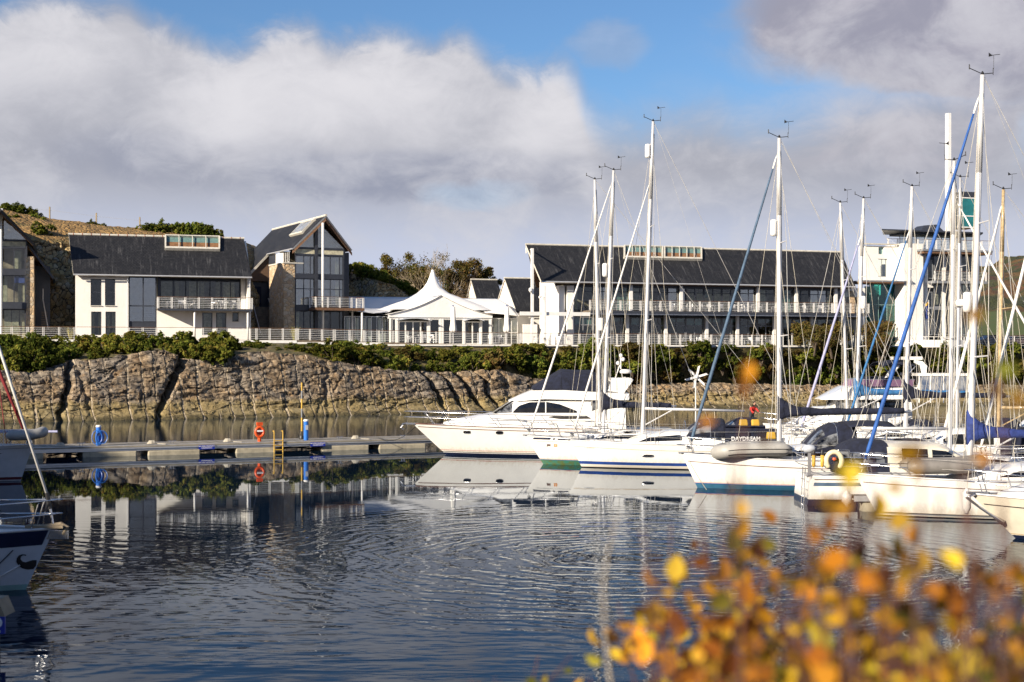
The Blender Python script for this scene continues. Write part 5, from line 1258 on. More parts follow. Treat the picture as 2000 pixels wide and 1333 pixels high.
tree(745, 517, 585, 25, 60, 'small rusty tree at the left of the group behind the marquee', seed=8, density=.8)
tree(851, 483, 610, 22, 90, 'bare pale-branched tree right behind the marquee peak', bare=True, seed=5)
tree(905, 500, 612, 24, 80, 'brown-green tree right of the bare tree', seed=9)
tree(945, 510, 615, 25, 60, 'rounded brown tree at the right of the group, beside the small slate wing', seed=13)
tree(820, 515, 605, 27, 80, 'dark green low tree just left of the marquee peak', seed=17, rusty=False)
tree(882, 520, 612, 27, 70, 'dark green low tree just right of the marquee peak', seed=19, rusty=False)
tree(1590, 618, 690, -5.5, 80, 'yellowing shrubby tree in front of the right end of the restaurant', seed=23, density=.9)
tree(1625, 628, 695, -5.8, 60, 'smaller yellowing shrub between two masts before the restaurant end', seed=27, density=.8)
tree(1720, 625, 700, -6, 70, 'yellowing willow-like shrub in front of the teal atrium', seed=29, density=.8)
# cars in the car park
def car(px, D, z, rz, m, label):
    p = at(px, 0, D); t = thing('parked_car', label, 'car', (p.x, p.y, z), rz, 'cars parked right of the tower')
    mb = MB(); prof = [(-2.1, .35), (-2.15, .7), (-1.9, .86), (-1.2, .92), (-.55, 1.38), (.75, 1.42), (1.5, 1.0), (2.05, .92), (2.15, .6), (2.1, .35)]
    mb.slab([(x, -.82, zz) for x, zz in prof], (0, 1.64, 0)); o = mb.build('body', m, t, local=True); md = o.modifiers.new('bevel', 'BEVEL'); md.width = .06; md.segments = 2
    mb = MB()
    for s in (-1, 1): mb.slab([(-1.1, s*.83, .95), (-.5, s*.83, 1.32), (.7, s*.83, 1.36), (1.3, s*.83, 1.0)], (0, s*.01, 0))
    mb.build('window', M_glassdk, t, local=True)
    for x in (-1.35, 1.35):
        for s in (-1, 1): MB().lathe([(.12, -.1), (.31, -.1), (.33, 0), (.31, .1), (.12, .1)], 16, (x, s*.78, .33), 'Y').build('wheel', M_black, t, local=True)
car(1935, 171, 6.5, .2, pm('dark_blue_car', (.01, .015, .04), .2, coat=.6), 'dark blue car parked behind the grey fence, left of the other car')
car(1985, 173, 6.5, .35, pm('maroon_car', (.04, .012, .015), .2, coat=.6), 'dark maroon car parked behind the grey fence at the right edge')

# chairs and tables on balconies and terrace
def chair_proto():
    mb = MB()
    for x in (-.2, .2):
        mb.path([(x, -.2, 0), (x, -.22, .44), (x, -.22, .62), (x, .18, .64), (x, .22, .44), (x, .3, 0)], .014, 5); mb.path([(x, .22, .44), (x, .27, .86)], .014, 5)
    mb.box(-.21, .21, -.2, .22, .425, .45)
    for i in range(4): mb.box(-.2, .2, .235+i*.012, .25+i*.012, .52+i*.09, .575+i*.09)
    return mb.build('terrace_chair', M_alu)
def table_proto():
    mb = MB(); mb.lathe([(.36, .70), (.37, .715), (.36, .73)], 20); mb.tube((0, 0, 0), (0, 0, .70), .025); mb.tube((-.25, 0, .02), (.25, 0, .02), .02); mb.tube((0, -.25, .02), (0, .25, .02), .02)
    return mb.build('terrace_table', M_alu)
ch, tb_ = chair_proto(), table_proto(); first = {0: True, 1: True}
def furn(kind, px, v, z, rz, label, cat, group):
    o = (ch, tb_)[kind]
    if not first[kind]: o = o.copy(); COL.objects.link(o)
    first[kind] = False; o.location = FB.P(FB.U(px, v), v, z); o.rotation_euler = (0, 0, rz); tag(o, label, cat, group)
zbB = FB.Z(380, 604)-.018; zbF = FB.Z(1300, 608, -2.2)
def row(pxs, v, z, where):
    for i, px in enumerate(pxs):
        if i % 3 == 1: furn(1, px, v, z, 0, f"{nth(i//3+1)} small round silver table from the left {where}", 'table', 'round silver tables outdoors')
        else: furn(0, px, v+rg.uniform(-.2, .2), z, rg.choice((-1.5, 1.5, .2, 3))+rg.uniform(-.4, .4), f"{nth(i//3*2+(i % 3 > 0)+1)} slatted silver chair from the left {where}", 'chair', 'silver chairs outdoors')
row([330, 341, 352, 358, 366, 374, 418, 425, 433, 440, 449, 458], -1.0, zbB, 'on the white house balcony')
row([1208, 1218, 1228, 1284, 1294, 1306, 1316, 1328, 1338, 1352, 1362, 1372, 1386, 1396, 1408, 1432, 1442, 1452, 1464, 1474, 1484, 1512, 1522, 1532, 1548, 1560, 1572, 1602, 1612, 1622], -1.3, zbF, 'on the restaurant balcony')
row([1048, 1058, 1068, 1092, 1102, 1112], -2.6, 6.5, 'on the deck below the portal columns')
row([1330, 1340, 1352, 1366, 1378, 1390, 1404, 1416, 1428, 1442, 1454, 1466, 1480, 1490, 1500], -2.6, 6.5, 'on the terrace in front of the restaurant')
row([800, 812, 822, 828, 838, 846, 958, 968, 978], -2.4, 6.62, 'on the terrace in front of the marquee')
# ================================================================== PONTOON
PL, PR = at(60, 0, 71.2), at(860, 0, 80.5)
pd_ = (PR-PL); pd_.z = 0; plen = pd_.length; prz = math.atan2(pd_.y, pd_.x)
class PF:       # pontoon frame: x along it, y away, z up
    M = Matrix.Translation(Vector((PL.x, PL.y, 0))) @ Matrix.Rotation(prz, 4, 'Z')
def ponx(px):   # x along the front edge for a pixel column
    k = (px-1000)/F_; c, s = math.cos(prz), math.sin(prz); return (k*PL.y-PL.x)/(c-k*s)
def ponp(px, y=0., z=0.): return PF.M @ Vector((ponx(px), y, z))
def pontoon():
    t = thing('pontoon', 'long grey walkway pontoon floating on pale concrete blocks across the water', 'pontoon', PF.M.translation, prz)
    x0, x1 = ponx(-160), ponx(900)+26
    mb = MB(); n = int((x1-x0)/.16)
    mb.box(x0, x1, 0.02, 2.38, .50, .56); mb.build('deck', M_pdeck, t, local=True)
    mb = MB(); mb.box(x0, x1, -.03, .02, .40, .57); mb.box(x0, x1, 2.38, 2.43, .40, .57); mb.box(x0, x1, .06, .16, .28, .495); mb.build('edge_beam', M_alu, t, local=True)
    mb = MB(); mb.box(x0, x1, -.05, -.031, .46, .55); mb.build('timber_fender', pm('grey_timber', (.30, .27, .22), .85), t, local=True)
    fl = [(-120, -40), (10, 85), (162, 268), (290, 392), (462, 540), (630, 722), (742, 833)]
    X = [(ponx(a), ponx(b)) for a, b in fl]; w = 3.6; x = ponx(900)
    while x < x1-4: X.append((x, x+w)); x += w+1.3
    first = None
    for a, b in X:
        mb = MB(); mb.hexa([(a, .12, -.35), (b, .12, -.35), (b, 2.2, -.35), (a, 2.2, -.35), (a, .06, .27), (b, .06, .27), (b, 2.25, .27), (a, 2.25, .27)])
        o = mb.build('float', M_conc, t, local=True); md = o.modifiers.new('bevel', 'BEVEL'); md.width = .06; md.segments = 2
        mb = MB(); mb.box(a-.0, b+.0, .075, .11, -.02, .05); mb.build('waterline_stain', pm('wet_concrete', (.10, .085, .05), .4), o)if False else None
    mb = MB()
    for a, b in ((100, 160), (400, 455), (545, 625), (722, 742)):
        xa, xb = ponx(a), ponx(b); mb.tube((xa, 1.2, .3), (xb, 1.2, .05), .04); mb.tube((xa, 1.2, .05), (xb, 1.2, .3), .04); mb.box(xa, xb, 2.0, 2.1, .1, .38)
    mb.build('underframe', M_darkst, t, local=True)
    for px in (338, 666, 790, 160): 
        x = ponx(px); MB().path([(x-.2, .25, .75), (x-.1, .25, .72), (x+.1, .25, .72), (x+.2, .25, .75)], .02).tube((x-.07, .25, .56), (x-.07, .25, .72), .02).tube((x+.07, .25, .56), (x+.07, .25, .72), .02).build('cleat', M_steel, t, local=True)
pontoon()
def text_mesh(s, size, font_extrude=.004, bold=0.0):
    cu = bpy.data.curves.new('t', 'FONT'); cu.body = s; cu.size = size; cu.extrude = font_extrude; cu.align_x = 'CENTER'; cu.align_y = 'CENTER'; cu.offset = bold; cu.resolution_u = 3
    o = bpy.data.objects.new('t', cu); COL.objects.link(o); dg = bpy.context.evaluated_depsgraph_get(); me = o.evaluated_get(dg).to_mesh()
    V = [v.co.copy() for v in me.vertices]; Fs = [tuple(p.vertices) for p in me.polygons]; o.evaluated_get(dg).to_mesh_clear(); bpy.data.objects.remove(o); return V, Fs
def psign(px, label):
    x = ponx(px); p = PF.M @ Vector((x, -.075, .36)); t = thing('clearance_sign', label, 'sign', p, prz, 'blue clearance signs on the pontoon')
    MB().box(-.42, .42, -.012, .012, -.10, .13).build('board', M_signb, t, local=True)
    for s, z, sz in (('MIN VESSEL AIRDRAUGHT', .065, .085), ('CLEARANCE 2·5', -.03, .095)):
        V, Fs = text_mesh(s, sz*.85, .002, .0015); MB().add([(v.x, -.016-v.z, v.y+z) for v in V], Fs).build('lettering', M_signw, t, local=True)
psign(403, 'blue sign with white lettering hung on the pontoon between the blue hose and the lifebuoy'); psign(620, 'blue sign with white lettering hung on the pontoon under the plain blue pedestal')
def pedestal(px, label, hose):
    p = ponp(px, .6, .56); t = thing('service_pedestal', label, 'pedestal', p, prz, 'blue service pedestals')
    h = 1.05 if not hose else .95
    MB().lathe([(.12, 0), (.13, .03), (.13, h-.03), (.125, h)], 14).build('body', M_bluep, t, local=True); MB().lathe([(.14, h), (.145, h+.05), (.11, h+.1)], 14).build('cap', M_white, t, local=True)
    MB().box(-.07, .07, -.16, -.13, h*.55, h*.8).build('socket_panel', M_gelgrey, t, local=True)
    if hose:
        rgh = random.Random(2)
        for k in range(7):
            c = Vector((rgh.uniform(-.14, .14), -.18-.02*k, h*.5)); rx, rz_ = rgh.uniform(.10, .27), rgh.uniform(.26, .38)
            MB().path([(c.x+rx*math.sin(a*6.283/20), c.y, c.z-.04+rz_*math.cos(a*6.283/20)*(1.0 if math.cos(a*6.283/20) > 0 else 1.05)) for a in range(20)], .02, 5, closed=True).build('hose', M_bluep, t, local=True)
def coil(px, y, label):
    t = thing('coiled_rope', label, 'rope', ponp(px, y, .57), 0, 'ropes on the pontoon'); MB().path([((.26-.012*k/4)*math.cos(k*.7), (.26-.012*k/4)*math.sin(k*.7), .015+.004*k) for k in range(45)], .016, 5).build('coil', M_rope, t, local=True)
    MB().path([(.26, 0, .02), (.5, -.1, .02), (.8, -.3, .02)], .015, 5).build('tail', M_rope, t, local=True)
coil(300, .5, 'coil of pale rope on the pontoon left of the first blue sign'); coil(450, .6, 'coil of pale rope on the pontoon left of the orange lifebuoy'); coil(700, .5, 'coil of pale rope on the pontoon right of the plain blue pedestal'); coil(120, .5, 'coil of rope on the shaded left end of the pontoon')
pedestal(196, 'blue pedestal wrapped in coils of blue hose on the left of the pontoon', True); pedestal(604, 'plain blue pedestal with white cap beside the yellow and black pole', False)
p = ponp(512, .5, .56); t = thing('lifebuoy_stand', 'orange lifebuoy holder standing on the pontoon edge', 'lifebuoy', p, prz)
MB().tube((0, .1, 0), (0, .1, 1.0), .03).build('post', M_orange, t, local=True)
MB().path([(.22*math.sin(a*6.283/24), 0, .52+.26*math.cos(a*6.283/24)) for a in range(24)], .075, 8, closed=True).build('ring', M_orange, t, smooth=True, local=True)
MB().lathe([(.20, -.02), (.2, .02)], 20, (0, .06, .58), 'Y').build('back_board', pm('dark_orange', (.35, .02, .01), .5), t, local=True)
MB().box(-.17, .17, -.07, -.02, .53, .62).build('strap', M_signw, t, local=True); MB().box(-.16, .16, -.04, .1, .86, 1.04).build('hood', M_orange, t, local=True); MB().tube((0, .05, 0), (0, .05, .3), .1).build('base', M_orange, t, local=True)
p = ponp(543, -.10, 0); t = thing('boarding_ladder', 'yellow ladder hung from the pontoon edge right of the orange lifebuoy', 'ladder', p, prz)
for s in (-.24, .24): MB().path([(s, .25, 1.12), (s, .05, 1.15), (s, 0, 1.05), (s, 0, -.6)], .03, 8).build('rail', M_yellow, t, local=True)
for z in (.62, .38, .14, -.1): MB().box(-.24, .24, -.03, .03, z-.02, z+.02).build('rung', M_yellow, t, local=True)
p = ponp(609, 1.9, -1); t = thing('marker_pole', 'tall pole banded in yellow, black and grey beside the plain blue pedestal', 'pole', p, prz)
zs_ = [0, 2.0, 2.75, 3.25, 3.8, 4.25, 4.7, 5.1]; cs = [M_black, M_yellow, M_grey, M_yellow, M_grey, M_yellow, M_black]
mb = MB()
for i in range(7): mb.tube((0, 0, zs_[i]), (0, 0, zs_[i+1]), .045, n=10, mi=i, caps=(i in (0, 6)))
mb.build('banded_tube', cs, t, local=True); MB().lathe([(.13, 1.5), (.16, 1.6), (.13, 1.75)], 12).build('collar', M_black, t, local=True)

# ================================================================== BOATS
def interp(T, x): return tab(T, x)
class Hull:
    def __init__(s, L, B, fb, fs, rake=.9, trans=.4, full=2.3, sternw=.78, drop=.08, chine=0.):
        s.L, s.B, s.fb, s.fs, s.rake, s.trans, s.full, s.sw, s.drop, s.chine = L, B, fb, fs, rake, trans, full, sternw, drop, chine
    def sheer(s, t): return s.fb+(s.fs-s.fb)*t-s.drop*math.sin(math.pi*t)
    def hbd(s, t):
        m = .52; f = 1-(1-min(t/m, 1))**s.full
        if t > m: f *= lerp(1, s.sw, ((t-m)/(1-m))**1.8)
        return s.B/2*f
    def hbw(s, t):
        m = .58; f = (1-(1-min(t/m, 1))**1.55)**1.15
        if t > m: f *= lerp(1, s.sw*.94, ((t-m)/(1-m))**1.8)
        return s.B/2*.9*f
    def y(s, t, z):
        sh = s.sheer(t)
        if z < 0: return s.hbw(t)*max(.15, 1+z*1.1)
        k = max(0, min(1, z/sh)); k = k**(.7-.25*s.chine)
        return s.hbw(t)+(s.hbd(t)-s.hbw(t))*k
    def x(s, t, z):
        k = 1-z/s.sheer(t); return t*s.L+s.rake*k*(1-t)**4 - s.trans*max(0, z/s.sheer(t))*t**6*0 + s.trans*(k)*t**8*0 - s.trans*(z/s.sheer(t))*max(0, t-.8)*5
    def tx(s, x, z):
        t = x/s.L
        for _ in range(8): t += (x-s.x(t, z))/s.L*.8; t = max(0, min(1, t))
        return t
    def side(s, x, z, sg=-1, off=.006): t = s.tx(x, z); return Vector((x, sg*(s.y(t, z)+off), z))
    def build(s, par, m, bands=(), deckm=None, topm=None, name='hull'):
        zs = [-.55, -.25, 0]; mats = [m]; zb = [(-9, None)]
        for z0, z1, mm in bands:
            for z in (z0, z1):
                if z not in zs: zs.append(z)
        fmin = min(s.sheer(i/20) for i in range(21)); zs = sorted(zs); zt = zs[-1]; ks = [.2, .4, .6, .8, .93, 1]
        NT_ = 44; vs = []; rows_ = []
        def Zr(t): sh = s.sheer(t); return zs+[zt+(sh-zt)*k for k in ks]
        NR = len(zs)+len(ks); ts = [(i/NT_)**1.35 for i in range(NT_+1)]
        for sg in (-1, 1):
            for t in ts:
                for z in Zr(t): vs.append((s.x(t, z), sg*max(s.y(t, z), .012), z))
        mb = MB(); fs, mi = [], []
        def mat_of(z):
            for z0, z1, mm in bands:
                if z0-1e-6 <= z < z1-1e-6:
                    if mm not in mats: mats.append(mm)
                    return mats.index(mm)
            return 0
        zr0 = Zr(.5); n1 = len(ts)*NR
        for sd in (0, 1):
            for i in range(NT_):
                for j in range(NR-1):
                    a = sd*n1+i*NR+j; q = (a, a+NR, a+NR+1, a+1); fs.append(q if sd == 0 else q[::-1]); mi.append(mat_of((zr0[j]+zr0[j+1])/2) if j < len(zs)-1 else 0)
        for j in range(NR-1):   # stem closing and transom
            fs.append((j, j+1, n1+j+1, n1+j)); mi.append(mat_of((zr0[j]+zr0[j+1])/2) if j < len(zs)-1 else 0)
            a = NT_*NR+j; fs.append((a, n1+a, n1+a+1, a+1)); mi.append(mat_of((zr0[j]+zr0[j+1])/2) if j < len(zs)-1 else 0)
        mb.v = [Vector(v) for v in vs]; mb.f = fs; mb.m = mi
        o = mb.build(name, mats, par, local=True); smooth_angle(o, 40)
        mb = MB(); vs = []
        for t in ts: zz = s.sheer(t)-.05; vs += [(s.x(t, zz), -max(.01, s.y(t, zz)-.05), zz), (s.x(t, zz), 0, zz+.06), (s.x(t, zz), max(.01, s.y(t, zz)-.05), zz)]
        mb.add(vs, [(3*i+k, 3*i+3+k, 3*i+4+k, 3*i+1+k) for i in range(NT_) for k in (0, 1)]); mb.build('deck', deckm or M_deck, par, local=True, smooth=True)
        for sg in (-1, 1):
            MB().path([(s.x(t, s.sheer(t)), sg*max(.01, s.hbd(t)-.01), s.sheer(t)+.01) for t in ts], .028, 5).build('toe_rail', topm or M_aluw, par, local=True, smooth=True)
        return o
    def strip(s, x0, x1, z0, z1, sg=-1, off=.006, n=12, slope=0.0):
        vs = []; 
        for i in range(n+1):
            x = lerp(x0, x1, i/n)
            for z in (z0, z1): vs.append(s.side(x+slope*(z-z0), z+0, sg, off))
        return MB().add(vs, [(2*i, 2*i+2, 2*i+3, 2*i+1) for i in range(n)])
    def sheerline(s, d0, d1, sg=-1, t0=.01, t1=.99, off=.007, n=40):
        vs = []
        for i in range(n+1):
            t = lerp(t0, t1, i/n)
            for d in (d0, d1): z = s.sheer(t)-d; vs.append((s.x(t, z), sg*(s.y(t, z)+off), z))
        return MB().add(vs, [(2*i, 2*i+2, 2*i+3, 2*i+1) for i in range(n)])
class Loft:     # superstructure: half-width w(x), bottom z0(x), top z1(x)
    def __init__(s, xs, w, z0, z1, tumble=.16, crown=.06, edge=.72):
        s.xs, s.w, s.z0, s.z1, s.tb, s.cr, s.e = xs, w, z0, z1, tumble, crown, edge
    def side(s, x, z, sg=-1, off=.01):
        w, a, b = interp(s.w, x), interp(s.z0, x), interp(s.z1, x); k = max(0, min(1, (z-a)/max(.02, b-a)))
        return Vector((x, sg*(w*(1-s.tb*k)-(w*.06*max(0, k-.75)*4)**1+off), z))
    def build(s, name, m, par, n=40, thick=None):
        x0, x1 = s.xs; vs = []; m_ = 0; ys = None
        for i in range(n+1):
            x = lerp(x0, x1, i/n); w, a, b = interp(s.w, x), interp(s.z0, x), interp(s.z1, x); h = max(.01, b-a); ring = []
            for k in (0, .25, .5, .75, .9): ring.append((-(w*(1-s.tb*k)-w*.06*max(0, k-.75)*4), a+h*k))
            wt = w*(1-s.tb); ring += [(-wt*s.e*1.12, a+h*.985), (-wt*s.e*.6, a+h+s.cr*.7), (0, a+h+s.cr)]
            full = ring+[(-y, z) for y, z in ring[-2::-1]]; m_ = len(full); vs += [(x, y, z) for y, z in full]
        fs = [(i*m_+k, (i+1)*m_+k, (i+1)*m_+k+1, i*m_+k+1) for i in range(n) for k in range(m_-1)]
        fs += [tuple(range(m_))[::-1], tuple(range(n*m_, (n+1)*m_))] if thick is None else []
        o = MB().add(vs, fs).build(name, m, par, local=True, thick=thick); smooth_angle(o, 35); return o
    def patch(s, poly_top, poly_bot, sg=-1, off=.012, n=14):
        """window strip between two x->z tables over the x-range of poly_top"""
        x0, x1 = poly_top[0][0], poly_top[-1][0]; vs = []
        for i in range(n+1):
            x = lerp(x0, x1, i/n); za, zb = interp(poly_bot, x), interp(poly_top, x)
            vs += [s.side(x, za, sg, off), s.side(x, (za+zb)/2, sg, off), s.side(x, zb, sg, off)]
        return MB().add(vs, [(3*i+k, 3*i+3+k, 3*i+4+k, 3*i+1+k) for i in range(n) for k in (0, 1)])
def decal(par, hull, s, x, z, size, m, sg=-1, name='name_lettering', italic=0.0, bold=.0):
    V, Fs = text_mesh(s, size, 0, bold); mir = 1
    MB().add([hull.side(x+v.x+italic*v.y, z+v.y, sg, .012) for v in V], Fs).build(name, m, par, local=True)

def rigging(t, h, mx, zd, mh, rake=.0, r=.085, spm=None, gen=None, gen_r=.06, gentop=.97, genm2=None, boom=None, cover=None, spreaders=(.36, .66), spl=.85, gear=True, radome=None, refl=None, chain=1.3, backx=None, bowx=.15, bowz=None, topx=None, boomrise=0.0, sweep=.15, babystay=False, inst=True):
    """mast foot (mx, zd), height mh above foot"""
    spm = spm or M_aluw; L = h.L
    def mp(k): return Vector((mx+rake*k*mh, 0, zd+k*mh))
    o = MB(); o.tube(mp(0), mp(.75), r, r*.94, 14, sy=1.0, caps=False); o.tube(mp(.75), mp(1), r*.94, r*.72, 14); o.build('mast', spm, t, smooth=True, local=True)
    bz = bowz if bowz is not None else h.sheer(0)+.05; bow = Vector((bowx, 0, bz)); top = mp(gentop)
    if gen:
        a, b = bow.lerp(top, .035), bow.lerp(top, .93)
        MB().path([bow.lerp(top, k) for k in (.035, .06, .3, .6, .85, .93)], [gen_r*.6, gen_r*.95, gen_r, gen_r*.85, gen_r*.6, gen_r*.45], 8).build('furled_headsail', gen, t, smooth=True, local=True)
        MB().path([bow.lerp(top, k) for k in (.93, .955, .972)], [gen_r*.4, gen_r*.55, gen_r*.3], 6).build('headsail_head', M_sail, t, local=True)
        MB().lathe([(.03, 0), (.1, .02), (.1, .05), (.05, .08), (.1, .11), (.1, .14), (.03, .16)], 12, bow+Vector((.03, 0, .12))).build('furling_drum', M_grey, t, local=True)
    MB().tube(bow, top, .012, n=5).build('forestay', M_wire, t, local=True)
    bx = backx if backx is not None else L-.1; bk = Vector((bx, 0, h.sheer(1)))
    MB().tube(mp(1), bk, .011, n=5).build('backstay', M_wire, t, local=True)
    tips = []
    for sg in (-1, 1):
        cy = min(chain, h.hbd(max(0, min(1, mx/L)))-.08); cp = Vector((mx+.25, sg*cy, h.sheer(mx/L)))
        pts = []
        for i, k in enumerate(spreaders):
            s_ = spl*(1-.22*i); q = mp(k); tip = q+Vector((sweep*s_*1.2, sg*s_, .04)); pts.append(tip)
            MB().tube(q, tip, .028, .018, n=6).build('spreader', spm, t, local=True)
        for a, b, nm in [(cp, pts[0], 'shroud')]+[(pts[i], pts[i+1], 'shroud') for i in range(len(pts)-1)]+[(pts[-1], mp(.985), 'shroud'), (cp+Vector((.2, 0, 0)), mp(spreaders[0]-.01), 'lower_shroud'), (cp-Vector((.5, 0, 0)), mp(spreaders[0]-.012), 'lower_shroud')]:
            MB().tube(a, b, .0125, n=4).build(nm, M_wire, t, local=True)
    for x_, y_, k in ((-1.6, .5, .97), (-.5, -.9, .9), (.7, -1.0, .62), (.9, 1.0, .64), (1.6, .3, .93)): MB().tube(Vector((mx+x_, y_, h.sheer(.5)+.15)), mp(k), .0075, n=4).build('running_line', M_rope, t, local=True)
    for dx, k in ((-.14, .93), (.16, .96)): MB().tube(Vector((mx+dx, .05, zd+.6)), mp(k)+Vector((dx*.5, .05, 0)), .011, n=4).build('halyard', M_rope, t, local=True)
    if boom:
        x1, zb_ = boom; g_ = mp(0); g_.z = zb_; g_.x += r; e = Vector((x1, 0, zb_+boomrise)); dirn = 1 if x1 > mx else -1
        MB().tube(g_, e, .065, .055, 10).build('boom', spm if not cover else M_alu, t, smooth=True, local=True)
        MB().tube(e, mp(1)+Vector((.05*dirn, 0, 0)), .006, n=4).build('topping_lift', M_wire, t, local=True)
        MB().tube(g_.lerp(e, .7)-Vector((0, 0, .05)), Vector((lerp(g_.x, e.x, .72), 0, h.sheer(.7)+.3)), .012, n=4).build('mainsheet', M_rope, t, local=True)
        MB().tube(g_.lerp(e, .28)-Vector((0, 0, .04)), Vector((g_.x+.05*dirn, 0, zb_-.75)), .03, n=6).build('kicker', spm, t, local=True)
        if cover:
            n, m_ = 26, 12; vs = []; ln = (e-g_).length
            for i in range(n+1):
                k = i/n; c = (g_-Vector((dirn*.16, 0, 0))).lerp(e-Vector((dirn*.25, 0, 0)), k)
                hh = .17+.62*math.exp(-k*ln/.42)+.05*(1-k)+.018*math.sin(k*31); ww = .15*(1-.35*k)+.03*math.sin(k*17)**2; lo = -.07-.28*math.exp(-k*ln/.25)
                for j in range(m_):
                    a = 2*math.pi*j/m_; zc = (hh+lo)/2; zh = (hh-lo)/2
                    vs.append(c+Vector((.02*math.sin(j*3+i), ww*math.cos(a)*(1+.1*math.sin(i*2.3+j)), zc+zh*math.sin(a))))
            MB().add(vs, [(i*m_+j, i*m_+(j+1) % m_, (i+1)*m_+(j+1) % m_, (i+1)*m_+j) for i in range(n) for j in range(m_)]+[tuple(range(m_))[::-1], tuple(range(n*m_, (n+1)*m_))]).build('sail_cover', cover, t, smooth=True, local=True)
    if refl:    # white radar reflector
        k, sx = refl; c = mp(k)+Vector((sx, -.02, 0)); MB().lathe([(.04, -.33), (.12, -.30), (.135, -.22), (.135, .22), (.12, .30), (.04, .33)], 14, c).build('radar_reflector', M_gel, t, smooth=True, local=True)
    if radome: k, sx = radome; c = mp(k)+Vector((sx, -.05, 0)); MB().lathe([(.12, -.14), (.30, -.11), (.32, 0), (.28, .10), (.1, .14)], 20, c).build('radome', M_gel, t, smooth=True, local=True); MB().tube(c-Vector((0, 0, .12)), mp(k)-Vector((0, 0, .2)), .03).build('radome_bracket', M_alu, t, local=True)
    if inst:
        c = mp(1); mb = MB(); mb.tube(c+Vector((0, 0, .03)), c+Vector((-.42, 0, .22)), .014); mb.tube(c+Vector((-.42, 0, .18)), c+Vector((-.42, 0, .34)), .018); mb.tube(c+Vector((0, 0, .03)), c+Vector((.34, 0, .06)), .014); mb.tube(c+Vector((.34, 0, 0)), c+Vector((.34, 0, .22)), .012); mb.lathe([(.03, .0), (.05, .06), (.02, .12)], 8, c)
        mb.build('masthead_instruments', M_black, t, local=True)
        mb = MB(); mb.tube(c+Vector((.36, 0, .18)), c+Vector((.36, 0, .62)), .006, n=4); mb.tube(c+Vector((.20, 0, .62)), c+Vector((.56, 0, .66)), .012, n=4); mb.slab([(.20+c.x, 0, c.z+.58), (.33+c.x, 0, c.z+.62), (.20+c.x, 0, c.z+.72)], (0, .008, 0)); mb.build('wind_vane', M_black, t, local=True)
def deckrails(t, h, n=6, pulpit=True, x0=.9, x1=None, ht=.6, pushpit=True, m=None, mesh=False):
    m = m or M_steel; L = h.L; x1 = x1 if x1 is not None else L-.3
    if pulpit:
        for zt, k in ((ht+.02, 0), (ht*.5, 1)):
            pts = []
            for i in range(9):
                a = i/8*2-1; t_ = .17*abs(a)**1.3*1.0; pts.append((h.x(t_, h.sheer(t_))-.12*(1-abs(a))-.05, h.hbd(t_)*(1 if a > 0 else -1)*.95 if abs(a) > .01 else 0, h.sheer(t_)+zt+.06*(1-abs(a))))
            MB().path(pts, .017, 6).build('pulpit_rail', m, t, local=True, smooth=True)
        for sg in (-1, 1):
            for t_ in (.035, .17): x = h.x(t_, h.sheer(t_)); y = sg*h.hbd(t_)*.95; MB().tube((x+.12, y, h.sheer(t_)), (x-.05, y, h.sheer(t_)+ht+.02), .016, n=6).build('pulpit_leg', m, t, local=True)
    for sg in (-1, 1):
        ts = [lerp(.17, x1/L, i/n) for i in range(n+1)]
        for t_ in ts[1:]: MB().tube((t_*L, sg*(h.hbd(t_)-.06), h.sheer(t_)), (t_*L, sg*(h.hbd(t_)-.06), h.sheer(t_)+ht), .013, n=5).build('stanchion', m, t, local=True)
        for z in (ht, ht*.52): MB().path([(t_*L, sg*(h.hbd(t_)*(.95 if t_ < .18 else 1)-.06*(t_ > .18)), h.sheer(t_)+z) for t_ in ts], .007, 4).build('guard_wire', M_wire, t, local=True)
    if pushpit:
        for z in (ht+.05, ht*.5): MB().path([(L-1.2, -h.hbd(.9)+.08, h.fs+z), (L-.1, -h.hbd(1)+.06, h.fs+z), (L-.05, h.hbd(1)-.06, h.fs+z), (L-1.2, h.hbd(.9)-.08, h.fs+z)], .016, 6).build('pushpit_rail', m, t, local=True)
def hood(t, x0, x1, w, z0, ht, name='sprayhood', m=None, back=True, front=.35, win=True):
    """folded-arch canvas hood rising from x0 (low edge) to x1"""
    m = m or M_navy; d = 1 if x1 > x0 else -1; n, k = 12, 16
    def pt(a, b, off=0.0):
        x = lerp(x0, x1, a); hh = ht*(math.sin(min(1, a*1.35)*math.pi/2)**.8)*(1-.08*max(0, a-.7)); ang = math.pi*b; e = .55
        c, s_ = math.cos(ang), math.sin(ang); y = -(w+off)*(1 if c > 0 else -1)*abs(c)**e; z = z0+(hh+off)*abs(s_)**e
        return (x, y, z)
    MB().grid(lambda a, b: pt(a, b), n, k).build(name, m, t, smooth=True, local=True, thick=.015)
    if win:
        for b0, b1, a0, a1 in ((.03, .17, .22, .62), (.22, .47, .10, .38), (.53, .78, .10, .38)):
            MB().grid(lambda a, b: pt(lerp(a0, a1, a), lerp(b0, b1, b), .012), 6, 6).build(name+'_window', M_clear, t, smooth=True, local=True)
    MB().path([pt(.62, b/16, .02) for b in range(17)], .014, 5).build(name+'_frame', M_steel, t, local=True)
def boat(name, label, cat, pxbow, wl, L, B, fb, fs, flip=False, ang=0., group='yachts moored with their bows to the left', **hk):
    """flip=False: bow at pxbow pointing left. flip=True: the boat points right and pxbow is its stern."""
    D = H_*F_/(wl-HOR); p = at(pxbow, 0, D); p.z = 0; h = Hull(L, B, fb, fs, **hk)
    D2 = D+B/2*.9; p = at(pxbow, 0, D2); p.z = 0
    if flip: p.x += L
    t = thing(name, label, cat, p, math.pi+ang if flip else ang, group); return t, h
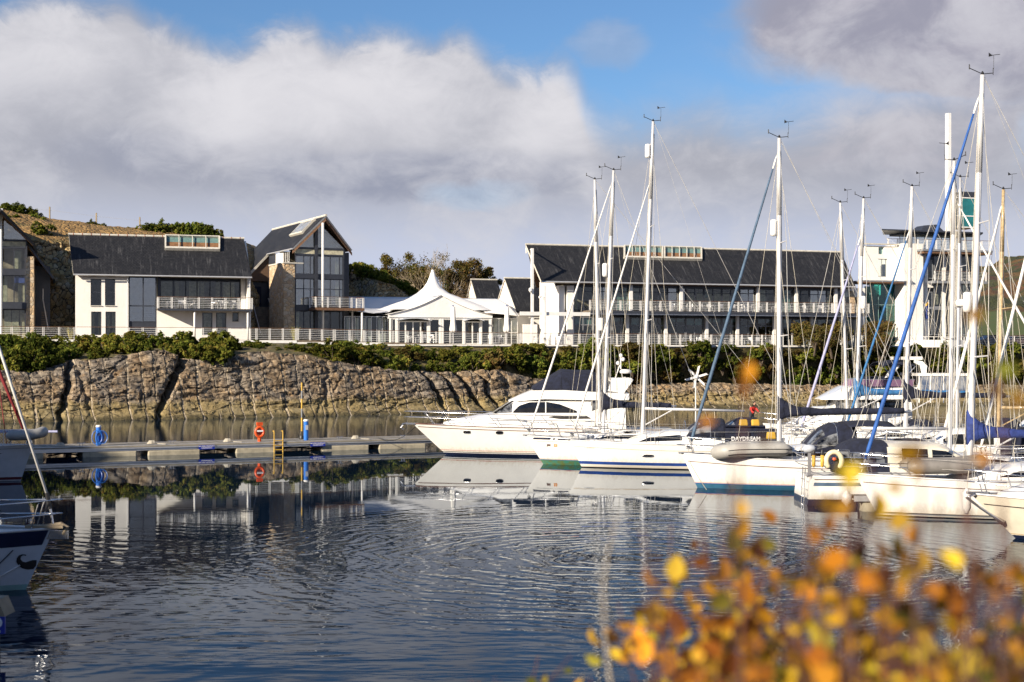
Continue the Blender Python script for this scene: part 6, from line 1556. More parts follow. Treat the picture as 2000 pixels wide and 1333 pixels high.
def portlight(t, h, x, z, w=.32, ht=.14, sg=-1, m=None):
    vs = []; n = 14
    for i in range(n): a = 2*math.pi*i/n; c, s_ = math.cos(a), math.sin(a); vs.append(h.side(x+w/2*(1 if c > 0 else -1)*abs(c)**.6, z+ht/2*(1 if s_ > 0 else -1)*abs(s_)**.6, sg, .014))
    MB().add(vs, [tuple(range(n))]).build('portlight', m or M_glassdk, t, local=True)
    MB().path([v+Vector((0, sg*.004, 0)) for v in vs], .012, 4, closed=True).build('portlight_rim', M_steel, t, local=True)

# ---- motor yacht with navy flybridge canopy
def motor_yacht():
    t, h = boat('motor_yacht', 'large white flybridge motor yacht with navy canvas cover and four-bar bow rail', 'motor yacht', 806, 893, 13.6, 4.2, 1.62, 1.35, rake=1.75, trans=.0, full=2.6, sternw=.95, drop=.02)
    L = h.L; Z = lambda y: (893-y)/37.0; X = lambda px: (px-806)/37.0
    h.build(t, M_gel, [(-.02, .12, M_navyh), (.12, .15, M_signw), (.15, .185, M_black), (.25, .27, M_redline)], topm=M_brown)
    for sg in (-1, 1): h.sheerline(.13, .17, sg).build('rub_rail', M_brown, t, local=True); 
    for x in (X(913), X(975)): portlight(t, h, x, Z(847), .36, .17)
    # foredeck coachroof and cabin sides
    c = Loft((X(866), X(1215)), [(X(866), .15), (X(900), 1.0), (X(960), 1.45), (X(1215), 1.65)], [(0, 1.52), (X(1215), 1.3)], [(X(866), 1.66), (X(905), 1.92), (X(955), 2.16), (X(968), 2.2), (X(1003), 2.86), (X(1040), 3.0), (X(1215), 3.0)], .13, .05); c.build('deckhouse', M_gel, t, 60)
    for sg in (-1, 1):
        c.patch([(X(1001), 2.30), (X(1012), 2.60), (X(1032), 2.78), (X(1065), 2.80), (X(1090), 2.68), (X(1122), 2.34)], [(X(1001), 2.24), (X(1122), 2.24)], sg, .015, 30).build('side_window', M_glassdk, t, local=True)
        c.patch([(X(1068), 2.03), (X(1085), 2.10), (X(1140), 2.10), (X(1148), 1.98)], [(X(1068), 2.01), (X(1090), 1.92), (X(1148), 1.94)], sg, .015, 20).build('vent_slot', M_intd, t, local=True)
        for px in (1062,): c.patch([(X(px), 2.80), (X(px+2), 2.80)], [(X(px), 2.22), (X(px+2), 2.22)], sg, .022, 2).build('window_post', M_gel, t, local=True)
        c.patch([(X(970), 2.26), (X(999), 2.78)], [(X(970), 2.20), (X(999), 2.26)], sg, .016, 8).build('windscreen_side', M_clear, t, local=True)
    mb = MB(); mb.grid(lambda a, b: (lerp(X(965), X(1001), b)-.02-.10*(1-(2*a-1)**2), lerp(-1.22+.1*b, 1.22-.1*b, a), lerp(2.22, 2.84, b)+.03), 8, 6); mb.build('windscreen', M_glassdk, t, local=True)
    # flybridge moulding
    f = Loft((X(992), X(1222)), [(X(992), .6), (X(1010), 1.25), (X(1050), 1.5), (X(1222), 1.55)], [(X(992), 2.80), (X(1060), 2.95), (X(1140), 2.9), (X(1222), 2.9)], [(X(992), 2.86), (X(1015), 3.15), (X(1040), 3.42), (X(1100), 3.45), (X(1222), 3.25)], .1, .02); f.build('flybridge', M_gel, t, 50)
    cv = Loft((X(1037), X(1200)), [(X(1037), 1.25), (X(1200), 1.38)], [(X(1037), 3.44), (X(1200), 3.28)], [(X(1037), 3.50), (X(1050), 3.72), (X(1093), 4.42), (X(1120), 4.36), (X(1152), 4.36), (X(1185), 3.85), (X(1200), 3.45)], .28, .08, .6); cv.build('canvas_cover', M_navy, t, 60)
    for px in (1093, 1152, 1110): x = X(px); MB().path([cv.side(x, lerp(interp(cv.z0, x), interp(cv.z1, x), k), -1, .012) for k in (0, .3, .6, .9)], .008, 4).build('canvas_seam', M_black, t, local=True)
    # aft wing arch
    for sg in (-1, 1): MB().slab([(X(1178), sg*1.35, 3.0), (X(1205), sg*1.4, 3.0), (X(1231), sg*1.3, 3.95), (X(1222), sg*1.3, 4.05), (X(1188), sg*1.3, 3.95), (X(1183), sg*1.32, 3.5)], (0, -sg*.12, 0)).build('arch_wing', M_gel, t, local=True)
    MB().box(X(1189), X(1228), -1.18, 1.18, 3.94, 4.03).build('arch_beam', M_gel, t, local=True)
    x = X(1210); MB().path([(x-.3, -.2, 4.03), (x-.05, 0, 4.7), (x+.1, .2, 4.03)], .03).tube((x, 0, 4.5), (x, 0, 5.1), .03).build('radar_mast', M_gel, t, local=True)
    MB().lathe([(.1, -.1), (.3, -.08), (.32, .03), (.2, .12)], 18, (x+.25, 0, 4.35)).build('radome', M_gel, t, smooth=True, local=True)
    for dx, z in ((-.15, 4.7), (.12, 4.9), (.0, 5.1)): MB().lathe([(.05, 0), (.1, .05), (.09, .16), (.02, .2)], 10, (x+dx, 0, z)).build('antenna', M_gel, t, local=True)
    # aft cockpit screens
    for sg in (-1, 1):
        MB().slab([(X(1143), sg*1.46, 1.75), (X(1183), sg*1.46, 1.75), (X(1183), sg*1.40, 2.86), (X(1150), sg*1.40, 2.86)], (0, sg*.02, 0)).build('cockpit_screen', M_navy, t, local=True)
        for a, b in ((1150, 1163), (1166, 1180)): MB().slab([(X(a), sg*1.49, 1.95), (X(b), sg*1.49, 1.95), (X(b), sg*1.44, 2.75), (X(a+1), sg*1.44, 2.75)], (0, sg*.01, 0)).build('clear_panel', M_clear, t, local=True)
    # bow rail
    for z, e in ((.62, 0), (.32, 0)):
        for sg in (-1, 1):
            pts = [(-.45, 0, 1.6+z+.05)] + [(h.x(k, h.sheer(k))-.4*(1-k*3 if k < .33 else 0)*(1-k*3), sg*h.hbd(k)*.96, h.sheer(k)+z+.04) for k in (.01, .04, .08, .14, .22, .32, .44, .56, .66)]
            MB().path(pts if z > .5 else pts[:8], .02, 6).build('bow_rail', M_steel, t, local=True, smooth=True)
    for sg in (-1, 1):
        for k in (.05, .12, .2, .3, .4, .5, .6): x = h.x(k, h.sheer(k)); MB().tube((x+.45, sg*h.hbd(k)*.95, h.sheer(k)), (x-.1, sg*h.hbd(k)*.96, h.sheer(k)+.66), .016, n=6).build('rail_leg', M_steel, t, local=True)
    MB().path([(-.25, 0, 1.65), (-.5, 0, 1.6), (-.62, 0, 1.42), (-.45, 0, 1.3)], .05).box(-.35, .3, -.12, .12, 1.58, 1.66).build('bow_anchor', M_steel, t, local=True)
M_navyh = pm('navy_hull_paint', (.012, .018, .05), .3, coat=.3)
motor_yacht()
# mooring lines
def line(label, a, b, sag=.3, r=.014, m=None, name='mooring_line'):
    a, b = Vector(a), Vector(b); pts = [a.lerp(b, i/10)-Vector((0, 0, sag*math.sin(math.pi*i/10))) for i in range(11)]
    tag(MB().path(pts, r, 5).build(name, m or M_rope), label, 'rope', 'mooring lines')
q = at(806, 0, 74.8)
line('slack mooring line from the motor yacht bow down to the pontoon', (q.x+.3, q.y, 1.6), ponp(742, .3, .62), .45, .016, M_black)

def std_sail(name, label, pxbow, wl, L, B, fb, fs, bands, mastpx, mh, mrake=.0, hull_m=None, flip=False, cabin=(.27, .72), ch=.42, wins=None, sh=None, rails=True, trim=None, **kw):
    hk = {k: kw.pop(k) for k in ('rake', 'trans', 'full', 'sternw', 'drop') if k in kw}; rk = {k: kw.pop(k) for k in list(kw)}
    t, h = boat(name, label, 'sailing yacht', pxbow, wl, L, B, fb, fs, flip, **hk); S = F_/(H_*F_/(wl-HOR)+B*.45)
    h.build(t, hull_m or M_gel, bands)
    mx = (mastpx-pxbow)/S if not flip else L-(mastpx-pxbow)/S
    xa, xb = cabin[0]*L, cabin[1]*L
    c = Loft((xa, xb), [(xa, .1), (xa+.5, B*.22), (xa+1.6, B*.30), (xb, B*.33)], [(0, h.fb-.08), (L, h.fs-.08)], [(xa, h.sheer(.3)+.0), (xa+.9, h.sheer(.35)+ch*.6), (xa+2.2, h.sheer(.45)+ch), (xb-.2, h.sheer(.7)+ch), (xb, h.sheer(.7)+ch*.95)], .16, .06)
    c.build('coachroof', M_gel, t, 40)
    for w0, w1, k0, k1 in (wins or ((.36, .66, .35, .75),)):
        for sg in (-1, 1):
            a, b = w0*L, w1*L; zf_ = lambda x, k: lerp(interp(c.z0, x), interp(c.z1, x), k)
            c.patch([(a, zf_(a, k0+.05)), (a+(b-a)*.25, zf_(a+(b-a)*.25, k1)), (b-.08, zf_(b, k1)), (b, zf_(b, k1-.1))], [(a, zf_(a, k0)), (b, zf_(b, k0))], sg, .014, 16).build('cabin_window', M_glassdk, t, local=True)
    # cockpit coaming and wheel
    for sg in (-1, 1): MB().slab([(xb, sg*B*.30, h.fs-.05), (L-.5, sg*B*.30, h.fs-.05), (L-.5, sg*B*.28, h.fs+.2), (xb, sg*B*.28, h.fs+ch*.7)], (0, sg*.12, 0)).build('coaming', M_gel, t, local=True)
    if L > 8.5: MB().path([(L-1.6, .42*math.cos(a*.3927), h.fs+.55+.42*math.sin(a*.3927)) for a in range(16)], .016, 5, closed=True).tube((L-1.6, 0, h.fs-.1), (L-1.62, 0, h.fs+.55), .06).build('wheel', M_steel, t, local=True)
    if sh: hood(t, sh.get('x0', xb-1.1), sh.get('x1', xb+.35+sh.get('len', .3)), B*.34, h.fs+ch*.55, sh.get('h', .72), m=sh.get('m', M_navy))
    if rails: deckrails(t, h)
    zd = h.sheer(mx/L)+ch*.75; rigging(t, h, mx, zd, mh-zd, rake=mrake, **rk)
    # anchor roller, hatch
    MB().box(-.12, .5, -.08, .08, h.fb, h.fb+.05).build('anchor_roller', M_steel, t, local=True)
    hx = min(mx-.6, xa+1.9); MB().box(hx-.28, hx+.28, -.28, .28, h.sheer(.4)+ch*.7+.02, h.sheer(.4)+ch*.7+.12).build('deck_hatch', M_clear, t, local=True)
    return t, h, c

# S1 small sloop, green antifouling; mast with navy cover
t, h, c = std_sail('sloop', 'white sloop with green antifouling and small orange sticker, beside the big motor yacht', 1026, 911, 9.2, 3.0, 1.36, 1.1, [(-.05, .20, M_green), (.20, .24, M_boot), (.26, .275, M_redline)], 1178, 14.0, rake=.85, boom=(7.2, 2.75), cover=M_navy, refl=(.62, -.22), gen=M_sail, gen_r=.05, genm2=None, cabin=(.3, .72), spl=.75, mrake=0.04)
for a, b in ((.35, 1.15), (1.28, 1.36), (1.5, 2.0), (2.2, 2.75)): h.strip(a, b, 1.20, 1.28, -1, .010, 6, .6).build('navy_stripe', M_navyh, t, local=True)
h.strip(.55, 2.6, 1.10, 1.115, -1, .010, 8).build('pin_stripe', M_grey, t, local=True)
decal(t, h, 'JBE', 1.1, .93, .13, M_brown, bold=.006); decal(t, h, '53', 1.42, .92, .17, pm('sticker_orange', (.75, .28, .03), .5), bold=.008, name='number_sticker')
mb = MB(); mb.lathe([(.12, -.12), (.14, 0), (.12, .5), (.04, .65)], 12, (0, 0, 0), 'X'); a = mb.build('outboard_leg', M_gelgrey, t, local=True); a.location = (2.6, -1.0, 1.35)
# wind generator at its stern
w0 = Vector((8.2, .6, 1.1)); MB().tube(w0, w0+Vector((0, 0, 3.0)), .03).build('wind_generator_pole', M_aluw, t, local=True)
mb = MB(); c0 = w0+Vector((0, -.25, 3.05)); mb.lathe([(.03, -.14), (.1, -.08), (.1, .3), (.03, .45)], 12, c0, 'Y')
for i in range(6):
    a = i*math.pi/3+.2; d = Vector((math.cos(a), 0, math.sin(a))); s_ = Vector((-math.sin(a), 0, math.cos(a))); mb.slab([c0+d*.08+s_*.05, c0+d*.5+s_*.09, c0+d*.58-s_*.0, c0+d*.08-s_*.05], (0, -.03, 0))
mb.build('wind_generator', M_gel, t, local=True)
# S2 blue-striped cruiser with long dark windows
t, h, c = std_sail('cruising_yacht', 'white cruising yacht with blue waterline stripe and DAYDREAM on its navy dodger', 1110, 918.5, 11.4, 3.7, 1.26, 1.15, [(-.05, .04, M_black), (.16, .30, M_bluest)], 1255, 16.0, rake=.62, trans=-.3, cabin=(.22, .63), ch=.58, wins=((.28, .45, .30, .74), (.50, .53, .35, .74), (.545, .57, .35, .74), (.585, .605, .35, .72)), gen=M_sail, gen_r=.05, gentop=.82, boom=(8.15, 2.72), refl=(.905, -.2), spl=.95, boomrise=-.12, sh=dict(h=.80, x0=5.3, x1=7.1), mrake=0.034)
for sg in (-1, 1): h.sheerline(.27, .285, sg).build('pin_stripe', M_gold, t, local=True)
portlight(t, h, 3.55, .62, .5, .12); portlight(t, h, 6.35, .62, .5, .12)
MB().slab([(7.0, -1.62, 1.15), (9.4, -1.55, 1.15), (9.4, -1.55, 1.86), (7.0, -1.62, 1.9)], (0, -.02, 0)).build('dodger', M_navy, t, local=True); MB().slab([(7.0, 1.62, 1.15), (9.4, 1.55, 1.15), (9.4, 1.55, 1.86), (7.0, 1.62, 1.9)], (0, .02, 0)).build('dodger', M_navy, t, local=True)
V, Fs = text_mesh('DAYDREAM', .25, .002, .008); MB().add([(7.95+v.x, -1.648+.029*(v.x+1)-v.z, 1.40+v.y) for v in V], Fs).build('name_lettering', M_signw, t, local=True)
decal(t, h, 'Cayenne', .95, .93, .13, M_gelgrey, italic=.25)
MB().lathe([(.1, 0), (.13, .03), (.13, .3), (.1, .33)], 14, (6.0, -.9, 1.65)).build('deck_canister', M_bluep, t, local=True)
# DAYDREAM dodger on the boat between
t, h, c = std_sail('sloop', 'white sloop with a slim mast and low radar reflector just behind the green-bottomed sloop', 1150, 901, 10.8, 3.3, 1.2, 1.05, [(-.05, .1, M_navyh)], 1171.5, 14.0, rake=.7, cabin=(.3, .7), gen=None, refl=(.42, .16), sh=dict(h=.8, len=.4), mrake=-0.02)
# S3 white yacht with slate-blue headsail and upturned dinghy
t, h, c = std_sail('sloop', 'white yacht with slate-blue furled headsail and teal antifouling, carrying an upturned grey dinghy', 1331, 960, 10.2, 3.3, 1.33, 1.12, [(-.05, .17, M_boot), (.17, .2, M_bluest), (.215, .23, M_redline)], 1522, 13.6, rake=.62, trans=.1, cabin=(.24, .56), ch=.5, sh=dict(h=1.15, len=.5), gen=M_slateblue, gen_r=.066, boom=(8.9, 2.85), cover=M_navy, boomrise=.1, refl=(.71, -.22), r=.095, spl=.95, bowx=.25)
for sg in (-1, 1): h.sheerline(.27, .30, sg).build('brown_stripe', M_brown, t, local=True)
S3 = t
MB().grid(lambda a, b: (lerp(6.25, 8.0, a), lerp(-1.2, 1.2, b), 2.42+.14*math.sin(math.pi*b)+.05*math.sin(math.pi*a)), 6, 8).build('bimini', M_navy, t, local=True, smooth=True, thick=.04)
for y in (-1.2, 1.2): MB().path([(6.9, y, 1.2), (6.3, y, 2.42)], .016).path([(6.9, y, 1.2), (7.9, y, 2.42)], .016).build('bimini_frame', M_steel, t, local=True)
def dinghy(label, p, L, W, rz, up=False, m=None, group='inflatable dinghies stowed on deck'):
    t = thing('inflatable_dinghy', label, 'dinghy', p, rz, group); r = W*.17
    pts = [(L*.5, W/2-r, 0), (L*.1, W/2-r, 0), (-L*.25, W/2-r, .02), (-L*.42, W*.28, .08), (-L*.5, 0, .14), (-L*.42, -W*.28, .08), (-L*.25, -W/2+r, .02), (L*.1, -W/2+r, 0), (L*.5, -W/2+r, 0)]
    sm = []
    for i in range(len(pts)-1):
        for k in range(4): sm.append(Vector(pts[i]).lerp(Vector(pts[i+1]), k/4))
    sm.append(Vector(pts[-1])); sm = [sm[0]]+[(sm[i-1]+sm[i]*2+sm[i+1])/4 for i in range(1, len(sm)-1)]+[sm[-1]]
    sg = -1 if up else 1; sm = [Vector((q.x, q.y, q.z*sg+r)) for q in sm]
    MB().path(sm, [r*.45]+[r]*(len(sm)-2)+[r*.45], 14).build('tube', m or M_tube, t, smooth=True, local=True)
    if up: MB().grid(lambda a, b: (lerp(-L*.44, L*.42, a), lerp(-W/2+r*1.3, W/2-r*1.3, b)*min(1, a*3+.15), r*1.1+r*(.8*(1-abs(2*b-1)))*(.4+.6*min(1, a*2.5))), 12, 8).build('hull_bottom', m or M_tube, t, smooth=True, local=True, thick=.02)
    else: MB().grid(lambda a, b: (lerp(-L*.42, L*.42, a), lerp(-W/2+r, W/2-r, b)*min(1, a*3+.2), r*.5), 8, 4).build('floor', M_grey, t, local=True, thick=.02)
    MB().box(L*.40, L*.43, -W/2+r*1.4, W/2-r*1.4, r*.2, r*2.0).build('transom', M_grey, t, local=True)
    for k in (-.55, .1): MB().path([(q.x, q.y*(1+.0)+(r*1.0 if q.y > 0 else -r*1.0 if q.y < 0 else 0)*math.cos(k), q.z+r*math.sin(k)) for q in sm if abs(q.y) > .05*W and q.x > -L*.4 and q.y < 0], .018, 5).build('rubbing_strake', M_black, t, local=True)
    return t
D3 = 52.8+1.5
def atz(px, D, z): p = at(px, 0, D); p.z = z; return p
dinghy('pale grey dinghy lying upturned on the foredeck of the yacht with the slate-blue headsail', atz(1470, 54.5, 1.30), 2.75, 1.6, 0, True, M_tube)
dinghy('grey dinghy with black stripes on the foredeck of the yacht with the bright blue headsail', atz(1840, 45.0, 1.40), 2.4, 1.35, math.pi, False, pm('dark_grey_tube', (.22, .205, .19), .5))

# S8 stern-left sailing boat behind the cabin cruiser: mast 1853, plain boom pointing left
t, h, c = std_sail('sloop', 'white yacht lying bow to the right with a bare silver boom and pale mast', 1640, 975, 9.8, 3.2, 1.25, 1.1, [(-.05, .12, M_navyh)], 1855, 12.3, flip=True, cabin=(.26, .7), boom=(9.9-.9, 2.45), gen=M_sail, gen_r=.055, gentop=.88, sh=dict(h=.75, len=.4), radome=(.52, -.42), spreaders=(.40, .70), mrake=-0.015)
# S4 cabin cruiser, stern left with horseshoe buoy
def cruiser():
    t, h = boat('cabin_cruiser', 'white cabin cruiser moored stern first with navy canopy, boarding ladder and dark blue hull band', 'cabin cruiser', 1563, 989, 8.6, 3.0, 1.25, 1.0, True, rake=.7, trans=.15, sternw=.9, group='motor boats moored among the yachts')
    L = h.L; h.build(t, M_gel, [(-.05, .22, M_navyh)], topm=M_whitep)
    for sg in (-1, 1): h.sheerline(.20, .32, sg).build('blue_band', M_slateblue, t, local=True); h.sheerline(.08, .11, sg, off=.012).build('brown_line', M_brown, t, local=True)
    # stern = local x near L (world left)
    c = Loft((2.0, 5.85), [(2.0, .5), (2.8, 1.1), (5.85, 1.28)], [(0, 1.0), (9, .95)], [(2.0, 1.25), (2.9, 1.5), (3.7, 1.98), (4.0, 2.06), (5.85, 2.1)], .14, .06); c.build('cabin', M_gelcream, t)
    for sg in (-1, 1): c.patch([(4.45, 1.92), (5.35, 1.95)], [(4.45, 1.52), (5.35, 1.52)], sg, .014).build('cabin_window', M_glassdk, t, local=True); c.patch([(3.3, 1.55), (3.8, 1.85), (4.3, 1.9)], [(3.3, 1.5), (4.3, 1.5)], sg, .014).build('cabin_window', M_glassdk, t, local=True)
    cp = Loft((5.8, 7.5), [(5.8, 1.27), (7.5, 1.15)], [(4.9, 1.12), (7.7, 1.12)], [(5.8, 2.12), (6.7, 2.16), (7.15, 1.98), (7.5, 1.45)], .16, .08); cp.build('canopy', M_navy, t)
    for sg in (-1, 1):
        for a in (5.95, 6.35, 6.75): cp.patch([(a, 1.82), (a+.33, 1.82)], [(a, 1.45), (a+.33, 1.45)], sg, .014, 4).build('canopy_window', M_clear, t, local=True)
    MB().slab([(7.1, 1.16, 1.45), (7.65, 1.16, 1.45), (7.5, 1.16, 1.85), (7.2, 1.16, 1.85)], (0, .02, 0)).build('side_screen', M_clear, t, local=True)
    MB().path([(7.06, 1.2, 1.4), (7.18, 1.2, 1.9), (7.54, 1.2, 1.9), (7.7, 1.2, 1.4)], .02).build('screen_frame', M_steel, t, local=True)
    for z in (.65, .35): MB().path([(6.2, 1.3, 1.0+z), (L-.05, 1.2, 1.0+z), (L+.05, 0, 1.0+z), (L-.05, -1.2, 1.0+z), (6.2, -1.35, 1.0+z)], .018).build('pushpit_rail', M_steel, t, local=True)
    for y in (-.2, .2): MB().tube((L+.12, y+.9, -.4), (L+.05, y+.9, 1.3), .02).build('ladder_rail', M_steel, t, local=True)
    for z in (0, .3, .6, .9): MB().tube((L+.1, .7, z), (L+.1, 1.1, z), .018).build('ladder_rung', M_steel, t, local=True)
    deckrails(t, h, 3, x1=4.5, pushpit=False)
    return t, h
cr, crh = cruiser()
def worldof(t, p): return MAT[t.name] @ Vector(p)
# horseshoe buoy and outboard on its stern rail
p = worldof(cr, (7.75, 1.42, 1.55)); t = thing('horseshoe_buoy', 'pale yellow horseshoe lifebuoy hanging on the stern rail of the cabin cruiser', 'lifebuoy', p)
MB().path([(.26*math.sin(a), -.05, .30*math.cos(a)) for a in [(-2.5+5.0*i/20) for i in range(21)]], [.05]+[.085]*19+[.05], 10).build('foam', pm('buoy_cream', (.75, .68, .45), .7), t, smooth=True, local=True)
MB().box(-.12, .12, -.06, 0, -.32, .02).build('pouch', M_navy, t, local=True); MB().lathe([(.02, -.05), (.07, 0), (.05, .06)], 10, (0, -.09, .05)).build('light', M_orange, t, local=True)
p = worldof(cr, (8.55, 1.3, 1.95)); t = thing('outboard_motor', 'small grey outboard motor clamped on the stern rail of the cabin cruiser', 'outboard', p)
MB().lathe([(.06, -.22), (.13, -.17), (.15, 0), (.12, .14), (.05, .2)], 14, (0, 0, 0), 'X').build('cowling', M_gelgrey, t, smooth=True, local=True); MB().box(-.05, .05, -.04, .04, -.85, -.12).build('shaft', M_grey, t, local=True)
MB().lathe([(.02, -.12), (.08, -.08), (.02, .14)], 8, (0, 0, -.9), 'X').build('propeller_housing', M_grey, t, local=True)
for dx in (-.13, .16):
    p = worldof(cr, (8.3-dx, 1.42, 1.62)); t = thing('yellow_fender', f"{'left' if dx > 0 else 'right'} one of two yellow and black buoyancy tubes beside the outboard motor", 'fender', p, 0, 'yellow tubes on the stern rail')
    MB().lathe([(.02, -.3), (.06, -.24), (.06, .12)], 10).build('body', M_yellow, t, local=True, smooth=True); MB().lathe([(.062, .12), (.062, .2), (.03, .3)], 10).build('cap', M_black, t, local=True)
# S5 yacht with bright blue headsail
t, h, c = std_sail('sloop', 'white yacht with bright blue furled headsail and royal blue boom cover, thin dark waterline', 1670, 1018, 10.8, 3.5, 1.33, 1.2, [(-.05, .03, M_black), (.06, .10, M_grey), (.10, .13, M_black)], 1893, 14.1, rake=.72, trans=.1, cabin=(.27, .72), ch=.45, gen=M_brightblue, gen_r=.07, boom=(8.6, 2.55), cover=M_royal, r=.10, refl=(.42, -.25), spl=.95, bowx=.2, wins=((.40, .62, .3, .7),), spreaders=(.28, .62), mrake=0.034)
for sg in (-1, 1): h.sheerline(.24, .265, sg).build('brown_stripe', M_brown, t, local=True)
S5, S5h = t, h
# S6 motor boat at the right edge
def boat6():
    t, h = boat('motor_boat', 'white motor boat bow with anchor, cut by the right edge of the photo', 'motor boat', 1896, 1064, 8.0, 3.0, 1.24, 1.1, rake=1.25, full=2.4, sternw=.92, group='motor boats moored among the yachts')
    h.build(t, M_gelcream, [(-.05, .10, M_navyh), (.12, .14, M_gold)], topm=M_aluw)
    for sg in (-1, 1): h.sheerline(.26, .29, sg).build('black_line', M_black, t, local=True)
    c = Loft((.8, 7.6), [(.8, .2), (1.8, 1.0), (7.6, 1.25)], [(0, 1.15), (8, 1.05)], [(.8, 1.25), (2.2, 1.65), (3.4, 1.8), (4.0, 2.4), (7.6, 2.45)], .15, .05); c.build('cabin', M_gel, t)
    for sg in (-1, 1): c.patch([(1.75, 1.50), (2.6, 1.62)], [(1.75, 1.42), (2.6, 1.42)], sg, .014).build('cabin_window', M_glassdk, t, local=True)
    decal(t, h, 'Co', 1.78, .62, .42, M_brown, italic=.3)
    deckrails(t, h, 4, pushpit=False); 
    MB().path([(.1, -.1, 1.24), (-.15, -.1, 1.15), (.25, -.1, .85), (.6, -.14, .62), (.85, -.16, .45)], [.05, .05, .04, .05, .09]).build('anchor', M_steel, t, local=True, smooth=True)
    MB().box(-.1, .5, -.1, .1, 1.24, 1.30).build('anchor_roller', M_steel, t, local=True)
    return t
b6 = boat6()
def fender(label, p, l=.62, r=.12, m=None):
    t = thing('fender', label, 'fender', p, 0, 'fenders hanging between the boats'); MB().lathe([(.03, -l/2-.04), (.06, -l/2), (r, -l/2+.12), (r, l/2-.12), (.06, l/2), (.03, l/2+.05)], 16).build('body', m or M_gel, t, smooth=True, local=True)
    MB().tube((0, 0, l/2), (.1, .1, l/2+.6), .01, n=5).build('lanyard', M_rope, t, local=True); MB().lathe([(.05, -l/2-.06), (.065, -l/2-.02)], 10).build('end_cap', M_grey, t, local=True)
t = fender('long white fender hanging in front of the hull at the right edge', atz(1888, 40.3, .98)); 
fender('round pale fender between the cabin cruiser and the bright blue headsail yacht', atz(1654, 46.8, .42), .45, .17)

# boats farther back on the right
t, h, c = std_sail('sloop', 'white yacht with mid-blue boom cover right of the tall central mast', 1555, 905, 10.2, 3.3, 1.25, 1.1, [(-.05, .12, M_bluest)], 1671, 12.9, cabin=(.27, .7), ch=.5, gen=M_lilac, gen_r=.07, gentop=.86, boom=(8.6, 3.3), cover=M_blue, refl=(.55, .15), r=.085, mrake=0.035)
t, h, c = std_sail('sloop', 'small white yacht with slim bare mast left of the mid-blue boom cover', 1535, 903, 9.0, 3.0, 1.2, 1.1, [(-.05, .12, M_navyh)], 1656, 12.75, cabin=(.27, .7), gen=None, r=.075, sh=dict(h=.7, len=.3), mrake=-0.033)
t, h, c = std_sail('sloop', 'white yacht with periwinkle headsail and navy boom cover bearing a small emblem', 1640, 915, 10.0, 3.3, 1.3, 1.15, [(-.05, .14, M_navyh)], 1768, 13.1, cabin=(.27, .72), ch=.55, gen=M_blue, gen_r=.06, gentop=.84, boom=(8.0, 3.25), cover=M_navy, r=.10, sh=dict(h=.8, len=.5), mrake=0.028)
t, h, c = std_sail('ketch', 'cream yacht with varnished wooden mast at the right edge', 1830, 945, 11.0, 3.4, 1.35, 1.25, [(-.05, .12, M_boot)], 1950, 12.0, hull_m=M_gelcream, cabin=(.25, .72), ch=.6, gen=M_sail, gen_r=.07, gentop=.96, boom=(7.6, 3.0), spm=M_wood, cover=None, spreaders=(.52,), spl=.9, wins=((.34, .42, .35, .7), (.46, .54, .35, .7), (.58, .66, .35, .7)), mrake=0.02)
t, h, c = std_sail('sloop', 'white yacht whose mast stands just left of the tall right-hand mast', 1720, 935, 9.5, 3.2, 1.25, 1.1, [(-.05, .1, M_green)], 1868, 12.8, cabin=(.27, .7), ch=.5, gen=None, boom=None, r=.07, sh=dict(h=.7, len=.3, m=M_navy), spm=M_alu, mrake=0.015)
t, h, c = std_sail('sloop', 'pale yacht beyond the right edge whose pale stay crosses the wooden mast', 1900, 990, 11.0, 3.4, 1.3, 1.2, [(-.05, .1, M_navyh)], 2075, 15.5, cabin=(.27, .7), ch=.5, gen=M_sail, gen_r=.06, boom=(8.5, 2.6), cover=M_navy, mrake=0.02)
